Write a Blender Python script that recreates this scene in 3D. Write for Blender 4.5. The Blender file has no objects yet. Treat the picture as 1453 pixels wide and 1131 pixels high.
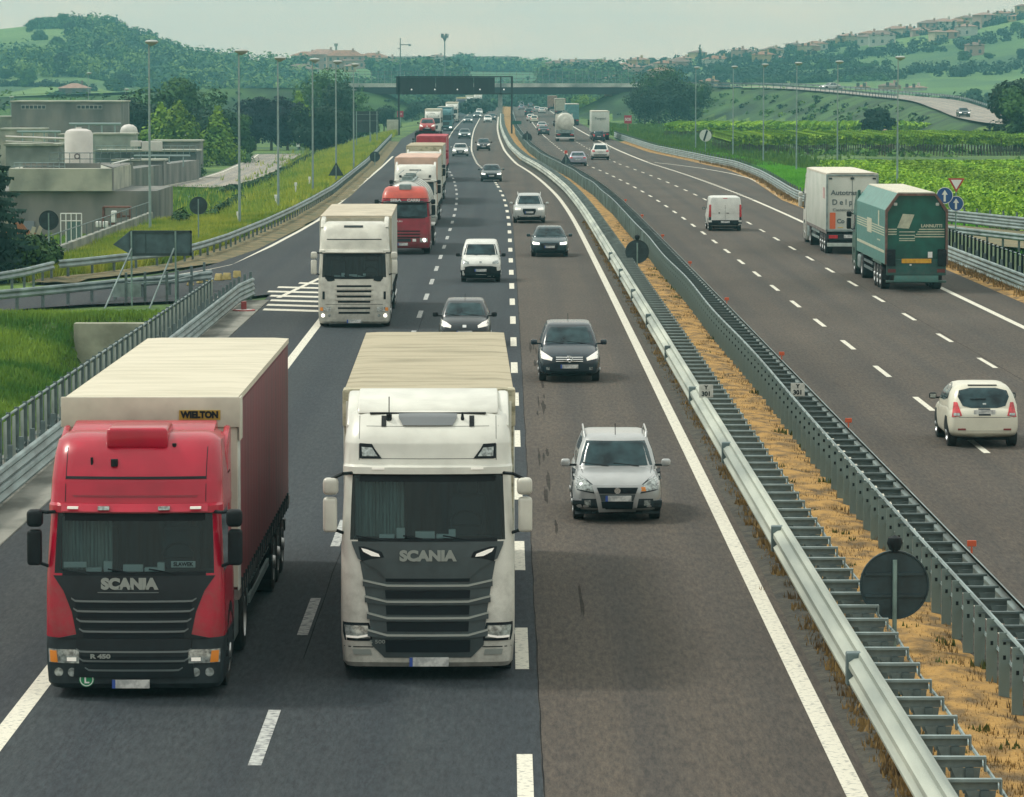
import bpy, bmesh, math, random
from mathutils import Vector, Matrix
from mathutils.bvhtree import BVHTree
from mathutils import noise as mnoise
R = math.radians
sc = bpy.context.scene
COL = sc.collection
random.seed(11)

# ------------------------------------------------------------------ camera, sky, sun
H, F, HOR = 8.6, 5770.0, 112.0              # eye height, focal length and horizon row in photograph pixels
PITCH = math.atan((565.5 - HOR) / F)
cam_d = bpy.data.cameras.new('camera')
cam = bpy.data.objects.new('camera', cam_d); COL.objects.link(cam)
cam.location = (0, 0, H); cam.rotation_euler = (math.pi / 2 - PITCH, 0, 0)
cam_d.sensor_fit = 'HORIZONTAL'; cam_d.sensor_width = 36; cam_d.lens = 36 * F / 1453
cam_d.clip_start = 1; cam_d.clip_end = 12000
sc.camera = cam
sc.view_settings.view_transform = 'Standard'; sc.view_settings.look = 'None'
sc.view_settings.gamma = 1; sc.view_settings.use_curve_mapping = False
sc.view_settings.exposure = 0.0
SUN_EL, SUN_AZ = 52, -62                      # azimuth: degrees from +Y, negative = to the left
w = bpy.data.worlds.new('World'); sc.world = w; w.use_nodes = True
nt = w.node_tree; nt.nodes.clear()
out = nt.nodes.new('ShaderNodeOutputWorld'); bg = nt.nodes.new('ShaderNodeBackground')
sky = nt.nodes.new('ShaderNodeTexSky'); sky.sky_type = 'NISHITA'; sky.sun_disc = False
sky.sun_elevation = R(SUN_EL); sky.sun_rotation = R(SUN_AZ); sky.air_density = 1.5; sky.dust_density = 4
tc = nt.nodes.new('ShaderNodeTexCoord'); sep = nt.nodes.new('ShaderNodeSeparateXYZ')
nt.links.new(tc.outputs['Generated'], sep.inputs[0])
mp = nt.nodes.new('ShaderNodeMapping'); mp.inputs['Scale'].default_value = (14, 14, 70)
nt.links.new(tc.outputs['Generated'], mp.inputs[0])
cn = nt.nodes.new('ShaderNodeTexNoise'); cn.inputs['Scale'].default_value = 1.3; cn.inputs['Detail'].default_value = 3
nt.links.new(mp.outputs[0], cn.inputs[0])
el = nt.nodes.new('ShaderNodeMapRange'); el.inputs['From Min'].default_value = 0; el.inputs['From Max'].default_value = .8
el.inputs['To Min'].default_value = 8.7; el.inputs['To Max'].default_value = 12.3
nt.links.new(sep.outputs[2], el.inputs[0])
cr = nt.nodes.new('ShaderNodeValToRGB'); cr.color_ramp.elements[0].position = .35; cr.color_ramp.elements[1].position = .68
cr.color_ramp.elements[0].color = (.88, .93, .88, 1); cr.color_ramp.elements[1].color = (1.04, 1.0, .88, 1)
nt.links.new(cn.outputs[0], cr.inputs[0])
vm = nt.nodes.new('ShaderNodeVectorMath'); vm.operation = 'SCALE'
hr = nt.nodes.new('ShaderNodeValToRGB'); hr.color_ramp.elements[0].color = (1.30, 1.04, .86, 1); hr.color_ramp.elements[1].position = .22; hr.color_ramp.elements[1].color = (1, 1, 1, 1)
nt.links.new(sep.outputs[2], hr.inputs[0]); hm = nt.nodes.new('ShaderNodeMixRGB'); hm.blend_type = 'MULTIPLY'; hm.inputs[0].default_value = 1
nt.links.new(cr.outputs[0], hm.inputs[1]); nt.links.new(hr.outputs[0], hm.inputs[2])
nt.links.new(hm.outputs[0], vm.inputs[0]); nt.links.new(el.outputs[0], vm.inputs['Scale'])
mx = nt.nodes.new('ShaderNodeMixRGB'); mx.inputs[0].default_value = .93      # cloud cover over the clear sky
nt.links.new(sky.outputs[0], mx.inputs[1]); nt.links.new(vm.outputs[0], mx.inputs[2])
nt.links.new(mx.outputs[0], bg.inputs[0]); bg.inputs[1].default_value = .10
nt.links.new(bg.outputs[0], out.inputs[0])
sd = bpy.data.lights.new('sun', 'SUN'); sd.energy = 2.0; sd.angle = R(10); sd.color = (1, .95, .84)
so = bpy.data.objects.new('sun', sd); COL.objects.link(so)
dv = Vector((math.sin(R(SUN_AZ)) * math.cos(R(SUN_EL)), math.cos(R(SUN_AZ)) * math.cos(R(SUN_EL)), math.sin(R(SUN_EL))))
so.rotation_euler = dv.to_track_quat('Z', 'Y').to_euler()
sc.cycles.max_bounces = 5; sc.cycles.diffuse_bounces = 2; sc.cycles.glossy_bounces = 2
sc.cycles.transmission_bounces = 3; sc.cycles.transparent_max_bounces = 6; sc.cycles.volume_bounces = 0
sc.cycles.use_adaptive_sampling = True; sc.cycles.adaptive_threshold = .02
sc.cycles.caustics_reflective = False; sc.cycles.caustics_refractive = False

def at(px, py, z=0.0):
    """world point at height z seen at photograph pixel (px, py)"""
    d = Vector(((px - 726.5) / F, (565.5 - py) / F, -1.0))
    d.rotate(cam.rotation_euler)
    t = (z - H) / d.z
    return Vector((d.x * t, d.y * t, z))
def atY(px, py, Y):
    """world point on the plane y = Y"""
    d = Vector(((px - 726.5) / F, (565.5 - py) / F, -1.0)); d.rotate(cam.rotation_euler)
    t = Y / d.y
    return Vector((d.x * t, Y, H + d.z * t))

# lateral swing of the carriageways with distance
_S = [(-200, 0), (0, 0), (230, 0), (290, -.3), (333, -.95), (371, -1.8), (395, -2.5), (415, -3.1), (483, -4.2), (527, -4.6), (600, -5.1), (720, -5.6), (1000, -5.8), (4000, -5.8)]
def S(Y):
    for i in range(len(_S) - 1):
        if _S[i][0] <= Y <= _S[i + 1][0]:
            (x0, y0), (x1, y1) = _S[i], _S[i + 1]
            def sl(j):
                if j <= 0 or j >= len(_S) - 1: return 0
                return (_S[j + 1][1] - _S[j - 1][1]) / (_S[j + 1][0] - _S[j - 1][0])
            h = x1 - x0; t = (Y - x0) / h; m0, m1 = sl(i) * h, sl(i + 1) * h
            return (2*t**3 - 3*t*t + 1) * y0 + (t**3 - 2*t*t + t) * m0 + (-2*t**3 + 3*t*t) * y1 + (t**3 - t*t) * m1
    return _S[-1][1]
def road(u, Y): return u + S(Y) - .001646 * Y
def lerp(tab, x):
    if x <= tab[0][0]: return tab[0][1]
    for (a, b), (c, d) in zip(tab, tab[1:]):
        if x <= c: return b + (d - b) * (x - a) / (c - a)
    return tab[-1][1]

# ------------------------------------------------------------------ materials
MATS = {}
def mat(name, col, rough=.6, metal=0, var=.0, scale=3, detail=5, bump=0, bscale=None, col2=None, emit=0, coat=0, spec=.5, stretch=None, lo=.35, hi=.65):
    if name in MATS: return MATS[name]
    m = bpy.data.materials.new(name); m.use_nodes = True; MATS[name] = m
    n = m.node_tree; b = n.nodes['Principled BSDF']
    b.inputs['Roughness'].default_value = rough; b.inputs['Metallic'].default_value = metal
    b.inputs['Specular IOR Level'].default_value = spec; b.inputs['Coat Weight'].default_value = coat; b.inputs['Coat Roughness'].default_value = .08
    c = (*col, 1)
    b.inputs['Base Color'].default_value = c
    if emit:
        b.inputs['Emission Color'].default_value = c; b.inputs['Emission Strength'].default_value = emit
    if var or col2 or bump:
        t = n.nodes.new('ShaderNodeTexCoord'); mpn = n.nodes.new('ShaderNodeMapping')
        n.links.new(t.outputs['Object'], mpn.inputs[0])
        if stretch: mpn.inputs['Scale'].default_value = stretch
    if var or col2:
        no = n.nodes.new('ShaderNodeTexNoise'); no.inputs['Scale'].default_value = scale; no.inputs['Detail'].default_value = detail
        n.links.new(mpn.outputs[0], no.inputs[0])
        r = n.nodes.new('ShaderNodeValToRGB'); r.color_ramp.elements[0].position = lo; r.color_ramp.elements[1].position = hi
        c2 = col2 or tuple(v * (1 - var) for v in col)
        r.color_ramp.elements[0].color = (*c2, 1); r.color_ramp.elements[1].color = c if col2 else (*[min(1, v * (1 + var)) for v in col], 1)
        n.links.new(no.outputs[0], r.inputs[0]); n.links.new(r.outputs[0], b.inputs['Base Color'])
    if bump:
        n2 = n.nodes.new('ShaderNodeTexNoise'); n2.inputs['Scale'].default_value = bscale or scale * 6; n2.inputs['Detail'].default_value = 4
        n.links.new(mpn.outputs[0], n2.inputs[0])
        bp = n.nodes.new('ShaderNodeBump'); bp.inputs['Strength'].default_value = min(1, bump); bp.inputs['Distance'].default_value = .05
        n.links.new(n2.outputs[0], bp.inputs['Height']); n.links.new(bp.outputs[0], b.inputs['Normal'])
    return m
def paint(name, col, rough=.32, dirt=.10, metal=0, grime=(.28, .62, .6)):
    """vehicle paint with road grime"""
    if 'paint_' + name in MATS: return MATS['paint_' + name]
    m = mat('paint_' + name, col, rough, metal, var=dirt, scale=2.2, detail=7, coat=.2, spec=.4); n = m.node_tree; b = n.nodes['Principled BSDF']; L = n.links.new
    src = b.inputs['Base Color'].links[0].from_socket; t = n.nodes.new('ShaderNodeTexCoord'); sx = n.nodes.new('ShaderNodeSeparateXYZ'); L(t.outputs['Object'], sx.inputs[0])
    q = n.nodes.new('ShaderNodeTexNoise'); q.inputs['Scale'].default_value = 5; q.inputs['Detail'].default_value = 8; q.inputs['Roughness'].default_value = .7; L(t.outputs['Object'], q.inputs[0])
    a = n.nodes.new('ShaderNodeMath'); a.operation = 'MULTIPLY_ADD'; a.inputs[1].default_value = -grime[0]; L(sx.outputs[2], a.inputs[0]); L(q.outputs[0], a.inputs[2])
    r = n.nodes.new('ShaderNodeValToRGB'); r.color_ramp.elements[0].position = .08; r.color_ramp.elements[0].color = (0, 0, 0, 1); r.color_ramp.elements[1].position = grime[1]; r.color_ramp.elements[1].color = (grime[2],) * 3 + (1,); L(a.outputs[0], r.inputs[0])
    k = n.nodes.new('ShaderNodeMixRGB'); L(r.outputs[0], k.inputs[0]); L(src, k.inputs[1]); k.inputs[2].default_value = (.11, .105, .09, 1); L(k.outputs[0], b.inputs['Base Color'])
    return m
def asphalt(name, col, track=1.0):
    m = bpy.data.materials.new(name); m.use_nodes = True; n = m.node_tree; b = n.nodes['Principled BSDF']; L = n.links.new
    b.inputs['Roughness'].default_value = .88; b.inputs['Specular IOR Level'].default_value = .3
    t = n.nodes.new('ShaderNodeTexCoord')
    def noise(scale, st, det=5, rough=.6):
        mm = n.nodes.new('ShaderNodeMapping'); mm.inputs['Scale'].default_value = st; L(t.outputs['Object'], mm.inputs[0])
        q = n.nodes.new('ShaderNodeTexNoise'); q.inputs['Scale'].default_value = scale; q.inputs['Detail'].default_value = det; q.inputs['Roughness'].default_value = rough
        L(mm.outputs[0], q.inputs[0]); return q
    def ramp(src, p0, c0, p1, c1):
        r = n.nodes.new('ShaderNodeValToRGB'); r.color_ramp.elements[0].position = p0; r.color_ramp.elements[1].position = p1
        r.color_ramp.elements[0].color = (*c0, 1); r.color_ramp.elements[1].color = (*c1, 1); L(src, r.inputs[0]); return r
    def mul(a, c, f=1):
        k = n.nodes.new('ShaderNodeMixRGB'); k.blend_type = 'MULTIPLY'; k.inputs[0].default_value = f; L(a, k.inputs[1]); L(c, k.inputs[2]); return k
    g = ramp(noise(.18, (1, .35, 1), 6).outputs[0], .35, tuple(v * .86 for v in col), .65, tuple(v * 1.14 for v in col))
    s = ramp(noise(1.6, (1, .02, 1), 4).outputs[0], .3, (.84, .85, .88), .7, (1.06, 1.04, 1.0))
    f = ramp(noise(13, (1, .13, 1), 3, .9).outputs[0], .36, (.45, .48, .52), .66, (1.65, 1.6, 1.52))
    k = mul(mul(g.outputs[0], s.outputs[0], track).outputs[0], f.outputs[0], .7)
    st = ramp(noise(.9, (1.4, .10, 1), 8, .75).outputs[0], .60, (1, 1, 1), .70, (.55, .57, .60))
    k = mul(k.outputs[0], st.outputs[0], .8)
    # polished wheel tracks along the lanes
    sx = n.nodes.new('ShaderNodeSeparateXYZ'); L(t.outputs['Object'], sx.inputs[0])
    a1 = n.nodes.new('ShaderNodeMath'); a1.operation = 'MULTIPLY_ADD'; a1.inputs[1].default_value = .0016; L(sx.outputs[1], a1.inputs[0]); L(sx.outputs[0], a1.inputs[2])
    a2 = n.nodes.new('ShaderNodeMath'); a2.operation = 'MULTIPLY_ADD'; a2.inputs[1].default_value = 2 * math.pi / 1.78; a2.inputs[2].default_value = 1.2; L(a1.outputs[0], a2.inputs[0])
    a3 = n.nodes.new('ShaderNodeMath'); a3.operation = 'SINE'; L(a2.outputs[0], a3.inputs[0])
    a4 = n.nodes.new('ShaderNodeMath'); a4.operation = 'MULTIPLY'; L(a3.outputs[0], a4.inputs[0]); L(noise(.25, (1, .1, 1), 4).outputs[0], a4.inputs[1])
    wt = ramp(a4.outputs[0], .0, (1.05, 1.03, 1.0), .5, (.80, .83, .87)); k = mul(k.outputs[0], wt.outputs[0], .8)
    L(k.outputs[0], b.inputs['Base Color'])
    bp = n.nodes.new('ShaderNodeBump'); bp.inputs['Strength'].default_value = .35; bp.inputs['Distance'].default_value = .01
    L(noise(45, (1, 1, 1), 2).outputs[0], bp.inputs['Height']); L(bp.outputs[0], b.inputs['Normal'])
    return m
def glass(name, tint=(.55, .75, .75), mixf=.25):
    m = bpy.data.materials.new(name); m.use_nodes = True; n = m.node_tree; n.nodes.clear()
    o = n.nodes.new('ShaderNodeOutputMaterial'); a = n.nodes.new('ShaderNodeBsdfTransparent'); g = n.nodes.new('ShaderNodeBsdfGlossy')
    a.inputs[0].default_value = (*tint, 1); g.inputs['Roughness'].default_value = .03; g.inputs[0].default_value = (.8, .95, .95, 1)
    fr = n.nodes.new('ShaderNodeFresnel'); fr.inputs[0].default_value = 1.42; ad = n.nodes.new('ShaderNodeMath'); ad.inputs[1].default_value = mixf * .1
    mi = n.nodes.new('ShaderNodeMixShader'); n.links.new(fr.outputs[0], ad.inputs[0]); n.links.new(ad.outputs[0], mi.inputs[0])
    n.links.new(a.outputs[0], mi.inputs[1]); n.links.new(g.outputs[0], mi.inputs[2]); n.links.new(mi.outputs[0], o.inputs[0]); MATS[name] = m; return m

M_BLACK = mat('black_plastic', (.010, .015, .018), .6, var=.25, scale=4, spec=.2)
M_DARK = mat('dark_plastic', (.024, .034, .039), .5, var=.25, scale=5, spec=.25)
M_TYRE = mat('tyre_rubber', (.02, .022, .023), .85, var=.3, scale=6)
M_RIM = mat('rim_metal', (.45, .47, .47), .35, .8, var=.2, scale=6)
M_CHROME = mat('chrome', (.7, .73, .72), .2, .9)
M_WIN = mat('tinted_glass', (.004, .014, .019), .06, 0, col2=(.028, .065, .075), scale=2.6, detail=6, spec=.3)
M_LAMP = mat('lamp_glass', (.30, .34, .33), .15, .3, var=.55, scale=16, coat=.6)
M_LIT = mat('lit_headlamp', (1, .97, .86), .3, emit=1.7)
M_LITW = mat('dim_headlamp', (.75, .73, .66), .3, emit=.35, col2=None)
M_AMBER = mat('amber_lens', (.75, .25, .03), .3)
M_RED = mat('red_lens', (.5, .02, .03), .25, coat=.5, var=.3, scale=14)
M_PLATE = mat('number_plate', (.62, .64, .62), .5, col2=(.36, .38, .38), scale=9, lo=.42, hi=.58)
M_BLUE = mat('plate_blue', (.03, .08, .35), .5)
M_GALV = mat('galvanised_steel', (.22, .285, .285), .5, .25, var=.3, scale=2.5, stretch=(1, .3, 1))
M_GALVD = mat('weathered_steel', (.11, .155, .16), .55, .15, var=.28, scale=3)
M_WHITEM = mat('road_marking', (.68, .66, .56), .8, col2=(.26, .27, .25), scale=11, detail=9, lo=.30, hi=.47)
M_WORN = mat('worn_marking', (.46, .48, .46), .8, col2=(.16, .17, .18), scale=9, detail=7, lo=.36, hi=.56)
M_CONC = mat('concrete', (.27, .27, .24), .85, col2=(.13, .135, .125), scale=1.2, detail=8, bump=.3, lo=.3, hi=.62)

# ------------------------------------------------------------------ mesh building
class MB:
    def __init__(s): s.v = []; s.f = []; s.m = []
    def add(s, vs, fs, mi=0):
        o = len(s.v); s.v += [tuple(p) for p in vs]; s.f += [tuple(i + o for i in f) for f in fs]; s.m += [mi] * len(fs); return s
    def box(s, x0, x1, y0, y1, z0, z1, mi=0, M=None):
        vs = [Vector((x, y, z)) for z in (z0, z1) for y in (y0, y1) for x in (x0, x1)]
        if M is not None: vs = [M @ p for p in vs]
        return s.add(vs, [(0, 2, 3, 1), (4, 5, 7, 6), (0, 1, 5, 4), (2, 6, 7, 3), (0, 4, 6, 2), (1, 3, 7, 5)], mi)
    def cyl(s, p, q, r, n=10, mi=0, r2=None, cap=True):
        p, q = Vector(p), Vector(q); d = (q - p).normalized(); a = d.orthogonal().normalized(); b = d.cross(a); r2 = r if r2 is None else r2
        vs = [p + (a * math.cos(t) + b * math.sin(t)) * r for t in [2 * math.pi * i / n for i in range(n)]] + \
             [q + (a * math.cos(t) + b * math.sin(t)) * r2 for t in [2 * math.pi * i / n for i in range(n)]]
        fs = [(i, (i + 1) % n, n + (i + 1) % n, n + i) for i in range(n)]
        if cap: fs += [tuple(range(n - 1, -1, -1)), tuple(range(n, 2 * n))]
        return s.add(vs, fs, mi)
    def tube(s, pts, r, n=6, mi=0):
        for a, b in zip(pts, pts[1:]): s.cyl(a, b, r, n, mi)
        return s
    def lathe(s, prof, n=24, axis='x', mi=0, c=(0, 0, 0)):
        """prof: (axial, radius) pairs"""
        vs = []
        for a, r in prof:
            for i in range(n):
                t = 2 * math.pi * i / n; p = (a, r * math.cos(t), r * math.sin(t)) if axis == 'x' else ((r * math.cos(t), a, r * math.sin(t)) if axis == 'y' else (r * math.cos(t), r * math.sin(t), a))
                vs.append((p[0] + c[0], p[1] + c[1], p[2] + c[2]))
        fs = [(j * n + i, j * n + (i + 1) % n, (j + 1) * n + (i + 1) % n, (j + 1) * n + i) for j in range(len(prof) - 1) for i in range(n)]
        return s.add(vs, fs, mi)
    def prism(s, pts, h, axis='y', mi=0):
        """pts: outline polygon in the plane, extruded from h[0] to h[1] along axis"""
        def P(a, b, c): return (a, c, b) if axis == 'y' else ((c, a, b) if axis == 'x' else (a, b, c))
        n = len(pts); vs = [P(a, b, h[0]) for a, b in pts] + [P(a, b, h[1]) for a, b in pts]
        return s.add(vs, [tuple(range(n)), tuple(range(2 * n - 1, n - 1, -1))] + [(i, (i + 1) % n, n + (i + 1) % n, n + i) for i in range(n)], mi)
    def strip(s, A, B, mi=0):
        n = len(A); return s.add(list(A) + list(B), [(i, i + 1, n + i + 1, n + i) for i in range(n - 1)], mi)
    def build(s, name, mats, parent=None, smooth=None, bevel=0, loc=None, fix=True, seg=2):
        me = bpy.data.meshes.new(name); me.from_pydata(s.v, [], s.f)
        for m in (mats if isinstance(mats, (list, tuple)) else [mats]): me.materials.append(m)
        if any(s.m): me.polygons.foreach_set('material_index', s.m)
        if fix:
            bm = bmesh.new(); bm.from_mesh(me); bmesh.ops.recalc_face_normals(bm, faces=bm.faces)
            if bevel:
                es = [e for e in bm.edges if len(e.link_faces) == 2 and e.calc_face_angle(0) > .6]
                bmesh.ops.bevel(bm, geom=es, offset=bevel, segments=seg, affect='EDGES', profile=.5, clamp_overlap=True)
            bm.to_mesh(me); bm.free()
        if smooth is not None:
            me.polygons.foreach_set('use_smooth', [True] * len(me.polygons)); me.set_sharp_from_angle(angle=R(smooth))
        me.update()
        o = bpy.data.objects.new(name, me); COL.objects.link(o)
        if parent is not None: o.parent = parent
        if loc is not None: o.location = loc
        return o
def tag(o, label, cat, group=None):
    o['label'] = label; o['category'] = cat
    if group: o['group'] = group
    return o
def thing(name, label, cat, loc=(0, 0, 0), rz=0, group=None):
    o = bpy.data.objects.new(name, None); COL.objects.link(o); o.location = loc; o.rotation_euler = (0, 0, rz)
    o.empty_display_size = .3
    return tag(o, label, cat, group)
def struct(o, kind='structure'): o['kind'] = kind; return o
def copy_tree(o, parent=None):
    c = o.copy(); COL.objects.link(c)
    if parent is not None: c.parent = parent
    for ch in list(o.children): copy_tree(ch, c)
    return c
def repaint(o, table):
    """give one copy its own paint: object-level material slots"""
    for x in [o] + list(o.children_recursive):
        if x.type != 'MESH': continue
        for sl in x.material_slots:
            if sl.material and sl.material.name in table:
                t = table[sl.material.name]; sl.link = 'OBJECT'; sl.material = t
def text(s, size, loc, m, parent, rot=(math.pi / 2, 0, 0), bold=.0, width=None, name='lettering', depth=.006, align='CENTER'):
    c = bpy.data.curves.new(name, 'FONT'); c.body = s; c.size = size; c.extrude = depth; c.offset = bold; c.align_x = align; c.align_y = 'CENTER'; c.resolution_u = 4
    t = bpy.data.objects.new('tmp', c); COL.objects.link(t)
    bpy.context.view_layer.update()
    me = bpy.data.meshes.new_from_object(t.evaluated_get(bpy.context.evaluated_depsgraph_get()))
    wd = t.dimensions.x; COL.objects.unlink(t); bpy.data.objects.remove(t)
    me.materials.clear(); me.materials.append(m)
    o = bpy.data.objects.new(name, me); COL.objects.link(o); o.parent = parent; o.location = loc; o.rotation_euler = rot
    if width: o.scale = (width / max(wd, .01), 1, 1)
    return o

def stack(levels, nc=4, nf=8, ns=6, key=None):
    """loft of rounded sections. level: (z, w, yf, yr, rf, rr, b). key(level, segment, centre) names the mesh a face goes to"""
    secs = []
    for (z, w_, yf, yr, rf, rr, b) in levels:
        p = []
        for i in range(nf + 1):
            x = -(w_ - rf) + 2 * (w_ - rf) * i / nf; p.append((x, yf + b * (x / w_) ** 2))
        ye = yf + b * ((w_ - rf) / w_) ** 2; cy = ye + rf
        for i in range(1, nc + 1):
            t = math.pi / 2 * i / nc; p.append((w_ - rf + rf * math.sin(t), cy - rf * math.cos(t)))
        for i in range(1, ns + 1): p.append((w_, cy + (yr - rr - cy) * i / ns))
        for i in range(1, nc + 1):
            t = math.pi / 2 * i / nc; p.append((w_ - rr + rr * math.cos(t), yr - rr + rr * math.sin(t)))
        for i in range(1, 5): p.append(((w_ - rr) * (1 - 2 * i / 4), yr))
        for i in range(1, nc + 1):
            t = math.pi / 2 * i / nc; p.append((-(w_ - rr) - rr * math.sin(t), yr - rr + rr * math.cos(t)))
        for i in range(1, ns + 1): p.append((-w_, yr - rr - (yr - rr - cy) * i / ns))
        for i in range(1, nc): 
            t = math.pi / 2 * i / nc; p.append((-(w_ - rf) - rf * math.cos(t), cy - rf * math.sin(t)))
        secs.append([(x, y, z) for x, y in p])
    n = len(secs[0]); allv = [v for s_ in secs for v in s_]
    out = {}
    def put(k, f):
        out.setdefault(k, []).append(f)
    for j in range(len(secs) - 1):
        for i in range(n):
            f = (j * n + i, j * n + (i + 1) % n, (j + 1) * n + (i + 1) % n, (j + 1) * n + i)
            c = sum((Vector(allv[q]) for q in f), Vector()) / 4
            put(key(j, i, c) if key else 'body', f)
    put('body', tuple(range(n - 1, -1, -1)))
    put('body', tuple((len(secs) - 1) * n + i for i in range(n)))
    res = {}
    for k, fs in out.items():
        used = sorted({q for f in fs for q in f}); idx = {q: i for i, q in enumerate(used)}
        mb = MB(); mb.add([allv[q] for q in used], [tuple(idx[q] for q in f) for f in fs]); res[k] = mb
    full = MB(); full.add(allv, [f for fs in out.values() for f in fs]); res['_all'] = full
    return res
def bvh_of(*objs):
    vs, fs = [], []
    for o in objs:
        k = len(vs); me = o.data if hasattr(o, 'data') else None
        if me is None: vs += o.v; fs += [tuple(i + k for i in f) for f in o.f]
        else: vs += [v.co.copy() for v in me.vertices]; fs += [tuple(i + k for i in p.vertices) for p in me.polygons]
    return BVHTree.FromPolygons([Vector(v) for v in vs], fs)
def panel(bv, rows, m, name, parent, axis='-y', off=.008, nu=8, nv=3, thick=.02, mirror=False, smooth=40, build=True):
    """a panel draped on a surface. rows: polylines (lists of 2-D points, same length), or (v, a0, a1)"""
    if mirror is True and build:
        o1 = panel(bv, rows, m, name, parent, axis, off, nu, nv, thick, (1,), smooth); panel(bv, rows, m, name, parent, axis, off, nu, nv, thick, (-1,), smooth)
        return o1
    mb = MB()
    for sg in (mirror if isinstance(mirror, tuple) else (1, -1) if mirror else (1,)):
        rr = []
        for r_ in rows:
            if len(r_) == 3 and not isinstance(r_[0], tuple): r_ = [(r_[1], r_[0]), (r_[2], r_[0])]
            rr.append([(a * (sg if axis != '-x' and axis != '+x' else 1), b) for a, b in r_])
        def samp(poly, t):
            k = t * (len(poly) - 1); i = min(int(k), len(poly) - 2); q = k - i
            return (poly[i][0] + (poly[i + 1][0] - poly[i][0]) * q, poly[i][1] + (poly[i + 1][1] - poly[i][1]) * q)
        NV = nv * (len(rr) - 1); g = []
        for j in range(NV + 1):
            k = j / nv; i = min(int(k), len(rr) - 2); q = k - i
            for a in range(nu + 1):
                p0, p1 = samp(rr[i], a / nu), samp(rr[i + 1], a / nu)
                g.append((p0[0] + (p1[0] - p0[0]) * q, p0[1] + (p1[1] - p0[1]) * q))
        ax = axis
        if ax == '+x' and sg < 0: ax = '-x'
        elif ax == '-x' and sg < 0: ax = '+x'
        D = {'-y': Vector((0, 1, 0)), '+y': Vector((0, -1, 0)), '+x': Vector((-1, 0, 0)), '-x': Vector((1, 0, 0)), '+z': Vector((0, 0, -1))}[ax]
        pts, last = [], None
        for a, b in g:
            o = {'y': Vector((a, 0, b)), 'x': Vector((0, a, b)), 'z': Vector((a, b, 0))}[ax[1]] - D * 40
            h = bv.ray_cast(o, D)
            if h[0] is None:
                h0 = bv.find_nearest(o + D * (40 if last is None else (last - o).dot(D)))
                p = o + D * ((h0[0] - o).dot(D)); h = (p,)
            last = h[0]; pts.append(h[0])
        up = [p - D * off for p in pts]; n1 = nu + 1
        fs = [(j * n1 + i, j * n1 + i + 1, (j + 1) * n1 + i + 1, (j + 1) * n1 + i) for j in range(NV) for i in range(nu)]
        if (D.y > 0) == (sg > 0): pass
        ring = [i for i in range(nu + 1)] + [j * n1 + nu for j in range(1, NV + 1)] + [NV * n1 + i for i in range(nu - 1, -1, -1)] + [j * n1 for j in range(NV - 1, 0, -1)]
        k = len(up); low = [up[i] + D * (off + thick) for i in ring]
        fs += [(ring[i], ring[(i + 1) % len(ring)], k + (i + 1) % len(ring), k + i) for i in range(len(ring))]
        mb.add(up + low, fs)
    if not build: return mb
    return mb.build(name, m, parent, smooth)
# ------------------------------------------------------------------ land
RAMP_R = [(580, 197, 7.0), ]
_path_r = [(31, 935, 7.0), (46, 915, 6.9), (58, 895, 6.7), (69, 855, 5.9), (75, 800, 5.1), (76.5, 740, 4.6), (75, 680, 3.5), (73, 620, 2.45), (77, 585, 1.8), (92, 560, 1.2), (135, 545, .6)]
_path_l = [(-37, 935, 7.0), (-70, 938, 6.6), (-120, 945, 4.6), (-190, 955, 2.0)]
def near_path(path, X, Y):
    best = (1e9, 0)
    for (x0, y0, z0), (x1, y1, z1) in zip(path, path[1:]):
        dx, dy = x1 - x0, y1 - y0; t = max(0, min(1, ((X - x0) * dx + (Y - y0) * dy) / (dx * dx + dy * dy)))
        d = math.hypot(X - x0 - dx * t, Y - y0 - dy * t)
        if d < best[0]: best = (d, z0 + (z1 - z0) * t)
    return best
_outer = [(146, -40), (158, -23), (160, -20.4), (175.6, -19.8), (181, -17.8), (191, -15.3), (206, -14.4), (250, -13.4), (300, -13.2), (400, road(-10.9, 400)), (581, road(-11.2, 581)), (2600, road(-11.2, 2600))]
def rail_left(Y): return lerp(_outer, Y)
_redge = [(0, 20.7), (290, 20.9), (304, 21.4), (350, 23.3), (390, 24.4), (430, 23.6), (480, 22.0), (583, 21.2), (2600, 21)]
def redge(Y): return lerp(_redge, Y)
def sm(a, b, x):
    t = max(0, min(1, (x - a) / (b - a))); return t * t * (3 - 2 * t)
_rr = [(-300, 14), (-60, 13.5), (20, 12), (50, 13.5), (71, 16.5), (95, 19), (116, 21), (157, 25), (192, 29.5), (226, 33.5), (252, 39.5), (310, 48), (500, 62)]
_rl = [(-700, 40), (-430, 35), (-252, 33), (-238, 34.5), (-217, 35), (-193, 33), (-182, 27.5), (-168, 22), (-148, 18.5), (-125, 16.5), (-113, 14.5), (-90, 13), (-50, 15), (60, 14)]
def ridge(X): return (lerp(_rr, X) if X > -20 else lerp(_rl, X))
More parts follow.
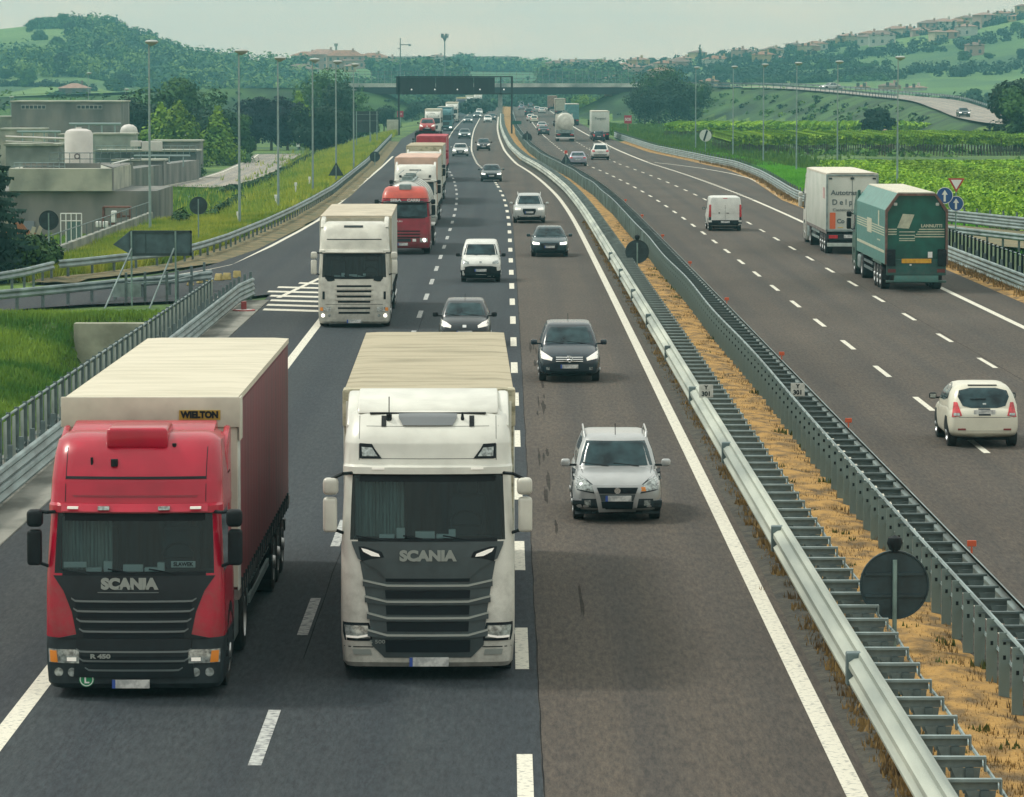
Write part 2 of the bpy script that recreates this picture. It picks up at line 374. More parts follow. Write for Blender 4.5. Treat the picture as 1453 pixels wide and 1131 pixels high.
def land(X, Y):
    u = X - S(Y) + .001646 * Y; e = redge(Y)
    n = mnoise.noise(Vector((X * .09, Y * .05, 0))) * .35 + mnoise.noise(Vector((X * .5, Y * .3, 3))) * .10
    if u < -10.3 and Y < 2600:
        if Y < 156:
            b = -.35 - .13 * max(0, 147.5 - Y); b = max(b, -4.4) - .22 * max(0, X + 17.5) * sm(150, 140, Y) + n * .7
            if X > -16.2: b = b + (-2.6 - b) * sm(-16.2, -15.2, X) * sm(138, 145, Y)
            k = sm(-11.35, -12.1, X) * sm(148.6, 147, Y)
            z = -.12 * (1 - k) + b * k
        else:
            d = rail_left(Y) - X
            if d < 0: z = -.12
            else:
                fall = min(2.5, max(0, d - 1.0) * .24) if Y > 252 else min(.45, max(0, d - .6) * .06)
                if Y <= 252 and X < -23.0: fall = 2.6
                z = -.12 - fall * sm(0, 1, d) + n * sm(1, 4, d) * (.8 if d < 9 else .2)
            if Y > 650: z = z
    elif u > e and Y < 2600:
        d = u - e; z = -.12 - min(.75, d * .12) + n * sm(1, 6, d)
    else: z = -.12
    if 560 < Y < 1200:
        for p in (_path_r, _path_l):
            d, pz = near_path(p, X, Y); z = max(z, pz - .25 - max(0, d - 5.6) * .48 + n * .5 * sm(6, 9, d))
    if Y > 1050 and (u < -12 or u > e + 1 or Y > 1900):
        k = sm(1050, 2050, Y) if (u < -12 or u > e + 1) else sm(1900, 2200, Y); rz = ridge(X * 2000 / max(Y, 1600)) * (1 if Y < 2050 else 1 - .2 * sm(2050, 3300, Y))
        z = z * (1 - k) + rz * k * (.78 + .22 * sm(1400, 2000, Y)) + mnoise.noise(Vector((X * .008, Y * .006, 7))) * 3.2 * k * (1 - sm(1850, 2050, Y) * .6)
    return z
ys = []; y = -30.0
while y < 3600:
    ys.append(y); y += 2.5 if y < 120 else 1.2 if y < 165 else 3 if y < 300 else 5 if y < 700 else 8 if y < 1000 else 22
NX = 190
mb = MB(); vs = []
for y in ys:
    wd = .21 * abs(y) + 46
    for i in range(NX + 1):
        t = 2 * i / NX - 1; x = wd * t + (2.0 if y < 400 else 0); vs.append((x, y, land(x, y)))
mb.add(vs, [(j * (NX + 1) + i, j * (NX + 1) + i + 1, (j + 1) * (NX + 1) + i + 1, (j + 1) * (NX + 1) + i) for j in range(len(ys) - 1) for i in range(NX)])
G_LAND = mat('meadow_grass', (.105, .190, .028), .95, col2=(.028, .078, .020), scale=.07, detail=12, bump=.8, bscale=3.5, lo=.36, hi=.62)
_n = G_LAND.node_tree; _b = _n.nodes['Principled BSDF']; _r = [q for q in _n.nodes if q.type == 'VALTORGB'][0]
_r.color_ramp.elements.new(.5).color = (.062, .130, .024, 1)
_q = _n.nodes.new('ShaderNodeTexNoise'); _q.inputs['Scale'].default_value = 2.2; _q.inputs['Detail'].default_value = 8
_tc = _n.nodes.new('ShaderNodeTexCoord'); _n.links.new(_tc.outputs['Object'], _q.inputs[0])
_r2 = _n.nodes.new('ShaderNodeValToRGB'); _r2.color_ramp.elements[0].position = .34; _r2.color_ramp.elements[1].position = .66
_r2.color_ramp.elements[0].color = (.55, .6, .6, 1); _r2.color_ramp.elements[1].color = (1.35, 1.28, 1.1, 1)
_mm = _n.nodes.new('ShaderNodeMixRGB'); _mm.blend_type = 'MULTIPLY'; _mm.inputs[0].default_value = 1
_n.links.new(_q.outputs[0], _r2.inputs[0]); _n.links.new(_r.outputs[0], _mm.inputs[1]); _n.links.new(_r2.outputs[0], _mm.inputs[2]); _n.links.new(_mm.outputs[0], _b.inputs['Base Color'])
HILL = mat('hill_fields', (.11, .20, .045), .95, col2=(.03, .08, .028), scale=.03, detail=12, bump=.8, bscale=1.2, lo=.4, hi=.6)
_n = HILL.node_tree; _b = _n.nodes['Principled BSDF']; _src = _b.inputs['Base Color'].links[0].from_socket; _t = _n.nodes.new('ShaderNodeTexCoord')
_m = _n.nodes.new('ShaderNodeMapping'); _m.inputs['Scale'].default_value = (1, .42, 0); _m.inputs['Rotation'].default_value = (0, 0, .25); _n.links.new(_t.outputs['Object'], _m.inputs[0])
_v = _n.nodes.new('ShaderNodeTexVoronoi'); _v.inputs['Scale'].default_value = .028; _n.links.new(_m.outputs[0], _v.inputs[0])
_r = _n.nodes.new('ShaderNodeValToRGB'); _s = _n.nodes.new('ShaderNodeSeparateColor'); _n.links.new(_v.outputs['Color'], _s.inputs[0]); _n.links.new(_s.outputs[0], _r.inputs[0])
_r.color_ramp.elements[0].color = (.03, .085, .025, 1); _r.color_ramp.elements[1].color = (.19, .30, .07, 1); _r.color_ramp.elements.new(.35).color = (.08, .18, .04, 1); _r.color_ramp.elements.new(.7).color = (.12, .22, .035, 1)
_w = _n.nodes.new('ShaderNodeTexWave'); _w.inputs['Scale'].default_value = .22; _w.inputs['Distortion'].default_value = 1.5; _w.bands_direction = 'Y'; _n.links.new(_t.outputs['Object'], _w.inputs[0])
_r3 = _n.nodes.new('ShaderNodeValToRGB'); _r3.color_ramp.elements[0].color = (.62, .66, .66, 1); _r3.color_ramp.elements[1].color = (1.15, 1.12, 1.05, 1); _n.links.new(_w.outputs[0], _r3.inputs[0])
_k = _n.nodes.new('ShaderNodeMixRGB'); _k.inputs[0].default_value = .6; _n.links.new(_src, _k.inputs[1]); _n.links.new(_r.outputs[0], _k.inputs[2])
_k2 = _n.nodes.new('ShaderNodeMixRGB'); _k2.blend_type = 'MULTIPLY'; _k2.inputs[0].default_value = .8; _n.links.new(_k.outputs[0], _k2.inputs[1]); _n.links.new(_r3.outputs[0], _k2.inputs[2]); _n.links.new(_k2.outputs[0], _b.inputs['Base Color'])
_go = struct(mb.build('ground', [G_LAND, HILL, mat('bank_scrub', (.048, .115, .026), .95, col2=(.012, .040, .014), scale=.12, detail=14, bump=1, bscale=1.5, lo=.38, hi=.62)], smooth=60, fix=False))
for _p in _go.data.polygons:
    if _p.center.y > 1010: _p.material_index = 1
    elif _p.center.y > 600 and _p.center.z > .1: _p.material_index = 2

# ------------------------------------------------------------------ road sheets
A_DARK = asphalt('asphalt_dark', (.030, .040, .049)); A_BROWN = asphalt('asphalt_brown', (.074, .064, .055)); A_RAMP = asphalt('asphalt_ramp', (.034, .041, .048))
A_GREY = asphalt('asphalt_light', (.30, .28, .25))
RY = [20 + 4 * i for i in range(70)] + [300 + 6 * i for i in range(70)] + [720 + 20 * i for i in range(95)]
def sheet(name, fa, fb, m, z=0.0, y0=20, y1=2600):
    Y = [y for y in RY if y0 <= y <= y1]
    if Y[0] > y0: Y = [y0] + Y
    if Y[-1] < y1: Y = Y + [y1]
    b = MB(); b.strip([(fa(y), y, z) for y in Y], [(fb(y), y, z) for y in Y]); return struct(b.build(name, m, fix=True))
sheet('road_hard_shoulder', lambda y: -9.45 + S(y) - .001646*y if y < 246 else rail_left(y) + 1.3, lambda y: road(-6.7, y), A_RAMP)
RY = sorted(set(RY + [20 + .8 * i for i in range(240)]))
def seam(y): return .45 + .02 * mnoise.noise(Vector((y * .35, 0, 0))) + .02 * mnoise.noise(Vector((y * 1.7, 5, 0)))
sheet('road_slow_lanes', lambda y: road(-6.7, y), lambda y: road(seam(y), y), A_DARK)
sheet('road_fast_lane', lambda y: road(seam(y), y), lambda y: road(4.48, y), A_BROWN)
sheet('road_opposite', lambda y: road(7.5, y), lambda y: road(redge(y) - .9, y), A_BROWN)
# ramp leaving to the left
ramp_in = [(-9.45, 163.5), (-10.6, 160.5), (-12.6, 158.2), (-16.4, 155.2), (-18.2, 152.6), (-21, 146.5), (-26, 135)]
ramp_out = [(-34, 138), (-26, 152), (-22.5, 160), (-19.3, 166), (-17.2, 172), (-15.2, 181), (-14.0, 188), (-13.1, 204), (-12.4, 225), (road(-11.3 + .0, 246), 246), (-9.45 + S(246) - .405, 246)]
b = MB(); pts = ramp_in[:] + ramp_out
b.add([(x, y, -.002) for x, y in pts], [tuple(range(len(pts)))]); ro = b.build('road_ramp', A_RAMP); struct(ro)
bm = bmesh.new(); bm.from_mesh(ro.data); bmesh.ops.triangulate(bm, faces=bm.faces); bmesh.ops.recalc_face_normals(bm, faces=bm.faces)
for f in bm.faces:
    if f.normal.z < 0: f.normal_flip()
bm.to_mesh(ro.data); bm.free()

# markings
def line(name, u0, wd, y0, y1, m=M_WHITEM, z=.007, fn=road): 
    return sheet(name, lambda y: fn(u0 - wd / 2, y), lambda y: fn(u0 + wd / 2, y), m, z, y0, y1)
def dashes(name, u0, wd, y0, y1, per, ln, m=M_WHITEM, phase=0, z=.007):
    b = MB(); y = y0 + phase
    while y < y1:
        n = 3; A = [(road(u0 - wd / 2, y + ln * i / n), y + ln * i / n, z) for i in range(n + 1)]; B = [(road(u0 + wd / 2, y + ln * i / n), y + ln * i / n, z) for i in range(n + 1)]
        b.strip(A, B); y += per
    return struct(b.build(name, m))
line('road_marking_edge', -6.62, .27, 20, 163); line('road_marking_edge', -6.62, .22, 215, 2600)
line('road_marking_edge', 4.22, .26, 20, 2600)
line('road_marking_edge', 7.75, .2, 30, 2600)
line('road_marking_edge', 17.95, .24, 60, 288); dashes('road_marking_merge', 17.95, .26, 288, 420, 3.2, 2.1); line('road_marking_edge', 17.95, .24, 420, 2600)
P0 = 50.75 - 12 * 1
dashes('road_marking_lane', -3.16, .17, 0, 560, 12, 4.5, M_WORN, phase=P0 - 0.2)
dashes('road_marking_lane', .235, .2, 0, 330, 12, 4.5, M_WHITEM, phase=58.9 - 48); line('road_marking_lane', .235, .17, 480, 2600); dashes('road_marking_lane', .235, .2, 330, 480, 6, 3.2)
line('road_marking_lane', -3.2, .14, 560, 2600)
dashes('road_marking_lane', 11.08, .16, 0, 600, 12, 4.6, phase=117.3 - 108); line('road_marking_lane', 11.05, .14, 600, 2600)
dashes('road_marking_lane', 14.6, .15, 0, 600, 12, 4.4, phase=121 - 108)
# outer line of the entry lane
b = MB(); oc = [(19.6, 300), (20.4, 330), (20.6, 354), (19.9, 372), (18.4, 392), (16.5, 408), (14.7, 420)]
b.strip([(x - .09, y, .009) for x, y in oc], [(x + .09, y, .009) for x, y in oc]); struct(b.build('road_marking_edge', M_WHITEM))
# ramp edge line
b = MB(); oc = [at(*p) for p in ((83, 411.6), (165, 403), (230, 393), (297, 382), (330, 375), (380, 350), (420, 329), (449, 312.5), (480, 288), (510, 262), (540, 237), (556, 222))]
b.strip([(p.x, p.y - .6 if i < 5 else p.y, .006) for i, p in enumerate(oc)], [(p.x + (0.02 if i < 5 else .22), p.y, .006) for i, p in enumerate(oc)]); struct(b.build('road_marking_edge', M_WHITEM))
# gore hatching: bars between the running line and the ramp
b = MB(); zz = .008
for i, (y, xl) in enumerate(((151.3, -9.3), (154.4, -9.35), (157.6, -9.4), (160.9, -9.6), (164.2, -9.9), (167.6, -9.7), (171.0, -9.0), (174.5, -8.4), (178.0, -7.8))):
    b.add([(xl, y, zz), (-6.76, y - 1.3, zz), (-6.76, y - .1, zz), (xl, y + 1.2, zz)], [(0, 1, 2, 3)])
struct(b.build('road_marking_hatching', M_WHITEM))
b = MB(); b.strip([(-9.3, 160, .009), (-8.4, 176, .009), (-7.4, 196, .009), (-6.75, 215, .009)], [(-9.1, 160, .009), (-8.2, 176, .009), (-7.15, 196, .009), (-6.5, 215, .009)]); struct(b.build('road_marking_edge', M_WHITEM))
# concrete kerb and parapet on the left, gravel margins, straw median
b = MB(); b.box(-10.9, -9.45, 40, 158, -.4, .03); struct(b.build('kerb_strip', mat('kerb_concrete', (.25, .25, .22), .9, col2=(.10, .105, .09), scale=1.1, detail=9, bump=.4, stretch=(1, .35, 1), lo=.38, hi=.6), bevel=.02))
b = MB(); b.box(-11.45, -10.9, 40, 158, -5.5, .18); tag(b.build('parapet_wall', M_CONC, bevel=.03), 'low concrete parapet wall under the left slatted fence', 'wall')
STRAW = mat('straw_ground', (.43, .25, .07), .95, col2=(.12, .08, .036), scale=2.6, detail=14, bump=.9, bscale=14, lo=.33, hi=.58, stretch=(1, .55, 1))
DIRT = mat('dark_dirt', (.085, .078, .06), .95, col2=(.035, .036, .032), scale=3, detail=10, bump=1, bscale=12)
def bumpy(name, fa, fb, m, y0, y1, dy, nx, amp, zc=.03, crown=.08):
    b = MB(); ys_ = []; y = y0
    while y <= y1: ys_.append(y); y += dy
    vs = []
    for y in ys_:
        for i in range(nx + 1):
            t = i / nx; x = fa(y) + (fb(y) - fa(y)) * t
            vs.append((x, y, zc + crown * math.sin(math.pi * t) + amp * mnoise.noise(Vector((x * 1.7, y * .9, 1))) * math.sin(math.pi * t) ** .5))
    b.add(vs, [(j * (nx + 1) + i, j * (nx + 1) + i + 1, (j + 1) * (nx + 1) + i + 1, (j + 1) * (nx + 1) + i) for j in range(len(ys_) - 1) for i in range(nx)])
    return struct(b.build(name, m, smooth=60, fix=False))
bumpy('ground_margin', lambda y: road(4.48, y), lambda y: road(5.0, y), DIRT, 36, 700, .5, 4, .08, .0, .03)
_ea = lambda y: 5.32 + .22 * mnoise.noise(Vector((y * .45, 11, 0))) + .12 * mnoise.noise(Vector((y * 1.6, 3, 0)))
_eb = lambda y: 7.02 + .22 * mnoise.noise(Vector((y * .4, 17, 0))) + .12 * mnoise.noise(Vector((y * 1.5, 8, 0)))
bumpy('ground_median', lambda y: road(_ea(y), y), lambda y: road(_eb(y), y), STRAW, 36, 430, .35, 10, .07, .0, .09)
bumpy('ground_median', lambda y: road(5.0, y), lambda y: road(_ea(y), y), DIRT, 36, 430, .35, 3, .03, .0, .01)
bumpy('ground_median', lambda y: road(_eb(y), y), lambda y: road(7.5, y), DIRT, 36, 430, .35, 3, .03, .0, .01)
bumpy('ground_median', lambda y: road(5.0, y), lambda y: road(7.5, y), STRAW, 430, 2600, 10, 3, .05, .0, .06)
bumpy('ground_verge', lambda y: road(redge(y) - .9, y), lambda y: road(redge(y) + 1.2, y), STRAW, 60, 560, 1.2, 5, .12, .0, .08)
bumpy('ground_verge', lambda y: rail_left(y) - .6, lambda y: rail_left(y) + (1.5 if y < 240 else 1.32), mat('verge_soil', (.22, .17, .085), .95, col2=(.075, .085, .04), scale=.9, detail=10, bump=1, bscale=8), 172, 560, 1.2, 5, .10, .0, .06)

# sealed cracks and joints
SEAL = mat('crack_sealant', (.020, .021, .023), .95, spec=.05)
for k_, (u_, a_, b_, amp, wd_) in enumerate(((.46, 40, 260, .0, .010), (-3.02, 60, 150, .02, .012), (14.78, 60, 220, .02, .012))):
    yy = [a_ + .8 * i for i in range(int((b_ - a_) / .8))]
    ctr = [road(u_ + amp * mnoise.noise(Vector((y * .22, k_ * 7, 0))) + (.02 * mnoise.noise(Vector((y * .35, 0, 0))) + .02 * mnoise.noise(Vector((y * 1.7, 5, 0))) if k_ == 0 else 0), y) for y in yy]
    b = MB(); b.strip([(c - wd_ * (.5 + abs(mnoise.noise(Vector((y, k_, 1))))), y, .0045) for c, y in zip(ctr, yy)], [(c + wd_ * (.5 + abs(mnoise.noise(Vector((y, k_, 9))))), y, .0045) for c, y in zip(ctr, yy)]); struct(b.build('road_joint', SEAL))
# tar and oil stains on the lanes
_rs = random.Random(5)
def stain(u, y, w_, l_, k=0):
    n_ = 16; c = (road(u, y), y); b = MB(); b.add([(c[0], c[1], .003 + k * .0002)] + [(c[0] + w_ * math.cos(2 * math.pi * i / n_) * _rs.uniform(.45, 1.1), c[1] + l_ * math.sin(2 * math.pi * i / n_) * _rs.uniform(.5, 1.1), .003 + k * .0002) for i in range(n_)], [(0, i + 1, (i + 1) % n_ + 1) for i in range(n_)]); return b
STN = mat('oil_stain', (.036, .034, .032), .95, col2=(.062, .055, .048), scale=2.5, detail=8, spec=.05)
for k in range(18):
    y = 60 + _rs.random() * 75; u = .95 + .10 * math.sin(y * .12) + _rs.gauss(0, .10); struct(stain(u, y, _rs.uniform(.02, .06), _rs.uniform(.8, 3.2), k).build('road_stain', STN, fix=False))
# service road of the plant
b = MB(); A = [(-36.5, 385), (-33.2, 420), (-31.5, 450), (-33.2, 520), (-36.0, 575), (-42, 610)]; B = [(-28.5, 385), (-27.6, 420), (-26.0, 450), (-26.6, 520), (-29.8, 590), (-42, 640)]
A = [at(*p, -2.35) for p in ((228, 264), (270, 256), (310, 244), (352, 226), (362, 219))]; B = [at(*p, -2.35) for p in ((300, 266), (345, 262), (385, 246), (412, 228), (428, 218))]
b.strip(A, B); struct(b.build('service_road', A_GREY, smooth=30))
b = MB(); b.strip([p + Vector((.35, 0, .01)) for p in A], [p + Vector((.6, 0, .01)) for p in A]); struct(b.build('road_marking_edge', M_WHITEM))
# overpass approach roads on their banks
def pathroad(path, hw, name, m, dz=.12):
    b = MB(); L_, R_ = [], []
    for i, p in enumerate(path):
        a = path[max(0, i - 1)]; c = path[min(len(path) - 1, i + 1)]; t = Vector((c[0] - a[0], c[1] - a[1], 0)).normalized(); nn = Vector((-t.y, t.x, 0)) * hw; q = Vector(p) + Vector((0, 0, dz))
        L_.append(q + nn); R_.append(q - nn)
    b.strip(L_, R_); struct(b.build(name, m, smooth=30)); return L_, R_
def dense(path, n=8):
    o = []
    for k in range(len(path) - 1):
        p = [path[max(0, k - 1)], path[k], path[k + 1], path[min(len(path) - 1, k + 2)]]
        for i in range(n):
            t = i / n; o.append(tuple(.5 * ((2 * p[1][a]) + (-p[0][a] + p[2][a]) * t + (2 * p[0][a] - 5 * p[1][a] + 4 * p[2][a] - p[3][a]) * t * t + (-p[0][a] + 3 * p[1][a] - 3 * p[2][a] + p[3][a]) * t ** 3) for a in range(3)))
    return o + [path[-1]]
PR_L, PR_R = pathroad(dense(_path_r), 4.4, 'approach_road', A_GREY); PL_L, PL_R = pathroad(dense(_path_l), 4.4, 'approach_road', A_GREY)
# ------------------------------------------------------------------ guard rails
def wbeam_prof(s=1):
    """two-wave beam section (offset from the line, height)"""
    return [(0, .44), (.05 * s, .47), (.07 * s, .53), (.02 * s, .58), (0, .62), (.02 * s, .66), (.07 * s, .71), (.05 * s, .77), (0, .80)]
def beam(path, side, prof=None, th=.012):
    """path: 2-D/3-D points; side +1: the waves bulge to the right of the walking direction"""
    b = MB(); prof = prof or wbeam_prof(); n = len(prof); vs = []
    for k in range(2):
        for i, p in enumerate(path):
            a = path[max(0, i - 1)]; c = path[min(len(path) - 1, i + 1)]; t = Vector((c[0] - a[0], c[1] - a[1], 0)).normalized(); nn = Vector((t.y, -t.x, 0)) * side
            z0 = p[2] if len(p) > 2 else 0
            for o_, z in prof: q = Vector((p[0], p[1], z0 + z)) + nn * (o_ - k * th); vs.append(q)
    N = len(path) * n
    fs = []
    for i in range(len(path) - 1):
        for j in range(n - 1):
            fs.append((i * n + j, i * n + j + 1, (i + 1) * n + j + 1, (i + 1) * n + j)); fs.append((N + i * n + j, N + (i + 1) * n + j, N + (i + 1) * n + j + 1, N + i * n + j + 1))
        for j in (0, n - 1): fs.append((i * n + j, (i + 1) * n + j, N + (i + 1) * n + j, N + i * n + j))
    return b.add(vs, fs)
def inst(mesh_obj, name, parent, locs, maxn=100, rest_mat=None, rot=None):
    """the first maxn copies as parts, the rest as one stuff part"""
    for k, l in enumerate(locs[:maxn]):
        o = mesh_obj if k == 0 else mesh_obj.copy()
        if k: COL.objects.link(o)
        o.name = name; o.parent = parent; o.location = l
        if rot: o.rotation_euler = (0, 0, rot[k])
    if len(locs) > maxn:
        b = MB(); me = mesh_obj.data
        V = [v.co.copy() for v in me.vertices]; Fs = [tuple(p.vertices) for p in me.polygons]
        for k, l in enumerate(locs[maxn:]):
            Mr = Matrix.Rotation(rot[k + maxn], 3, 'Z') if rot else Matrix.Identity(3)
            b.add([Mr @ v + Vector(l) for v in V], Fs)
        o = b.build(name, list(me.materials), parent, fix=False); o['kind'] = 'stuff'
M_RAILP = mat('pale_rail', (.50, .54, .46), .55, .1, col2=(.24, .28, .25), scale=1.4, stretch=(1, .12, 1.5), detail=8)
def rail_thing(label, path, side, post_dy=2.0, post_m=M_GALVD, beam_m=M_GALV, double=False, group='steel guard rails beside the carriageways', ph=.0, y_first=None):
    t = thing('guard_rail', label, 'guard rail', (0, 0, 0), 0, group)
    beam(path, side).build('beam', beam_m, t, 30)
    if double: beam(path, side, [(a + .02, z - .36) for a, z in wbeam_prof()]).build('lower_beam' if double == 2 else 'upper_beam', beam_m, t, 30)
    # posts
    L, d = [], 0
    pb = MB(); pb.box(-.05, .05, -.04, .04, -.35, .78 + (.25 if double else 0)); pb.box(-.09, -.05, -.06, .06, .48, .76); po = pb.build('post', post_m, t)
    acc = 0; rot = []
    for a, c in zip(path, path[1:]):
        a = Vector((a[0], a[1], a[2] if len(a) > 2 else 0)); c = Vector((c[0], c[1], c[2] if len(c) > 2 else 0)); l = (c - a).length
        tt = (c - a).normalized(); nn = Vector((tt.y, -tt.x, 0)) * side; s_ = acc
        while s_ < l: L.append(tuple(a + tt * s_ - nn * .09)); rot.append(math.atan2(-nn.y, -nn.x) + math.pi); s_ += post_dy
        acc = s_ - l
    inst(po, 'post', t, L, rot=rot)
    return t
# median barrier nearest the fast lane: pale rail, lattice of spacer brackets behind
def median_path(u, y0, y1): 
    o = []; y = y0
    while y < y1: o.append((road(u, y), y)); y += 4 if y < 500 else 12
    return o + [(road(u, y1), y1)]
t = thing('median_barrier', 'pale double-ribbed steel median barrier beside the fast lane line with comb-like brackets', 'crash barrier', group='steel crash barriers along the median')
pth = median_path(4.72, 40, 1600)
beam(pth, -1, [(0, .40), (.07, .43), (.09, .50), (.02, .56), (.02, .60), (.09, .66), (.09, .74), (.02, .79), (-.04, .80), (-.05, .86), (-.10, .88), (-.16, .86)], th=.015).build('beam', M_RAILP, t, 30)
def bracket(sx, m2):
    b = MB()
    b.box(0, .68 * sx, -.045, .045, .80, .835)                      # spacer channel
    b.box(.02 * sx, .66 * sx, .030, .045, .70, .80)
    b.box(.68 * sx, .70 * sx, -.06, .06, .66, .835)
    b.prism([(.30 * sx, .70), (.64 * sx, .70), (.60 * sx, .40), (.44 * sx, .40)], (.0, .012), 'y', 0)
    b.box(.46 * sx, .56 * sx, -.035, .035, -.1, .70, 1)
    return b
LA = []; y = 43.3
while y < 900: LA.append((road(4.82, y), y, 0)); y += 1.5
br = bracket(1, 0).build('bracket', [M_GALV, M_GALVD], t); inst(br, 'bracket', t, LA, 100)
b = MB(); 
b.tube([(road(5.55, y_) + .02 * math.sin(y_), y_, .66 + .03 * math.sin(y_ * .8)) for y_ in [40 + 2 * i for i in range(210)]], .022, 5); b.build('wire', M_GALV, t)
for y_ in (54.6, 70.2, 86.5, 102.2, 118, 134, 150, 166, 182): MB().box(road(4.60, y_), road(4.83, y_), y_ - .10, y_ + .10, .42, .87).build('joint_plate', M_GALVD, t, bevel=.02)
# second median barrier, facing the opposite carriageway, seen from behind: closely spaced flat posts
t2 = thing('median_barrier', 'darker median barrier with closely spaced flat posts facing the opposite carriageway', 'crash barrier', group='steel crash barriers along the median')
pth = median_path(7.62, 40, 1600)
beam(pth, 1, [(0, .46), (.07, .49), (.08, .56), (.02, .61), (.02, .65), (.08, .71), (.07, .79), (.0, .86), (-.05, .90), (-.09, .90)], th=.015).build('beam', M_GALV, t2, 30)
bb = MB(); bb.box(-.62, .05, -.04, .04, .80, .83); bb.box(-.60, 0, .028, .04, .72, .80); bb.prism([(-.25, .72), (.0, .72), (-.02, .45), (-.14, .45)], (0, .012), 'y', 0)
br2 = bb.build('bracket', [M_GALVD], t2)
LB = []; y = 44.1
while y < 900: LB.append((road(7.52, y), y, 0)); y += 1.5
inst(br2, 'bracket', t2, LB, 100)
pb = MB(); pb.box(-.075, .075, -.012, .012, -.15, .93); pb.box(.063, .075, -.012, .07, -.15, .93); pb.box(-.02, .02, -.016, -.012, .76, .82, 1); pb.box(-.02, .02, -.016, -.012, .55, .61, 1)
pp = pb.build('post', [mat('slat_steel', (.19, .26, .25), .55, .1, var=.3, scale=1.5, detail=6, stretch=(1, 1, .5)), M_BLACK], t2)
LP = [(road(6.90, l[1]) + .03 * math.sin(l[1] * .35), l[1], .02 * math.sin(l[1] * .6)) for l in LB for _ in (0,)]
LP = [(road(6.90, y_) + .035 * math.sin(y_ * .13), y_, .02 * math.sin(y_ * .17)) for y_ in [44.1 + 1.5 * i for i in range(400)]]
inst(pp, 'post', t2, LP, 100)
b = MB(); b.tube([(road(6.95, y_) + .035 * math.sin(y_ * .13), y_, .91 + .02 * math.sin(y_ * .17)) for y_ in [41 + 1.5 * i for i in range(400)]], .03, 5).tube([(road(6.98, y_) + .035 * math.sin(y_ * .13), y_, .5) for y_ in [41 + 1.5 * i for i in range(400)]], .025, 5); b.build('top_rail', M_GALV, t2)
# reflectors on it
for k, y_ in enumerate((66, 90, 112, 140, 168, 197, 226, 255)):
    o = MB().box(-.075, .075, -.02, .02, .0, .10).box(-.015, .015, -.02, .02, -.12, 0).build('reflector', mat('orange_reflector', (.55, .09, .03), .4), bevel=.01, loc=(road(7.6, y_), y_, .99))
    tag(o, 'small orange reflector on the darker median barrier, %s from the camera' % ('first', 'second', 'third', 'fourth', 'fifth', 'sixth', 'seventh', 'eighth')[k], 'reflector', 'orange reflectors on the median barrier')
# kilometre plates
for k, (px, py) in enumerate(((1002, 555), (1132, 553))):
    Y_ = 8.6 - .95; P = at(px, py, 1.02); pl = thing('distance_plate', 'small white plate reading Y 301 on the %s median barrier' % ('pale left', 'darker right')[k], 'road sign', (P.x, P.y, 1.02), 0, 'distance plates on the median')
    MB().box(-.17, .17, 0, .02, -.16, .16).build('plate', mat('plate_white', (.5, .52, .48), .6, var=.15, scale=9), pl, bevel=.008)
    MB().box(-.02, .02, .02, .05, -.3, .1).build('post', M_GALVD, pl)
    text('Y', .12, (0, -.004, .085), M_BLACK, pl, bold=.006); text('301', .15, (0, -.004, -.07), M_BLACK, pl, bold=.006)

# left guard rail with concrete and slatted fence
lp = [(-10.18 - .00165 * y_ + .0, y_) for y_ in range(44, 156, 3)] + [(-10.35, 157), (-10.2, 160)]
rail_thing('near left guard rail running past the red truck to the hatched gore', lp, 1, 2.0, double=2)
ft = thing('slatted_fence', 'pale slatted steel fence on the concrete parapet left of the red truck', 'fence', group='slatted steel fences')
b = MB(); b.tube([(-11.18, 44, 1.16), (-11.18, 152, 1.16)], .03, 8); b.tube([(-11.18, 44, .28), (-11.18, 152, .28)], .02, 6); b.build('top_rail', M_GALV, ft)
pb = MB(); pb.box(-.05, .05, -.012, .012, .1, 1.22).box(-.05, -.035, -.05, .05, .1, 1.22).box(.035, .05, -.05, .05, .1, 1.22); pp = pb.build('post', M_GALVD, ft)
inst(pp, 'post', ft, [(-11.18, 45 + 1.55 * i, 0) for i in range(69)])
pb = MB(); pb.box(-.006, .006, -.22, .22, .2, 1.08).box(-.02, .0, -.23, -.2, .2, 1.08).box(-.02, 0, .2, .23, .2, 1.08); pp = pb.build('slat_panel', mat('pale_slat', (.36, .42, .38), .5, .1, var=.2, scale=2), ft)
inst(pp, 'slat_panel', ft, [(-11.15, 45.78 + 1.55 * i, 0) for i in range(69)])
# ramp rails
op = [(x, y_) for y_, x in ((581, rail_left(581)), (540, rail_left(540)), (500, rail_left(500)), (460, rail_left(460)), (420, rail_left(420)), (400, rail_left(400)), (380, rail_left(380)), (340, rail_left(340)), (300, -13.2), (270, -13.3), (250, -13.45), (228, -13.8), (206, -14.4), (198, -14.8), (191, -15.3), (186, -16.2), (181, -17.8), (178, -18.7), (175.6, -19.6))]
rail_thing('outer guard rail curving along the grassy verge left of the exit ramp', op, -1, 2.5)
rail_thing('short low guard rail continuing past the round sign at the left edge', [(-19.7, 174.6), (-20.2, 168), (-21.5, 160), (-24, 152)], -1, 2)
ip = [at(300, 412), at(250, 418), at(165, 425), at(109, 431), at(49.5, 437), at(0, 442), at(-60, 450)]
rail_thing('guard rail on the inner side of the exit ramp above the green bank', [(p.x, p.y) for p in ip], -1, 1.9)
pc = thing('dark_fence', 'row of dark upright posts behind the arrow sign on the green bank', 'fence', group='slatted steel fences')
pb = MB().box(-.05, .05, -.05, .05, -.3, 1.15); pp = pb.build('post', M_GALVD, pc)
inst(pp, 'post', pc, [tuple(at(px, py, 0)) for px, py in ((179, 429), (206, 428), (237, 427), (252, 425), (272, 418), (290, 412))])
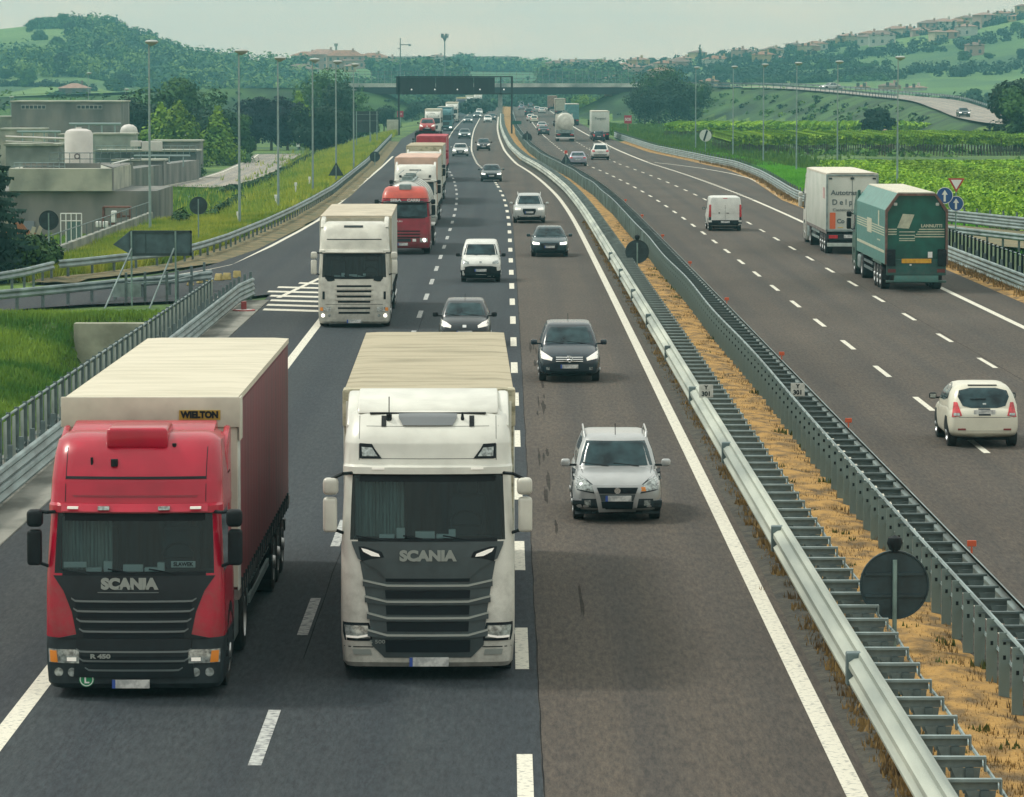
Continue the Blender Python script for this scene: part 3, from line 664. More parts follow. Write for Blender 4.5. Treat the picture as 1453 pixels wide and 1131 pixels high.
MB().tube([at(300, 409) + Vector((0, 0, .75)), at(272, 418) + Vector((0, 0, .75)), at(237, 427) + Vector((0, 0, .75)), at(179, 429) + Vector((0, 0, .75))], .03, 6).box(*(lambda a: (a.x - .5, a.x + .6, a.y, a.y + .03, .2, .72))(at(178, 429))).build('rail', M_GALV, pc)
# right guard rails
rp = [(road(redge(y_) - .05, y_), y_) for y_ in [600 - 8 * i for i in range(68)]]
rail_thing('guard rail along the outer edge of the opposite carriageway by the vineyard', rp, 1, 3, double=2)
a0, a1, a2 = at(1335, 306), at(1395, 310), at(1500, 319)
rail_thing('upper guard rail of the side road in front of the vineyard', [(22.9, 262), (26.0, 244), (28.9, 230), (33, 215)], 1, 2.4, double=2)
rail_thing('lower guard rail of the side road right of the green truck', [(21.9, 232), (23.3, 216), (25.8, 205), (29.5, 192)], 1, 2.4)
ft = thing('slatted_fence', 'slatted fence with dark posts behind the right guard rail beside the green truck', 'fence', group='slatted steel fences')
b = MB(); b.tube([(21.7, 110, 1.12), (21.75, 205, 1.12)], .03, 8).tube([(21.7, 110, .28), (21.75, 205, .28)], .02, 6); b.build('top_rail', M_GALV, ft)
pb = MB().box(-.06, .06, -.012, .012, -.1, 1.2).box(-.05, -.035, -.05, .05, -.1, 1.2).box(.035, .05, -.05, .05, -.1, 1.2); pp = pb.build('post', M_BLACK, ft)
inst(pp, 'post', ft, [(21.7, 112 + 1.6 * i, 0) for i in range(58)])
pb = MB().box(-.006, .006, -.5, .5, .2, 1.06); pp = pb.build('slat_panel', mat('green_slat', (.20, .30, .18), .6, var=.25, scale=2), ft)
inst(pp, 'slat_panel', ft, [(21.72, 112.8 + 1.6 * i, 0) for i in range(58)])
# side road surface between the two far rails
b = MB(); b.strip([(22.6, 262, -.02), (26.4, 240, -.02), (32, 222, -.02)], [(22.2, 226, -.02), (25.0, 211, -.02), (30.0, 197, -.02)]); struct(b.build('side_road', mat('side_road_gravel', (.22, .18, .10), .95, col2=(.13, .13, .07), scale=.8, detail=8), smooth=20))
b = MB(); b.strip([(24.0, 198, -.25), (30, 186, -.3)], [(23.5, 176, -.25), (30, 168, -.3)]); struct(b.build('ground_straw', mat('pale_straw', (.55, .42, .18), .95, var=.25, scale=2), smooth=20))
# rails along the overpass approaches
def off(p): return [(q.x, q.y, q.z) for q in p]
rail_thing('guard rail along the near side of the right overpass approach road', off(PR_R)[:38], -1, 4, group='guard rails on the overpass approaches', beam_m=M_GALVD)
rail_thing('guard rail along the far side of the right overpass approach road', off(PR_L), -1, 4, group='guard rails on the overpass approaches')
# ------------------------------------------------------------------ vehicles: shared pieces
def wheel(parent, x, y, r=.5, w_=.3, name='wheel', rim=M_RIM, dual=False):
    s = 1 if x > 0 else -1
    o = MB().lathe([(-w_ / 2, r * .62), (-w_ / 2, r * .9), (-w_ * .42, r), (w_ * .42, r), (w_ / 2, r * .9), (w_ / 2, r * .62)], 26).build('wheel', M_TYRE, parent, 40, loc=(x, y, r))
    d = -.05 if not dual else -.16
    rm = MB().lathe([(s * w_ * .44, r * .63), (s * w_ * .50, r * .60), (s * (w_ * .5 + d), r * .50), (s * (w_ * .5 + d), r * .26), (s * (w_ * .5 + d + .08), r * .2), (s * (w_ * .5 + d + .09), 0.001)], 22)
    for k in range(8):
        a = k * math.pi / 4; rm.cyl((s * (w_ * .5 + d), r * .37 * math.cos(a), r * .37 * math.sin(a)), (s * (w_ * .5 + d + .012), r * .37 * math.cos(a), r * .37 * math.sin(a)), r * .055, 8, 1)
    rm.build('rim', [rim, M_BLACK], o, 40)
    return o
def rbox(name, x0, x1, y0, y1, z0, z1, m, parent, bv=.03, seg=3): return MB().box(x0, x1, y0, y1, z0, z1).build(name, m, parent, 40, bevel=bv, seg=seg)
M_GLASS = glass('windshield_glass', (.44, .58, .60), .02)
M_FAB = mat('seat_fabric', (.035, .05, .06), .9); M_DASH = mat('dashboard', (.012, .018, .022), .8); M_CURT = mat('pale_curtain', (.26, .30, .28), .9, var=.3, scale=6, stretch=(6, 1, .3))
M_PAPER = mat('paper', (.75, .77, .75), .8); M_FIG = mat('dark_clothing', (.09, .12, .16), .9); M_SKIN = mat('skin', (.42, .25, .17), .6)

CABS = {
 # bottom, windscreen foot, windscreen top, roof top
 'new':  dict(zb=.20, w0=2.02, w1=2.94, zr=3.84, low=.95, slope=.24),
 'r':    dict(zb=.14, w0=1.74, w1=2.56, zr=3.62, low=.85, slope=.20),
 'flat': dict(zb=.28, w0=1.85, w1=2.60, zr=3.60, low=.90, slope=.16),
 'day':  dict(zb=.30, w0=1.82, w1=2.52, zr=3.02, low=.90, slope=.18),
}
def cab(t, kind, pm, glass_m, low_m=None, mirror_m=M_BLACK, roof_m=None):
    """tractor cab, front at y=0; returns the surface for draping panels"""
    c = CABS[kind]; zb, w0, w1, zr, sl = c['zb'], c['w0'], c['w1'], c['zr'], c['slope']
    day = kind == 'day'
    lv = [(zb, 1.17, .10, 2.2, .22, .03, .07), (zb + .07, 1.22, .03, 2.25, .24, .03, .09), (c['low'] - .3, 1.245, .0, 2.25, .26, .03, .11), (c['low'], 1.25, .02, 2.25, .28, .04, .12),
          (w0 - .25, 1.245, .06, 2.25, .24, .05, .13), (w0, 1.235, .10, 2.25, .20, .05, .13),
          (w0 + (w1 - w0) * .5, 1.215, .10 + sl * .5, 2.25, .19, .05, .13), (w1, 1.19, .10 + sl, 2.25, .18, .05, .12)]
    if day: lv += [(w1 + .015, 1.15, .06 + sl, 2.25, .3, .05, .12), (w1 + .16, 1.15, .10 + sl, 2.25, .3, .05, .12), (w1 + .2, 1.14, .22 + sl, 2.24, .3, .06, .12), (w1 + .38, 1.10, .42 + sl, 2.2, .32, .1, .12), (zr - .03, 1.0, .75, 2.1, .3, .2, .1), (zr, .85, .95, 2.0, .3, .2, .1)]
    else: lv += [(w1 + .015, 1.22, .02 + sl, 2.25, .28, .05, .13), (w1 + .11, 1.22, .03 + sl, 2.25, .28, .05, .13), (w1 + .14, 1.21, .12 + sl, 2.25, .28, .05, .13),
               (w1 + .42, 1.20, .20 + sl, 2.25, .28, .05, .14), (w1 + .45, 1.20, .21 + sl, 2.25, .28, .05, .14), (zr - .28, 1.18, .42 + sl, 2.25, .34, .06, .16), (zr - .10, 1.15, .62 + sl, 2.24, .34, .08, .16), (zr - .02, 1.03, .86 + sl, 2.2, .32, .12, .14), (zr, .94, 1.05 + sl, 2.15, .3, .12, .1)]
    def key(j, i, ce):
        if j in (5, 6) and (i < 9 or i == 39): return 'windshield'
        if j in (5, 6) and 12 <= i <= 15: return 'side_window'
        if j in (5, 6) and 32 <= i <= 35: return 'side_window'
        if j < 3: return 'bumper'
        return 'body'
    st = stack(lv, nc=4, nf=8, ns=6, key=key)
    bv = bvh_of(st['_all'])
    cb = st['body'].build('cab_shell', pm, t, 38)
    st['bumper'].build('bumper', low_m or pm, t, 38)
    st['windshield'].build('windshield', glass_m, t, 60)
    st['side_window'].build('side_window', M_WIN, t, 60)
    # windscreen rubber, wipers, sun visor edge
    panel(bv, [[(-1.0, w0 - .05), (0, w0 - .06), (1.0, w0 - .05)], [(-1.0, w0 + .03), (0, w0 + .02), (1.0, w0 + .03)]], M_BLACK, 'windshield_seal', t, off=.012, nu=12, nv=1)
    panel(bv, [(w1 - .10, -.98, .98), (w1, -.98, .98)], M_BLACK, 'windshield_band', t, off=.008, nu=12, nv=1)
    wp = MB()
    for x0 in (-.62, .05, .62): wp.tube([(x0, -.01, w0 + .01), (x0 - .40, .02, w0 + .075)], .012, 5)
    wp.build('wiper', M_BLACK, t)
    # mirrors on arms
    for s in (-1, 1):
        mm = rbox('mirror', s * 1.30 - .0 if s > 0 else s * 1.50, s * 1.50 if s > 0 else -1.30, .22, .42, w0 + .10, w0 + .60, mirror_m, t, .05)
        rbox('upper_mirror', min(s * 1.28, s * 1.50), max(s * 1.28, s * 1.50), .20, .42, w0 + .64, w0 + .88, mirror_m, mm, .06)
        MB().tube([(s * 1.08, .40, w1 + .02), (s * 1.22, .30, w1 + .02), (s * 1.38, .32, w0 + .86)], .025, 6).tube([(s * 1.12, .35, w0 + .05), (s * 1.36, .32, w0 + .14)], .025, 6).build('mirror_arm', M_BLACK, mm)
    # chassis, tank, wheels, steps
    MB().box(-.42, .42, .5, 6.2, .55, .92).box(-1.15, 1.15, 2.3, 2.5, .6, 1.3).build('chassis', M_BLACK, t)
    for s in (-1, 1):
        wheel(t, s * 1.07, 1.38, .5, .32); wheel(t, s * .96, 5.0, .5, .52, dual=True)
        b = MB(); n = 12
        for k in range(n):
            a0, a1 = math.pi * k / n, math.pi * (k + 1) / n
            b.box(-.02, .02, 0, .14, 0, 0.09, M=Matrix.Translation((s * 1.235, 1.38 + .56 * math.cos((a0 + a1) / 2), .5 + .56 * math.sin((a0 + a1) / 2))) @ Matrix.Rotation((a0 + a1) / 2 , 4, 'X') @ Matrix.Translation((0, -.0, 0)))
        b.build('wheel_arch', M_BLACK, t)
        rbox('fuel_tank', min(s * .55, s * 1.2), max(s * .55, s * 1.2), 2.6, 3.9, .35, .95, M_GALV if s > 0 else M_DARK, t, .08)
    return bv
def interior(t, c, driver_x=.55, curtain=True):
    w0, w1 = c['w0'], c['w1']
    i = rbox('dashboard', -1.08, 1.08, .42, .95, w0 - .55, w0 - .02, M_DASH, t, .06)
    for s in (-.58, .58):
        st = rbox('seat', s - .27, s + .27, 1.15, 1.35, w0 - .5, w0 + .55, M_FAB, t, .08); rbox('headrest', s - .15, s + .15, 1.13, 1.28, w0 + .56, w0 + .76, M_FAB, st, .05)
    b = MB(); n = 20; cx, cy, cz = driver_x, .98, w0 + .12
    pts = [(cx + .23 * math.cos(2 * math.pi * k / n), cy + .12 * math.sin(2 * math.pi * k / n), cz + .20 * math.sin(2 * math.pi * k / n)) for k in range(n + 1)]
    b.tube(pts, .016, 6).tube([(cx - .2, cy, cz), (cx + .2, cy, cz)], .014, 5); b.build('steering_wheel', M_BLACK, t)
    if curtain:
        b = MB()
        for k in range(14):
            x = -1.02 + .05 * k; b.cyl((x, .62 + .02 * (k % 2), w0), (x, .62, w1 - .08), .03, 6)
        b.build('curtain', M_CURT, t, 50)
    MB().box(-1.1, 1.1, 2.1, 2.14, w0 - .6, w1 + .1).build('bunk_curtain', mat('bunk_curtain', (.022, .042, .05), .9, var=.5, scale=3, stretch=(5, 1, .4)), t)
    b = MB()
    for k, (x, wd, h) in enumerate(((-.7, .22, .05), (-.18, .28, .09), (.12, .2, .05), (.3, .1, .12), (-.45, .12, .14))): b.box(x, x + wd, .42, .5, w0 - .01, w0 + h)
    b.build('papers', M_PAPER, t, bevel=.01)
def trailer(t, style, y0, L_, side_m, roof_m, front_m, zt=4.0, z0=1.15, lips=True, rear=False, axles=(9.0, 10.3, 11.6), name='trailer_box'):
    hw = 1.25
    MB().box(-.5, .5, y0 + .8, y0 + L_ - .1, .8, z0 - .05).box(-1.2, 1.2, y0 + L_ - .35, y0 + L_ - .12, .55, .75).build('trailer_chassis', M_BLACK, t)
    for a in axles:
        for s in (-1, 1): wheel(t, s * 1.06, y0 + a, .5, .38)
    if style in ('box', 'curtain'):
        b = MB(); b.box(-hw, hw, y0, y0 + L_, z0, zt - .08)
        tb = b.build(name, side_m, t, 40, bevel=.03)
        # roof sheet, slightly sagging between bows
        nx, ny = 10, 60; vs = []
        for j in range(ny + 1):
            for i in range(nx + 1):
                x = -hw - .01 + 2 * (hw + .01) * i / nx; yy = y0 - .02 + (L_ + .04) * j / ny
                e = min(1, (1 - abs(x) / (hw + .01)) * 5); sag = .022 * abs(math.sin(math.pi * yy / .62)) * e if style == 'curtain' else 0
                vs.append((x, yy, zt - .03 + .03 * e - sag))
        rb = MB().add(vs, [(j * (nx + 1) + i, j * (nx + 1) + i + 1, (j + 1) * (nx + 1) + i + 1, (j + 1) * (nx + 1) + i) for j in range(ny) for i in range(nx)])
        rim_ = [(-hw - .012, y0 - .022), (hw + .012, y0 - .022), (hw + .012, y0 + L_ + .022), (-hw - .012, y0 + L_ + .022)]
        rb.add([(x, y, z) for z in (zt - .11, zt - .028) for x, y in rim_], [(0, 1, 5, 4), (1, 2, 6, 5), (2, 3, 7, 6), (3, 0, 4, 7)])
        rb.build('trailer_roof', roof_m, t, 30)
        MB().box(-hw - .015, hw + .015, y0 - .045, y0 - .015, z0 + .05, zt - .10).build('front_wall', front_m, t, bevel=.01)
        if style == 'curtain':
            for s in (-1, 1):
                # the side curtain with hanging folds and buckles along the hem
                vs = []; ny = 110; nz = 5
                for j in range(ny + 1):
                    for k in range(nz + 1):
                        yy = y0 + .35 + (L_ - .6) * j / ny; z = z0 + .02 + (zt - .17 - z0) * k / nz
                        vs.append((s * (hw + .012 + .010 * math.sin(yy * 9.5) * math.sin(math.pi * k / nz)), yy, z))
                MB().add(vs, [(j * (nz + 1) + k, j * (nz + 1) + k + 1, (j + 1) * (nz + 1) + k + 1, (j + 1) * (nz + 1) + k) for j in range(ny) for k in range(nz)]).build('side_curtain', side_m, t, 60)
                MB().box(min(s * hw, s * (hw + .03)), max(s * hw, s * (hw + .03)), y0 - .02, y0 + .33, z0, zt - .1).build('corner_post', mat('post_white', (.55, .58, .54), .5, var=.2, scale=3), t, bevel=.02)
                b = MB()
                for k in range(26): b.box(min(s * (hw + .01), s * (hw + .04)), max(s * (hw + .01), s * (hw + .04)), y0 + .6 + k * .49, y0 + .64 + k * .49, z0 - .16, z0 + .12)
                b.build('buckle', M_DARK, t)
        MB().box(-hw - .02, hw + .02, y0, y0 + L_, z0 - .14, z0 + .01).build('floor_frame', mat('floor_frame', (.16, .14, .13), .7, var=.4, scale=3), t)
    for s in (-1, 1):
        b = MB()
        for z in (.55, .85): b.box(min(s * 1.18, s * 1.22), max(s * 1.18, s * 1.22), y0 + 3.2, y0 + axles[0] - .9, z, z + .12)
        b.box(min(s * 1.15, s * 1.18), max(s * 1.15, s * 1.18), y0 + 3.3, y0 + 3.38, .5, z0).build('side_guard', M_GALV, t)
        rbox('pallet_box', min(s * .6, s * 1.2), max(s * .6, s * 1.2), y0 + 4.0, y0 + 6.0, .5, 1.0, M_DARK, t, .03)
        rbox('mud_flap', min(s * .85, s * 1.25), max(s * .85, s * 1.25), y0 + axles[0] - .75, y0 + axles[0] - .72, .3, 1.0, M_BLACK, t, .005)

def place(px, py, rz=0, flip=False, L_=0, z=0):
    p = at(px, py, z)
    return ((p.x, p.y, z), 0.0) if not flip else ((p.x, p.y + L_, z), math.pi)

def plate(t, x, y, z, wd=.52, h=.12, nm='number_plate', m=None, up=1):
    o = MB().box(-wd / 2, wd / 2, -.012, .012, -h / 2, h / 2).build(nm, m or M_PLATE, t, bevel=.004, loc=(x, y, z))
    MB().box(-wd / 2 - .002, -wd / 2 + .045, -.016, .0, -h / 2, h / 2).build('plate_band', M_BLUE, o)
    return o
def yfront(bv, x, z, off=.02):
    h = bv.ray_cast(Vector((x, -30, z)), Vector((0, 1, 0))); return (h[0].y if h[0] else 0) - off

# ---- white cab with tall roof and grey grille
P_WHITE = paint('white', (.65, .66, .60)); P_CREAM = paint('cream', (.60, .60, .53), dirt=.14); P_RED = paint('red', (.40, .006, .030), .25, .12)
G1 = mat('grille_grey', (.050, .070, .076), .45, .2, var=.15, scale=4); G2 = mat('grille_dark', (.008, .013, .017), .6, spec=.2); G3 = mat('grille_silver', (.34, .38, .36), .4, .5)
R_BEIGE = mat('roof_fabric_beige', (.42, .375, .265), .85, col2=(.27, .245, .165), scale=1.1, detail=8, stretch=(.6, 2.4, 1), lo=.3, hi=.55)
R_WHITE = mat('roof_fabric_white', (.62, .58, .46), .8, col2=(.50, .47, .36), scale=1.2, detail=7, stretch=(.5, 3, 1), lo=.3, hi=.6)
F_BEIGE = mat('front_tarp', (.50, .47, .34), .8, col2=(.22, .21, .14), scale=4, detail=8, stretch=(1, 1, 2), lo=.34, hi=.52)
loc, rz = place(607, 967); rz = R(.7)
t = thing('semi_truck', 'white semi truck with grey grille and beige tarpaulin roof in the middle lane, nearest', 'truck', loc, rz, 'trucks driving towards the overpass viewer')
bv = cab(t, 'new', P_WHITE, M_GLASS, mirror_m=P_CREAM); interior(t, CABS['new'], .55)
panel(bv, [(.34, -.62, .62), (.52, -.80, .80), (.95, -.84, .84), (1.5, -.93, .93), (1.72, -.97, .97)], G1, 'grille', t, off=.012, nu=14)
panel(bv, [(1.48, -.60, .60), (1.60, -.72, .72), (1.76, -1.0, 1.0), (1.95, -1.08, 1.08), (2.0, -1.09, 1.09)], G1, 'badge_panel', t, off=.035, nu=16)
for z0, z1, x in ((.42, .60, .60), (.72, .86, .58), (.96, 1.09, .59), (1.19, 1.31, .60), (1.43, 1.62, .60)):
    panel(bv, [(z0, -x, x), (z1, -x - .01, x + .01)], G2, 'grille_opening', t, off=.022, nu=8, nv=1)
for z, x in ((.655, .86), (.90, .87), (1.135, .90), (1.365, .93)):
    panel(bv, [[(-x, z - .0), (-.60, z - .03), (.60, z - .03), (x, z)], [(-x, z + .10), (-.58, z + .015), (.58, z + .015), (x, z + .10)]], G1, 'grille_wing', t, off=.045, nu=24, nv=2)
    panel(bv, [[(-x, z + .075), (-.58, z + .0), (.58, z + .0), (x, z + .075)], [(-x, z + .10), (-.58, z + .028), (.58, z + .028), (x, z + .10)]], G3, 'grille_slat', t, off=.06, nu=24, nv=1)
for s in (0,):
    panel(bv, [(.58, .79, 1.19), (.70, .80, 1.22), (.84, .84, 1.22)], G2, 'headlight_housing', t, off=.012, mirror=True, nu=6)
    panel(bv, [(.62, .82, 1.17), (.80, .86, 1.2)], M_LAMP, 'headlight', t, off=.024, mirror=True, nu=6)
    panel(bv, [[(.81, .655), (1.0, .62), (1.17, .625)], [(.81, .685), (1.0, .65), (1.17, .655)]], M_LITW, 'running_light', t, off=.034, mirror=True, nu=8, nv=1)
    panel(bv, [[(.62, 1.78), (.80, 1.76), (.95, 1.72)], [(.66, 1.86), (.90, 1.93), (.99, 1.93)]], G2, 'upper_lamp_housing', t, off=.045, mirror=True, nu=6)
    panel(bv, [[(.68, 1.79), (.80, 1.80), (.92, 1.86)], [(.70, 1.83), (.86, 1.89), (.95, 1.91)]], M_LITW, 'upper_lamp', t, off=.055, mirror=True, nu=6)
    panel(bv, [(.38, .80, 1.06), (.46, .82, 1.08)], G3, 'fog_lamp', t, off=.015, mirror=True, nu=4)
    panel(bv, [(.485, .78, 1.2), (.50, .78, 1.2)], M_BLACK, 'bumper_seam', t, off=.004, mirror=True, nu=6, nv=1)
    panel(bv, [[(.66, 3.17), (.98, 3.17)], [(.76, 3.30), (.98, 3.30)], [(.80, 3.37), (.98, 3.38)]], G2, 'roof_lamp_housing', t, off=.02, mirror=True, nu=5)
    panel(bv, [[(.72, 3.20), (.94, 3.20)], [(.80, 3.32), (.95, 3.33)]], M_LAMP, 'roof_lamp', t, off=.035, mirror=True, nu=4)
    panel(bv, [(3.02, .62, .80), (3.045, .62, .80)], M_LITW, 'marker_lamp', t, off=.02, mirror=True, nu=2, nv=1)
    panel(bv, [[(.98, 3.14), (.99, 3.14)], [(.98, 3.74), (.99, 3.74)]], mat('seam', (.16, .17, .16), .8), 'roof_seam', t, off=.002, mirror=True, nu=1, nv=8)
plate(t, .02, yfront(bv, 0, .28), .28, .56, .13)
text('SCANIA', .20, (0, yfront(bv, .2, 1.78, .052), 1.80), G3, t, bold=.012, width=.82)
text('S 500', .07, (-.72, yfront(bv, -.7, .57, .03), .57), G3, t, width=.22)
panel(bv, [[(-.36, 3.62), (.36, 3.62)], [(-.42, 3.72), (.42, 3.72)], [(-.42, 3.78), (.42, 3.78)]], mat('hatch_grey', (.16, .18, .19), .4), 'roof_light_bar', t, off=.03, nu=10)
MB().prism([(1.02, 3.77), (1.12, 3.86), (2.1, 4.04), (2.28, 4.04), (2.28, 3.66)], (-1.02, 1.02), 'x').build('air_deflector', P_WHITE, t, 40, bevel=.03)
MB().box(-.84, .84, .96, 1.06, 3.765, 3.785).build('deflector_gap', M_BLACK, t)
panel(bv, [[(.60, 3.60), (.67, 3.60)], [(.60, 3.745), (.67, 3.745)]], M_BLACK, 'roof_bracket', t, off=.012, mirror=True, nu=2, nv=3)
for s in (-1, 1): MB().prism([(.95, 3.60), (1.3, 3.80), (2.2, 4.0), (2.38, 4.0), (2.38, 3.2), (1.3, 3.2)], (min(s * 1.0, s * 1.18), max(s * .88, s * 1.18)), 'x').build('side_deflector', P_WHITE, t, 40, bevel=.05)
for s in (-1, 1): MB().prism([(2.28, 1.2), (2.75, 1.2), (2.75, 3.7), (2.28, 3.85)], (min(s * 1.19, s * 1.225), max(s * 1.19, s * 1.225)), 'x').build('side_fairing', P_WHITE, t, bevel=.01)
b = MB()
b.tube([(-.56, .85, 3.72), (-.56, .9, 4.02)], .008, 5).cyl((-.56, .85, 3.68), (-.56, .85, 3.77), .04, 8).cyl((.5, .85, 3.68), (.5, .85, 3.80), .03, 8, r2=.012)
b.build('aerial', M_BLACK, t, 40)
trailer(t, 'curtain', 2.95, 13.6, mat('curtain_grey', (.42, .44, .42), .7, var=.15, scale=1), R_BEIGE, F_BEIGE, zt=4.0)
fb = MB(); fb.box(-1.27, 1.27, 2.84, 2.93, 3.66, 3.99); fb.box(-1.29, -1.16, 2.80, 3.3, 3.42, 3.98).box(1.16, 1.29, 2.80, 3.3, 3.42, 3.98); fb.build('front_tarp', F_BEIGE, t, 40, bevel=.03)
b = MB()
for k in range(11): b.cyl((-1.15 + .23 * k, 2.84, 3.73), (-1.15 + .23 * k, 2.79, 3.73), .028, 8)
b.build('tarp_eyelet', M_BLACK, t)

b = MB(); 
panel(bv, [[(-.95, 3.16), (.95, 3.16)], [(-.95, 3.17), (.95, 3.17)]], MATS['seam'], 'panel_gap', t, off=.002, nu=14, nv=1)
panel(bv, [[(-1.02, 3.60), (1.02, 3.60)], [(-1.02, 3.608), (1.02, 3.608)]], MATS['seam'], 'panel_gap', t, off=.002, nu=14, nv=1)
# ---- red cab with black grille, white roofed trailer with red curtains
loc, rz = place(190, 992)
t = thing('semi_truck', 'red semi truck with black grille and white trailer roof in the slow lane, nearest', 'truck', loc, rz, 'trucks driving towards the overpass viewer')
bv = cab(t, 'r', P_RED, M_GLASS, low_m=M_DARK); interior(t, CABS['r'], .55)
GB = mat('grille_black', (.010, .017, .021), .45, spec=.3, var=.15, scale=5); GBL = mat('grille_lip', (.15, .18, .185), .35, .3)
panel(bv, [(.30, -.84, .84), (.78, -.80, .80), (.84, -.80, .80)], GB, 'lower_grille', t, off=.03, nu=12)
panel(bv, [(.84, -1.08, 1.08), (.90, -.80, .80), (1.2, -.86, .86), (1.5, -.98, .98), (1.71, -1.13, 1.13)], GB, 'grille', t, off=.02, nu=14)
for z, x in ((.94, .70), (1.08, .74), (1.22, .78), (1.36, .81), (.40, .62), (.53, .70), (.66, .74)):
    panel(bv, [[(-x - .06, z + .03), (-x, z - .01), (x, z - .01), (x + .06, z + .03)], [(-x - .06, z + .05), (-x, z + .015), (x, z + .015), (x + .06, z + .05)]], GBL, 'grille_slat', t, off=.04, nu=20, nv=1)
    panel(bv, [(z - .09, -x, x), (z - .02, -x, x)], G2, 'grille_opening', t, off=.028, nu=10, nv=1)
panel(bv, [(1.48, -.5, .35), (1.49, -.5, .35)], GBL, 'badge_line', t, off=.028, nu=10, nv=1)
text('SCANIA', .20, (-.06, yfront(bv, .2, 1.6, .035), 1.60), G3, t, bold=.014, width=.80)
text('R 450', .08, (-.46, yfront(bv, -.4, .62, .055), .60), G3, t, bold=.004, width=.28)
panel(bv, [(.50, .76, 1.19), (.66, .76, 1.2), (.69, .80, 1.2)], M_LAMP, 'headlight', t, off=.03, mirror=True, nu=6)
panel(bv, [(.51, 1.06, 1.17), (.67, 1.08, 1.18)], M_AMBER, 'indicator', t, off=.04, mirror=True, nu=3)
panel(bv, [(.53, .80, .93), (.58, .80, .93)], M_LITW, 'running_light', t, off=.042, mirror=True, nu=3, nv=1)
for s in (-1, 1):
    for x in (.86, 1.05):
        y_ = yfront(bv, s * x, .37, .0); MB().cyl((s * x, y_ - .015, .37), (s * x, y_ + .05, .37), .062, 14).build('fog_lamp', M_LAMP, t, 40)
y_ = yfront(bv, -.66, .26, .0)
sg = MB().cyl((-.66, y_ - .012, .27), (-.66, y_ + .04, .27), .105, 24).build('emission_badge', mat('green_enamel', (.01, .25, .10), .4), t, 40)
b = MB(); n = 28
for k in range(n):
    a0, a1 = 2 * math.pi * k / n, 2 * math.pi * (k + 1) / n
    b.add([(-.66 + r_ * math.cos(a), y_ - .016, .27 + r_ * math.sin(a)) for a in (a0, a1) for r_ in (.082, .094)], [(0, 1, 3, 2)])
b.build('badge_ring', M_PAPER, sg, fix=False); sgt = text('L', .15, (-.66, y_ - .018, .265), M_PAPER, sg, bold=.003)
plate(t, -.04, yfront(bv, 0, .22, .02), .21, .52, .12)
panel(bv, [(2.60, -1.02, 1.02), (2.70, -1.02, 1.02)], P_RED, 'sun_visor', t, off=.06, nu=12, nv=1)
panel(bv, [(2.625, .34, .50), (2.675, .34, .50)], M_LAMP, 'visor_lamp', t, off=.085, mirror=True, nu=2, nv=1)
panel(bv, [(2.635, .78, .93), (2.665, .78, .93)], M_LITW, 'visor_leds', t, off=.08, mirror=True, nu=2, nv=1)
panel(bv, [(3.03, -.98, .98), (3.065, -.98, .98)], G2, 'roof_joint', t, off=.012, nu=12, nv=1)
panel(bv, [[(-.85, 2.78), (.85, 2.78)], [(-.88, 2.81), (.88, 2.81)]], mat('paint_red_dark', (.22, .006, .02), .35), 'roof_pressing', t, off=.006, nu=12, nv=1)
panel(bv, [[(-.98, 2.72), (-.97, 2.72)], [(-.98, 3.55), (-.97, 3.55)]], G2, 'roof_seam', t, off=.003, nu=1, nv=8)
panel(bv, [[(.98, 2.72), (.99, 2.72)], [(.98, 3.55), (.99, 3.55)]], G2, 'roof_seam', t, off=.003, nu=1, nv=8)
rbox('roof_air_conditioner', -.43, .43, .72, 1.75, 3.42, 3.72, P_RED, t, .06)
MB().prism([(1.3, 3.5), (1.5, 3.6), (2.2, 3.70), (2.33, 3.70), (2.33, 3.4)], (-1.02, 1.02), 'x').build('air_deflector', P_RED, t, 40, bevel=.03)
for s in (-1, 1):
    MB().prism([(1.5, 3.32), (1.9, 3.5), (2.35, 3.62), (2.45, 3.62), (2.45, 2.0), (2.2, 2.0)], (min(s * 1.1, s * 1.2), max(s * 1.1, s * 1.2)), 'x').build('side_deflector', P_RED, t, 40, bevel=.04)
b = MB().cyl((-.30, .55, 3.20), (-.30, .55, 3.30), .05, 10).cyl((.52, .8, 3.4), (.52, .8, 3.5), .03, 8).cyl((-.62, .6, 3.2), (-.62, .6, 3.32), .02, 6); b.build('roof_fitting', M_BLACK, t)
MB().box(-1.0, -.68, .34, .36, 1.80, 1.88).box(.50, .84, .34, .36, 1.80, 1.89).build('cab_sign', M_PAPER, t, bevel=.005)
text('SLAWEK', .075, (.67, .335, 1.845), M_BLACK, t, bold=.003, width=.28)
CURT_RED = mat('curtain_red', (.20, .026, .036), .55, col2=(.11, .032, .036), scale=1.0, detail=9, stretch=(1, 2.2, .5), lo=.3, hi=.7)
F_WHITE = mat('front_white', (.55, .54, .45), .7, var=.1, scale=3)
trailer(t, 'curtain', 2.95, 13.6, CURT_RED, R_WHITE, F_WHITE, zt=4.0)
MB().box(-1.30, 1.30, 2.86, 2.92, 3.55, 3.99).box(1.285, 1.31, 2.86, 3.35, 3.35, 3.98).build('front_tarp', F_WHITE, t, 40, bevel=.02)
s_ = MB().box(.42, 1.02, 2.84, 2.86, 3.66, 3.80).build('maker_board', mat('board_yellow', (.40, .27, .04), .6), t); text('WIELTON', .13, (.72, 2.835, 3.73), M_BLACK, s_, bold=.008, width=.55)

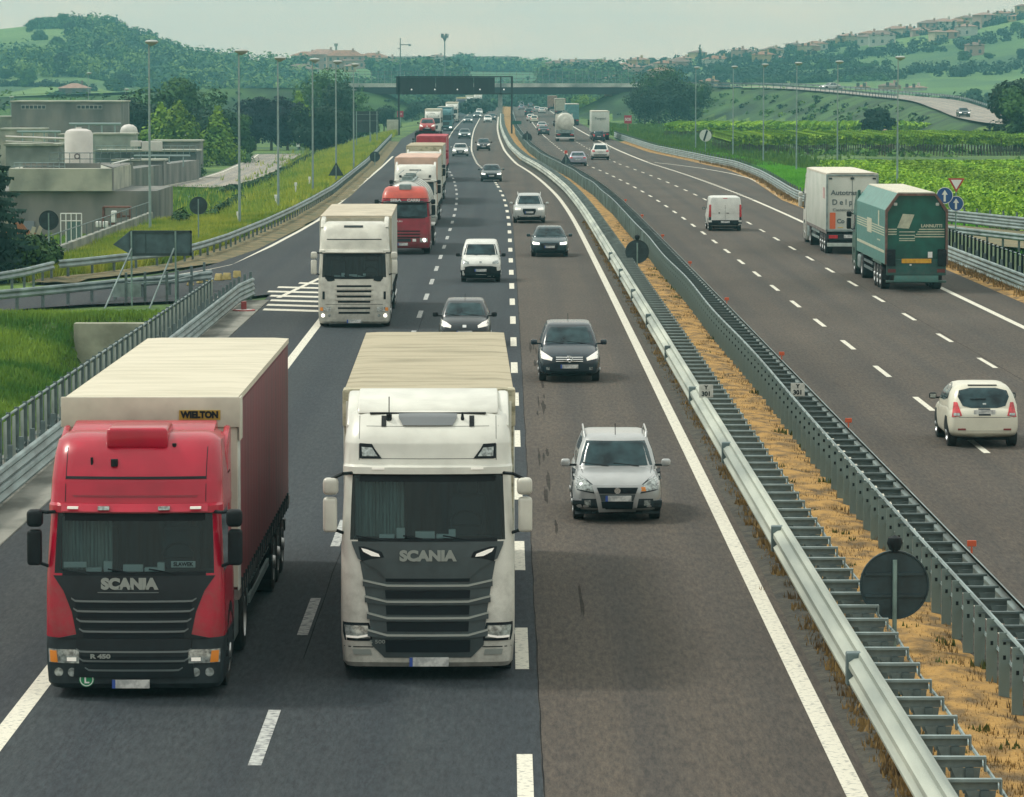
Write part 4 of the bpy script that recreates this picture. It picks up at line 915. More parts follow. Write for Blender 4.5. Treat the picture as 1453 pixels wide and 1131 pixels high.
# ---- cream cab of the older kind (third truck)
def older_cab(t, pm, gl, lit=True, detail=True):
    bv = cab(t, 'r', pm, gl, mirror_m=pm)
    for z, x in ((1.44, .60), (1.26, .60), (1.08, .59), (.90, .56), (.68, .56), (.52, .54)):
        panel(bv, [(z - .035, -x, x), (z + .03, -x, x)], G2, 'grille_slot', t, off=.012, nu=8, nv=1)
    for z in (1.35, 1.17, .99): panel(bv, [(z - .03, -.66, .66), (z + .03, -.66, .66)], pm, 'grille_slat', t, off=.04, nu=8, nv=1)
    panel(bv, [(.80, -1.18, 1.18), (.815, -1.18, 1.18)], G2, 'bumper_seam', t, off=.003, nu=12, nv=1)
    panel(bv, [[(.66, 1.64), (.8, 1.60), (.92, 1.60)], [(.70, 1.70), (.84, 1.72), (1.0, 1.72)]], G2, 'air_intake', t, off=.012, mirror=True)
    panel(bv, [(.98, 1.02, 1.10), (1.25, 1.02, 1.10)], G2, 'corner_slot', t, off=.012, mirror=True, nu=2)
    panel(bv, [(.56, .80, 1.18), (.72, .80, 1.18)], M_LAMP, 'headlight', t, off=.02, mirror=True, nu=5)
    panel(bv, [(.58, 1.08, 1.18), (.70, 1.08, 1.18)], M_AMBER, 'indicator', t, off=.028, mirror=True, nu=2)
    for s in (-1, 1):
        for x, r_, m in ((1.08, .065, M_LIT if lit else M_LAMP), (.86, .05, M_LAMP)):
            y_ = yfront(bv, s * x, .42, 0); MB().cyl((s * x, y_ - .02, .42), (s * x, y_ + .05, .42), r_, 14).build('fog_lamp', m, t, 40)
    plate(t, 0, yfront(bv, 0, .24), .22, .50, .12)
    panel(bv, [(2.60, -1.0, 1.0), (2.69, -1.0, 1.0)], pm, 'sun_visor', t, off=.05, nu=10, nv=1)
    panel(bv, [(3.03, -.95, .95), (3.06, -.95, .95)], G2, 'roof_joint', t, off=.012, nu=12, nv=1)
    panel(bv, [(3.45, -.36, .30), (3.52, -.36, .30)], M_DARK, 'roof_light_bar', t, off=.02, nu=6, nv=1)
    for s in (-1, 1): MB().prism([(.9, 3.45), (1.4, 3.68), (2.3, 3.78), (2.45, 3.74), (2.45, 2.0), (2.2, 2.0), (2.2, 3.2)], (min(s * 1.02, s * 1.19), max(s * 1.02, s * 1.19)), 'x').build('side_deflector', pm, t, 40, bevel=.05)
    return bv
loc, rz = place(502.5, 465); rz = R(.8)
t = thing('semi_truck', 'cream semi truck with horizontal slotted grille beside the white hatched gore', 'truck', loc, rz, 'trucks driving towards the overpass viewer')
older_cab(t, P_CREAM, M_GLASS); interior(t, CABS['r'], .55, curtain=False)
R_TAN = mat('roof_fabric_tan', (.50, .45, .35), .85, var=.14, scale=1.2)
trailer(t, 'curtain', 2.95, 13.6, mat('curtain_pale', (.42, .44, .40), .7, var=.15, scale=1.5), R_TAN, mat('front_tan', (.42, .40, .32), .8, var=.15, scale=3), zt=3.8)

# ---- red cab with dark sign band pulling a tanker
P_RED2 = paint('dull_red', (.28, .012, .03), .4, .2); P_ROOFR = paint('orange_red', (.48, .07, .045), .4, .15)
def siba(t):
    bv = cab(t, 'day', P_RED2, M_WIN, mirror_m=M_BLACK)
    panel(bv, [(2.54, -1.06, 1.06), (2.76, -1.08, 1.08)], M_DARK, 'sign_band', t, off=.05, nu=12, nv=1)
    y_ = yfront(bv, .6, 2.65, .09)
    text('SIBA', .17, (-.45, y_, 2.65), M_PAPER, t, bold=.006, width=.55); text('CARRI', .17, (.42, y_, 2.65), M_PAPER, t, bold=.006, width=.62)
    lv = [(2.74, 1.14, .34, 2.2, .3, .1, .12), (3.0, 1.10, .5, 2.2, .32, .1, .12), (3.22, 1.0, .85, 2.15, .35, .2, .1), (3.30, .85, 1.15, 2.05, .35, .2, .1)]
    stack(lv)['_all'].build('roof_fairing', P_ROOFR, t, 45)
    rbox('roof_air_conditioner', -.3, .3, .75, 1.5, 3.05, 3.42, M_GALV, t, .05)
    for z in (1.15, 1.0, .85): panel(bv, [(z - .04, -.75, .75), (z + .02, -.75, .75)], G2, 'grille_slot', t, off=.012, nu=8, nv=1)
    panel(bv, [(.62, -.45, .30), (.78, -.45, .30)], M_DARK, 'grille', t, off=.015, nu=6, nv=1)
    panel(bv, [(.60, .74, 1.12), (.80, .74, 1.12)], M_LAMP, 'headlight', t, off=.02, mirror=True)
    for s in (-1, 1):
        y2 = yfront(bv, s * .95, .70, 0); MB().cyl((s * .95, y2 - .03, .70), (s * .95, y2 + .04, .70), .10, 14).build('headlamp', M_LIT, t, 40)
    panel(bv, [(.63, .38, .55), (.76, .38, .55)], M_PAPER, 'bumper_sticker', t, off=.02, nu=2, nv=1)
    plate(t, -.1, yfront(bv, 0, .5), .5, .5, .14); text('ARRI', .12, (-.35, yfront(bv, .3, 1.62), 1.62), M_PAPER, t, width=.45)
loc, rz = place(574.5, 361)
t = thing('tanker_truck', 'dark red cab with orange roof and pale tank behind the cream truck', 'truck', loc, rz, 'trucks driving towards the overpass viewer')
siba(t)
M_TANK = mat('tank_steel', (.50, .52, .49), .35, .4, var=.15, scale=1.5)
def tank(t, y0, L_, m=M_TANK, r=1.14, zc=2.35, rear=False):
    MB().lathe([(y0, .001), (y0 + .02, r * .6), (y0 + .14, r * .88), (y0 + .35, r), (y0 + L_ - .35, r), (y0 + L_ - .14, r * .88), (y0 + L_ - .02, r * .6), (y0 + L_, .001)], 36, 'y', c=(0, 0, zc)).build('tank', m, t, 45)
    b = MB()
    for k in range(5): b.lathe([(y0 + 1 + k * (L_ - 2) / 4 - .04, r + .001), (y0 + 1 + k * (L_ - 2) / 4 - .04, r + .03), (y0 + 1 + k * (L_ - 2) / 4 + .04, r + .03), (y0 + 1 + k * (L_ - 2) / 4 + .04, r + .001)], 36, 'y', c=(0, 0, zc))
    b.build('tank_band', m, t, 30)
    b = MB(); b.box(-.35, .35, y0 + 1, y0 + L_ - .8, zc + r - .03, zc + r + .04)
    for s in (-.4, .4): b.tube([(s, y0 + 1, zc + r + .35), (s, y0 + L_ - .8, zc + r + .35)], .02, 5)
    for k in range(3): b.cyl((0, y0 + 2 + k * (L_ - 4) / 2, zc + r), (0, y0 + 2 + k * (L_ - 4) / 2, zc + r + .22), .28, 16)
    b.build('walkway', M_GALV, t, 40)
    MB().box(-.5, .5, y0 + .8, y0 + L_ - .1, .8, 1.25).box(-1.2, 1.2, y0 + L_ - .3, y0 + L_ - .05, .5, .95).build('trailer_chassis', M_BLACK, t)
    for a in (8.0, 9.2, 10.4):
        for s in (-1, 1): wheel(t, s * 1.06, y0 + a, .5, .38)
    for s in (-1, 1): MB().box(min(s * .9, s * 1.25), max(s * .9, s * 1.25), y0 + 7.4, y0 + 11, 1.02, 1.12).build('mudguard', m, t, bevel=.03)
tank(t, 2.9, 11.5)
# ---- smaller, more distant trucks on the left carriageway
def far_cab(t, kind, pm, lit=False):
    bv = cab(t, kind, pm, M_WIN, mirror_m=M_BLACK if kind == 'flat' else pm)
    w0 = CABS[kind]['w0']
    panel(bv, [(.95, -.72, .72), (w0 - .35, -.80, .80)], GB, 'grille', t, off=.015, nu=8)
    for z in (1.05, 1.22, 1.38): panel(bv, [(z, -.72, .72), (z + .03, -.72, .72)], GBL, 'grille_slat', t, off=.025, nu=6, nv=1)
    panel(bv, [(.45, -.6, .6), (.68, -.6, .6)], GB, 'lower_grille', t, off=.015, nu=6, nv=1)
    panel(bv, [(.52, .74, 1.18), (.72, .76, 1.19)], M_LIT if lit else M_LAMP, 'headlight', t, off=.02, mirror=True)
    plate(t, 0, yfront(bv, 0, .38), .38, .5, .12)
    if kind == 'flat':
        panel(bv, [(2.74, -.9, .9), (2.78, -.9, .9)], G2, 'roof_joint', t, off=.012, nu=8, nv=1)
        for s in (-1, 1): MB().prism([(1.2, 3.3), (1.8, 3.62), (2.4, 3.75), (2.45, 2.2), (2.2, 2.2)], (min(s * 1.05, s * 1.19), max(s * 1.05, s * 1.19)), 'x').build('side_deflector', pm, t, 40, bevel=.04)
    panel(bv, [(3.28, -.34, .34), (3.33, -.34, .34)], M_DARK, 'roof_light_bar', t, off=.02, nu=6, nv=1) if kind != 'day' else None
    panel(bv, [(2.86, .78, .92), (3.0, .80, .94)], G2, 'roof_lamp', t, off=.02, mirror=True, nu=2) if kind == 'flat' else None
    return bv
def far_truck(px, py, kind, pm, side, roof, front, label, name='semi_truck', style='curtain', lit=False, L_=13.6, zt=4.0):
    loc, rz = place(px, py); t = thing(name, label, 'truck', loc, rz, 'trucks driving towards the overpass viewer')
    far_cab(t, kind, pm, lit)
    if style == 'tank': tank(t, 2.9, 11.5)
    else: trailer(t, style, 2.95, L_, side, roof, front, zt)
    return t
C_PALE = mat('curtain_pale', (.42, .44, .40)); C_SAL = mat('roof_salmon', (.56, .39, .31), .8, var=.15, scale=1.5)
C_BLUEG = mat('curtain_bluegreen', (.08, .22, .27), .7, var=.15, scale=2); C_REDF = mat('roof_red', (.40, .05, .07), .7, var=.15, scale=2); C_YEL = mat('roof_yellowish', (.50, .46, .24), .8, var=.1, scale=2)
TEAL = paint('teal', (.07, .20, .22), .4)
far_truck(589, 322, 'flat', P_WHITE, C_PALE, C_SAL, C_SAL, 'white truck with a salmon tarpaulin roof directly behind the tanker truck', lit=False)
T6 = far_truck(601, 290, 'flat', P_CREAM, C_PALE, R_BEIGE, F_BEIGE, 'cream truck with beige front tarpaulin behind the salmon roofed truck')
T7 = far_truck(611, 258, 'day', P_RED2, C_REDF, C_REDF, C_REDF, 'truck with a red tarpaulin roof, just ahead of the car transporter in the queue', zt=3.8)
# car transporter
loc, rz = place(606, 234)
t = thing('car_transporter', 'black car transporter with open upper ramp in the queue of trucks', 'truck', loc, rz, 'trucks driving towards the overpass viewer')
far_cab(t, 'day', paint('black', (.03, .035, .04), .4))
b = MB()
for s in (-1.2, 1.2):
    b.tube([(s, .3, 3.1), (s, 2.6, 3.3), (s, 14, 3.2)], .06, 6)
    for y_ in (.6, 2.6, 5.5, 8.4, 11.3, 14): b.cyl((s, y_, .7), (s, y_, 3.2), .05, 6)
for y_ in (.3, 2.6, 5.5, 8.4, 11.3, 14): b.box(-1.2, 1.2, y_ - .06, y_ + .06, 3.08, 3.18)
b.box(-1.2, -.6, 2.6, 14, 3.06, 3.1).box(.6, 1.2, 2.6, 14, 3.06, 3.1).box(-1.2, 1.2, 2.6, 14.3, .75, .85); b.build('ramp_frame', M_BLACK, t, 40)
for a in (9.5, 10.7):
    for s in (-1, 1): wheel(t, s * 1.06, a, .42, .3)
TRANSPORTER = t
far_truck(614, 192, 'flat', P_WHITE, C_PALE, R_WHITE, F_WHITE, 'white truck behind the car transporter')
far_truck(631, 186, 'flat', TEAL, C_BLUEG, C_PALE, C_BLUEG, 'blue-green truck with one lit headlight, right behind the white truck after the car transporter', lit=True)
far_truck(641, 174, 'flat', P_WHITE, C_BLUEG, R_WHITE, F_WHITE, 'white roofed truck with a blue-green trailer far back in the slow lane')
far_truck(654, 161, 'flat', paint('dark_blue', (.03, .05, .08), .4), C_PALE, C_YEL, C_YEL, 'dark cab truck with a yellowish roof, far back', lit=True)
far_truck(666, 152, 'day', P_WHITE, C_PALE, R_WHITE, F_WHITE, 'small all white truck far back beside the yellowish roofed truck', L_=7, zt=3.6, style='box')
far_truck(678, 152, 'flat', P_CREAM, C_PALE, R_WHITE, F_WHITE, 'broad white roofed truck under the gantry, one lane right of the small white truck', style='box')

far_truck(648, 145, 'flat', P_WHITE, C_PALE, R_WHITE, F_WHITE, 'tiny white truck under the left part of the gantry', style='box')
far_truck(660, 142, 'day', P_RED2, C_PALE, C_REDF, C_REDF, 'tiny red roofed truck under the bridge in the left queue', style='box')
far_truck(672, 140, 'flat', P_CREAM, C_PALE, R_WHITE, F_WHITE, 'tiny cream truck at the far end of the left queue', style='box')
# ------------------------------------------------------------------ trucks seen from behind
def lights_rear(t, y, z=.85, x=.95, big=False):
    for s in (-1, 1):
        MB().box(min(s * (x - .22), s * (x + .22)), max(s * (x - .22), s * (x + .22)), y, y + .05, z - .08, z + .08).build('tail_light', M_RED, t, bevel=.01)
W_BOX = mat('box_white', (.60, .63, .58), .45, col2=(.48, .53, .47), scale=.7, detail=5)
loc, rz = place(1209, 361, flip=True, L_=16.6)
t = thing('box_truck', 'white box semi truck with Autotrasporti lettering ahead of the green truck', 'truck', loc, rz, 'trucks driving away from the viewer')
older_cab(t, P_WHITE, M_WIN, lit=False)
trailer(t, 'box', 2.95, 13.55, W_BOX, mat('box_roof', (.66, .62, .52), .6, var=.08, scale=1), W_BOX, zt=4.0, axles=(9.6, 10.9, 12.2))
y_ = 16.5
MB().box(-1.285, 1.285, y_, y_ + .05, 3.84, 3.93).box(-1.285, -1.20, y_, y_ + .05, 1.15, 3.84).box(1.2, 1.285, y_, y_ + .05, 1.15, 3.84).box(-1.285, 1.285, y_, y_ + .05, 1.12, 1.22).build('door_frame', M_GALV, t, bevel=.008)
MB().box(-.012, .012, y_, y_ + .012, 1.2, 3.84).build('door_seam', M_GALVD, t)
MB().box(-.09, .09, y_, y_ + .05, 3.68, 3.78).box(1.0, 1.15, y_, y_ + .04, 3.68, 3.76).box(-1.15, -1.0, y_, y_ + .04, 3.68, 3.76).build('door_hinge', M_DARK, t)
yr = y_ + .02; RR = (math.pi / 2, 0, math.pi)
T_GREY = mat('sign_grey', (.10, .14, .15), .6); T_OR = mat('sign_orange', (.65, .13, .04), .6)
text('Autotrasporti', .34, (.05, yr, 3.02), T_GREY, t, rot=RR, bold=.006, width=2.0)
text('D e l p a', .38, (.36, yr, 2.55), T_GREY, t, rot=RR, bold=.006, width=1.25); text('Castelcucco', .2, (.40, yr, 2.18), T_GREY, t, rot=RR, width=1.1)
MB().box(.82, 1.10, y_, yr + .005, 1.25, 2.05).build('orange_sticker', T_OR, t)
MB().box(.45, .70, y_, yr + .004, 1.30, 1.33).build('small_sticker', mat('sign_yellow', (.6, .42, .04), .6), t)
text('Co', .3, (.56, yr, 1.62), T_GREY, t, rot=RR, bold=.01)
MB().box(1.252, 1.260, 14.1, 15.3, 2.7, 3.25).build('side_sticker', mat('faded_red', (.50, .33, .32), .7, var=.2, scale=6), t)
MB().box(-1.25, 1.25, y_ - .1, y_, .72, 1.10).build('rear_bulkhead', M_DARK, t); lights_rear(t, y_, .86, .92)
MB().box(-1.22, 1.22, y_ - .05, y_ + .06, .38, .56).build('rear_bumper', mat('bumper_pale', (.42, .48, .44), .5, var=.15, scale=4), t, bevel=.02)
plate(t, .1, y_ + .02, .88, .6, .16)
# --- green octagonal trailer
P_GRN = paint('green', (.006, .090, .066), .45, .2); P_GRNL = paint('pale_green', (.06, .225, .20), .5, .12); P_GRND = paint('deep_green', (.008, .085, .075), .5, .2)
loc, rz = place(1300, 414, flip=True, L_=16.6)
t = thing('tipper_truck', 'green semi truck with an eight-sided rear and yellow plate, nearest on the opposite carriageway', 'truck', loc, rz, 'trucks driving away from the viewer')
far_cab(t, 'flat', P_GRN)
o8 = [(-1.27, 1.1), (1.27, 1.1), (1.27, 3.30), (.78, 3.98), (-.78, 3.98), (-1.27, 3.30)]
b = MB(); b.prism(o8, (2.95, 16.4)); tb = b.build('trailer_box', P_GRNL, t, bevel=.02)
MB().prism([(-.76, 3.985), (.76, 3.985), (.74, 4.02), (-.74, 4.02)], (3.0, 16.35)).build('trailer_roof', mat('roof_pale', (.58, .56, .46), .7, var=.1, scale=1.5), t)
o8b = [(x * .93, 1.3 + (z - 1.1) * .94 if z < 2 else z - .09) for x, z in o8]
b = MB(); vs = [(x, 16.42, z) for x, z in o8] + [(x, 16.42, z) for x, z in o8b] + [(x, 16.6, z) for x, z in o8] + [(x, 16.6, z) for x, z in o8b]
for i in range(6):
    j = (i + 1) % 6; b.add([vs[i], vs[j], vs[6 + j], vs[6 + i], vs[12 + i], vs[12 + j], vs[18 + j], vs[18 + i]], [(4, 5, 6, 7), (0, 1, 5, 4), (3, 2, 6, 7)])
b.build('rear_frame', mat('rust_brown', (.15, .085, .07), .7, var=.3, scale=5), t)
MB().prism(o8b, (16.38, 16.44)).build('tail_gate', P_GRN, t)
SG = mat('stripe_cream', (.46, .48, .36), .6, var=.15, scale=6)
b = MB()
for z, a, c in ((2.72, 1.12, -.02), (2.56, 1.12, -.02), (2.40, 1.12, .2), (2.24, 1.12, .2)): pass
for z in (2.50, 2.40, 2.30, 2.20):
    d = (2.5 - z) * .6
    b.add([(x, 16.447, zz) for x, zz in ((-1.14, z), (-.10 + d, z), (-.12 + d, z + .045), (-1.14, z + .045))], [(0, 1, 2, 3)])
for z in (2.50, 2.40, 2.30): b.add([(x, 16.447, zz) for x, zz in ((1.14, z), (.80, z), (.78, z + .045), (1.14, z + .045))], [(0, 1, 2, 3)])
for z in (2.40, 2.26, 2.13, 2.05): b.add([(x, 16.447, zz) for x, zz in ((.70, z), (.06, z), (.04, z + .04), (.68, z + .04))], [(0, 1, 2, 3)])
b.add([(x, 16.447, zz) for x, zz in ((.78, 2.58), (.30, 2.55), (.08, 3.12), (.55, 3.15))], [(0, 1, 2, 3)])
b.build('rear_stripes', SG, t)
text('LANNUTTI', .17, (-.62, 16.46, 2.66), SG, t, rot=RR, bold=.008, width=.85)
b = MB()
for z in (2.60, 2.50, 2.40, 2.30): b.box(1.272, 1.279, 3.2, 8.6, z, z + .045); b.box(1.272, 1.279, 10.2, 16.2, z - .05, z - .01)
b.box(1.272, 1.280, 8.2, 10.4, 2.15, 2.75).box(1.272, 1.280, 13.4, 13.9, 2.55, 3.2).box(1.272, 1.279, 3.2, 16.2, 1.55, 1.66).box(1.272, 1.279, 13, 14.4, 1.98, 2.02); b.build('side_stripes', SG, t)
b = MB()
for s in (-1, 1): b.box(s * .85 - .07, s * .85 + .07, 16.44, 16.50, 3.48, 3.60)
b.build('marker_lamp', mat('lamp_pale', (.6, .65, .6), .3), t, bevel=.02)
MB().box(-1.2, 1.2, 16.45, 16.62, .66, 1.32).build('light_beam', P_GRND, t, bevel=.03)
for s in (-1, 1):
    MB().box(s * 1.03 - .17, s * 1.03 + .17, 16.5, 16.75, 1.05, 1.72).cyl((s * 1.1, 16.72, 1.5), (s * 1.1, 16.8, 1.5), .12, 12).build('lamp_cluster', M_BLACK, t, 40, bevel=.02)
    MB().box(s * 1.0 - .16, s * 1.0 + .16, 16.62, 16.64, .78, .92).build('tail_light', mat('dim_red_lens', (.12, .02, .02), .3), t)
MB().box(-.60, .60, 16.63, 16.65, 1.16, 1.34).build('warning_board', mat('board_orange', (.62, .33, .02), .5, var=.15, scale=8), t)
MB().box(-.64, -.46, 16.63, 16.64, 1.38, 1.62).build('small_plate', M_PAPER, t); MB().box(.2, .28, 16.63, 16.64, 1.06, 1.12).build('lamp', M_PAPER, t)
rbox('rear_bumper', -.9, .9, 16.45, 16.6, .38, .68, P_GRNL, t, .03); rbox('under_run_bar', -1.22, 1.22, 16.4, 16.56, .36, .46, P_GRND, t, .02)
MB().box(-.5, .5, 4, 16.2, .7, 1.08).build('trailer_chassis', M_BLACK, t)
for a in (11.6, 12.9, 14.2):
    for s in (-1, 1): wheel(t, s * 1.06, a, .5, .38)
for s in (-1, 1):
    MB().box(min(s * 1.2, s * 1.25), max(s * 1.2, s * 1.25), 6.5, 10.6, .55, .66).box(min(s * 1.2, s * 1.25), max(s * 1.2, s * 1.25), 6.5, 10.6, .82, .92).build('side_guard', M_GALVD, t)
    MB().box(min(s * .95, s * 1.27), max(s * .95, s * 1.27), 10.9, 14.9, 1.02, 1.12).build('mudguard', P_GRN, t)
    rbox('trailer_leg', s * .8 - .08, s * .8 + .08, 6.0, 6.2, .3, 1.1, M_BLACK, t, .01)
# --- distant box truck, tanker and others on the opposite side
loc, rz = place(852, 199, flip=True, L_=16.5)
t = thing('box_truck', 'tall white box truck with small grey lettering near the red SOS sign', 'truck', loc, rz, 'trucks driving away from the viewer')
far_cab(t, 'flat', P_WHITE); trailer(t, 'box', 2.95, 13.5, W_BOX, MATS['box_roof'], W_BOX, zt=4.1)
text('Furgoni', .5, (.0, 16.50, 3.05), T_GREY, t, rot=RR, width=1.5); MB().box(-1.25, 1.25, 16.4, 16.5, .6, 1.1).build('rear_bumper', M_DARK, t); lights_rear(t, 16.5)
loc, rz = place(802, 201, flip=True, L_=14.8)
t = thing('tanker_truck', 'cream tanker truck with a round rear end and red lights in the middle lane', 'truck', loc, rz, 'trucks driving away from the viewer')
far_cab(t, 'flat', P_CREAM); tank(t, 2.9, 11.8, P_CREAM, 1.2, 2.75)
MB().box(-1.2, -.8, 14.0, 14.8, .9, 1.1).box(-1.25, 1.25, 14.4, 14.75, 1.15, 1.6).build('rear_locker', M_GALV, t, bevel=.02); MB().box(-1.25, 1.25, 14.72, 14.8, .45, .62).build('rear_bumper', M_PAPER, t); lights_rear(t, 14.78, .95, .9)
o = MB().lathe([(14.66, .9), (14.75, .92), (14.80, .8), (14.95, .4), (14.98, .001)], 30, 'y', c=(-.3, 0, 2.55)).build('manhole_cover', P_CREAM, t, 45)
def rear_truck(px, py, pm, side, roof, door, label, L_=16.5, zt=4.0, frame=None):
    loc, rz = place(px, py, flip=True, L_=L_); t = thing('semi_truck', label, 'truck', loc, rz, 'trucks driving away from the viewer')
    far_cab(t, 'flat', pm); trailer(t, 'box', 2.95, L_ - 3, side, roof, side, zt=zt, axles=(L_ - 7, L_ - 5.8, L_ - 4.6))
    MB().box(-1.2, 1.2, L_ - .05, L_ + .01, 1.2, zt - .15).build('rear_door', door, t, bevel=.01)
    if frame: MB().box(-1.29, -1.18, L_ - .02, L_ + .04, 1.1, zt - .05).box(1.18, 1.29, L_ - .02, L_ + .04, 1.1, zt - .05).box(-1.29, 1.29, L_ - .02, L_ + .04, zt - .15, zt - .04).build('door_frame', frame, t)
    MB().box(-1.2, 1.2, L_ - .1, L_, .45, .8).build('rear_bumper', M_DARK, t); lights_rear(t, L_, .9)
    return t
P_TEALG = mat('tarp_teal', (.10, .24, .25), .7, var=.15, scale=2); RUST = mat('frame_rust', (.22, .10, .07), .7, var=.2, scale=4)
rear_truck(812, 178, P_WHITE, P_TEALG, MATS['box_roof'], P_TEALG, 'pale truck with a grey-teal rear beyond the cream tanker')
rear_truck(795, 164, P_CREAM, mat('panel_cream', (.50, .48, .38), .6, var=.1, scale=2), MATS['box_roof'], mat('panel_cream', (.5, .48, .38)), 'cream truck with rust brown door frame beyond the tanker', frame=RUST)
rear_truck(784, 157, P_WHITE, mat('panel_brown', (.28, .17, .12), .6, var=.2, scale=2), MATS['box_roof'], mat('panel_brown', (.2, .1, .1)), 'brown sided truck far away in the slow lane of the opposite carriageway', frame=RUST)
rear_truck(771, 150, paint('blue', (.02, .10, .22), .4), mat('tarp_blue', (.03, .13, .22), .7), mat('tarp_blue', (.03, .13, .22)), mat('tarp_blue', (.03, .1, .2)), 'dark blue truck far away under the overpass')
# ------------------------------------------------------------------ cars
def subsurf(mb, lv=2):
    o = mb.build('tmp', M_BLACK); md = o.modifiers.new('s', 'SUBSURF'); md.levels = lv
    me = bpy.data.meshes.new_from_object(o.evaluated_get(bpy.context.evaluated_depsgraph_get())); bpy.data.objects.remove(o)
    r = MB(); r.v = [tuple(v.co) for v in me.vertices]; r.f = [tuple(p.vertices) for p in me.polygons]; r.m = [0] * len(r.f); return r
def car(t, W, L_, body, cabin, pm, wheels, feats, low=None, mirror=None, clad=None, wr=.32, glass_m=None):
    """body: stations (y, half width, bottom, belt, top). cabin: levels (z, w, yf, yr, rf, rr, b)"""
    gm = glass_m or M_WIN
    mb = MB(); secs = []
    for (y, w_, zb, zs, zt) in body:
        h = zt - zb
        half = [(0, zb), (w_ * .80, zb), (w_ * .97, zb + .10 * h), (w_, zb + .36 * h), (w_ * .985, zb + (zs - zb) * .8), (w_ * .93, zs), (w_ * .70, zt - .01), (w_ * .34, zt), (0, zt + .01)]
        ring = half + [(-a, c) for a, c in half[-2:0:-1]]; secs.append([(a, y, c) for a, c in ring])
    n = len(secs[0]); vs = [v for q in secs for v in q]
    fs = [(j * n + i, j * n + (i + 1) % n, (j + 1) * n + (i + 1) % n, (j + 1) * n + i) for j in range(len(secs) - 1) for i in range(n)]
    for base in (0, (len(secs) - 1) * n):                               # quads over both ends
        for i in range(n // 2 // 2 * 2 // 1 // 2 + 4):
            pass
        a = list(range(9)); bl = [0] + [n - k for k in range(1, 8)] + [8]
        for k in range(8):
            q = [base + a[k], base + a[k + 1], base + bl[k + 1], base + bl[k]]
            q = list(dict.fromkeys(q)); fs.append(tuple(q))
    mb.add(vs, fs); bm_ = subsurf(mb, 2)
    bd = bm_.build('body', pm, t, 50)
    cab_ = stack(cabin, nc=4, nf=8, ns=8)['_all']
    cb = cab_.build('roof', pm, t, 35)
    bv = bvh_of(bm_, cab_)
    z0, z1 = cabin[0][0], cabin[-1][0]
    return bv
def finish(t, bv, spec, pm, gm=None):
    """windows, lamps and the rest, draped on the surface"""
    gm = gm or M_WIN; c = spec; f = c['f']
    W = c['W'] / 2
    panel(bv, c['ws'], gm, 'windshield', t, off=.010, nu=12, nv=4, smooth=60)
    panel(bv, c['rw'], gm, 'rear_window', t, axis='+y', off=.010, nu=12, nv=4, smooth=60)
    for k, q in enumerate(c['sw']):
        panel(bv, q, gm, 'side_window', t, axis='+x', off=.010, nu=6, nv=3); panel(bv, q, gm, 'side_window', t, axis='-x', off=.010, nu=6, nv=3)
    for (name, rows, m, off, mir) in c['front']: panel(bv, rows, m, name, t, off=off, nu=10, nv=3, mirror=mir)
    for (name, rows, m, off, mir) in c['rear']: panel(bv, rows, m, name, t, axis='+y', off=off, nu=10, nv=3, mirror=mir)
    for a in c['wy']:
        for s in (-1, 1):
            panel(bv, [[(a - c['wr'] - .06, .18), (a + c['wr'] + .06, .18)], [(a - c['wr'] - .05, .45), (a + c['wr'] + .05, .45)], [(a - .16, c['wr'] * 2 + .07), (a + .16, c['wr'] * 2 + .07)]], M_BLACK, 'wheel_arch', t, axis='+x' if s > 0 else '-x', off=.006, nu=8, nv=4)
            wheel(t, s * (W - .135), a, c['wr'], .22)
    ws = c['ws']; zb = ws[0][0][1] if isinstance(ws[0], list) else ws[0][0]
    mz, my = c['mir']
    for s in (-1, 1):
        m = MB().box(min(s * (W + .02), s * (W + .20)), max(s * (W + .02), s * (W + .20)), my, my + .13, mz, mz + .15).build('mirror', c.get('mm', pm), t, 50, bevel=.045, seg=3)
        MB().box(min(s * (W - .12), s * (W + .06)), max(s * (W - .12), s * (W + .06)), my + .03, my + .10, mz + .01, mz + .05).build('mirror_arm', M_BLACK, m)
        MB().box(min(s * (W + .04), s * (W + .18)), max(s * (W + .04), s * (W + .18)), my + .125, my + .135, mz + .03, mz + .12).build('mirror_glass', M_LAMP, m)
    MB().box(-W + .25, W - .25, .5, c['L'] - .4, .16, .32).build('underbody', M_BLACK, t)
    wp = MB(); y_ = lambda x, z: yfront(bv, x, z, .02)
    zb = c['wz']
    for x0 in (-.15, .45): wp.tube([(x0, y_(x0, zb), zb + .0), (x0 - .5, y_(x0 - .5, zb + .06), zb + .06)], .011, 5)
    wp.build('wiper', M_BLACK, t)
    p = c['plate']; plate(t, p[0], yfront(bv, p[0], p[1], c.get('po', .035)), p[1], .50, .11)
    p = c['rplate']; h = bv.ray_cast(Vector((0, 30, p)), Vector((0, -1, 0))); o = plate(t, 0, (h[0].y if h[0] else c['L']) + .015, p, .50, .11)
    if c.get('aerial'):
        a = c['aerial']; MB().tube([(0, a, c['H'] - .03), (0, a + .12, c['H'] + .18)], .008, 5).build('aerial', M_BLACK, t)

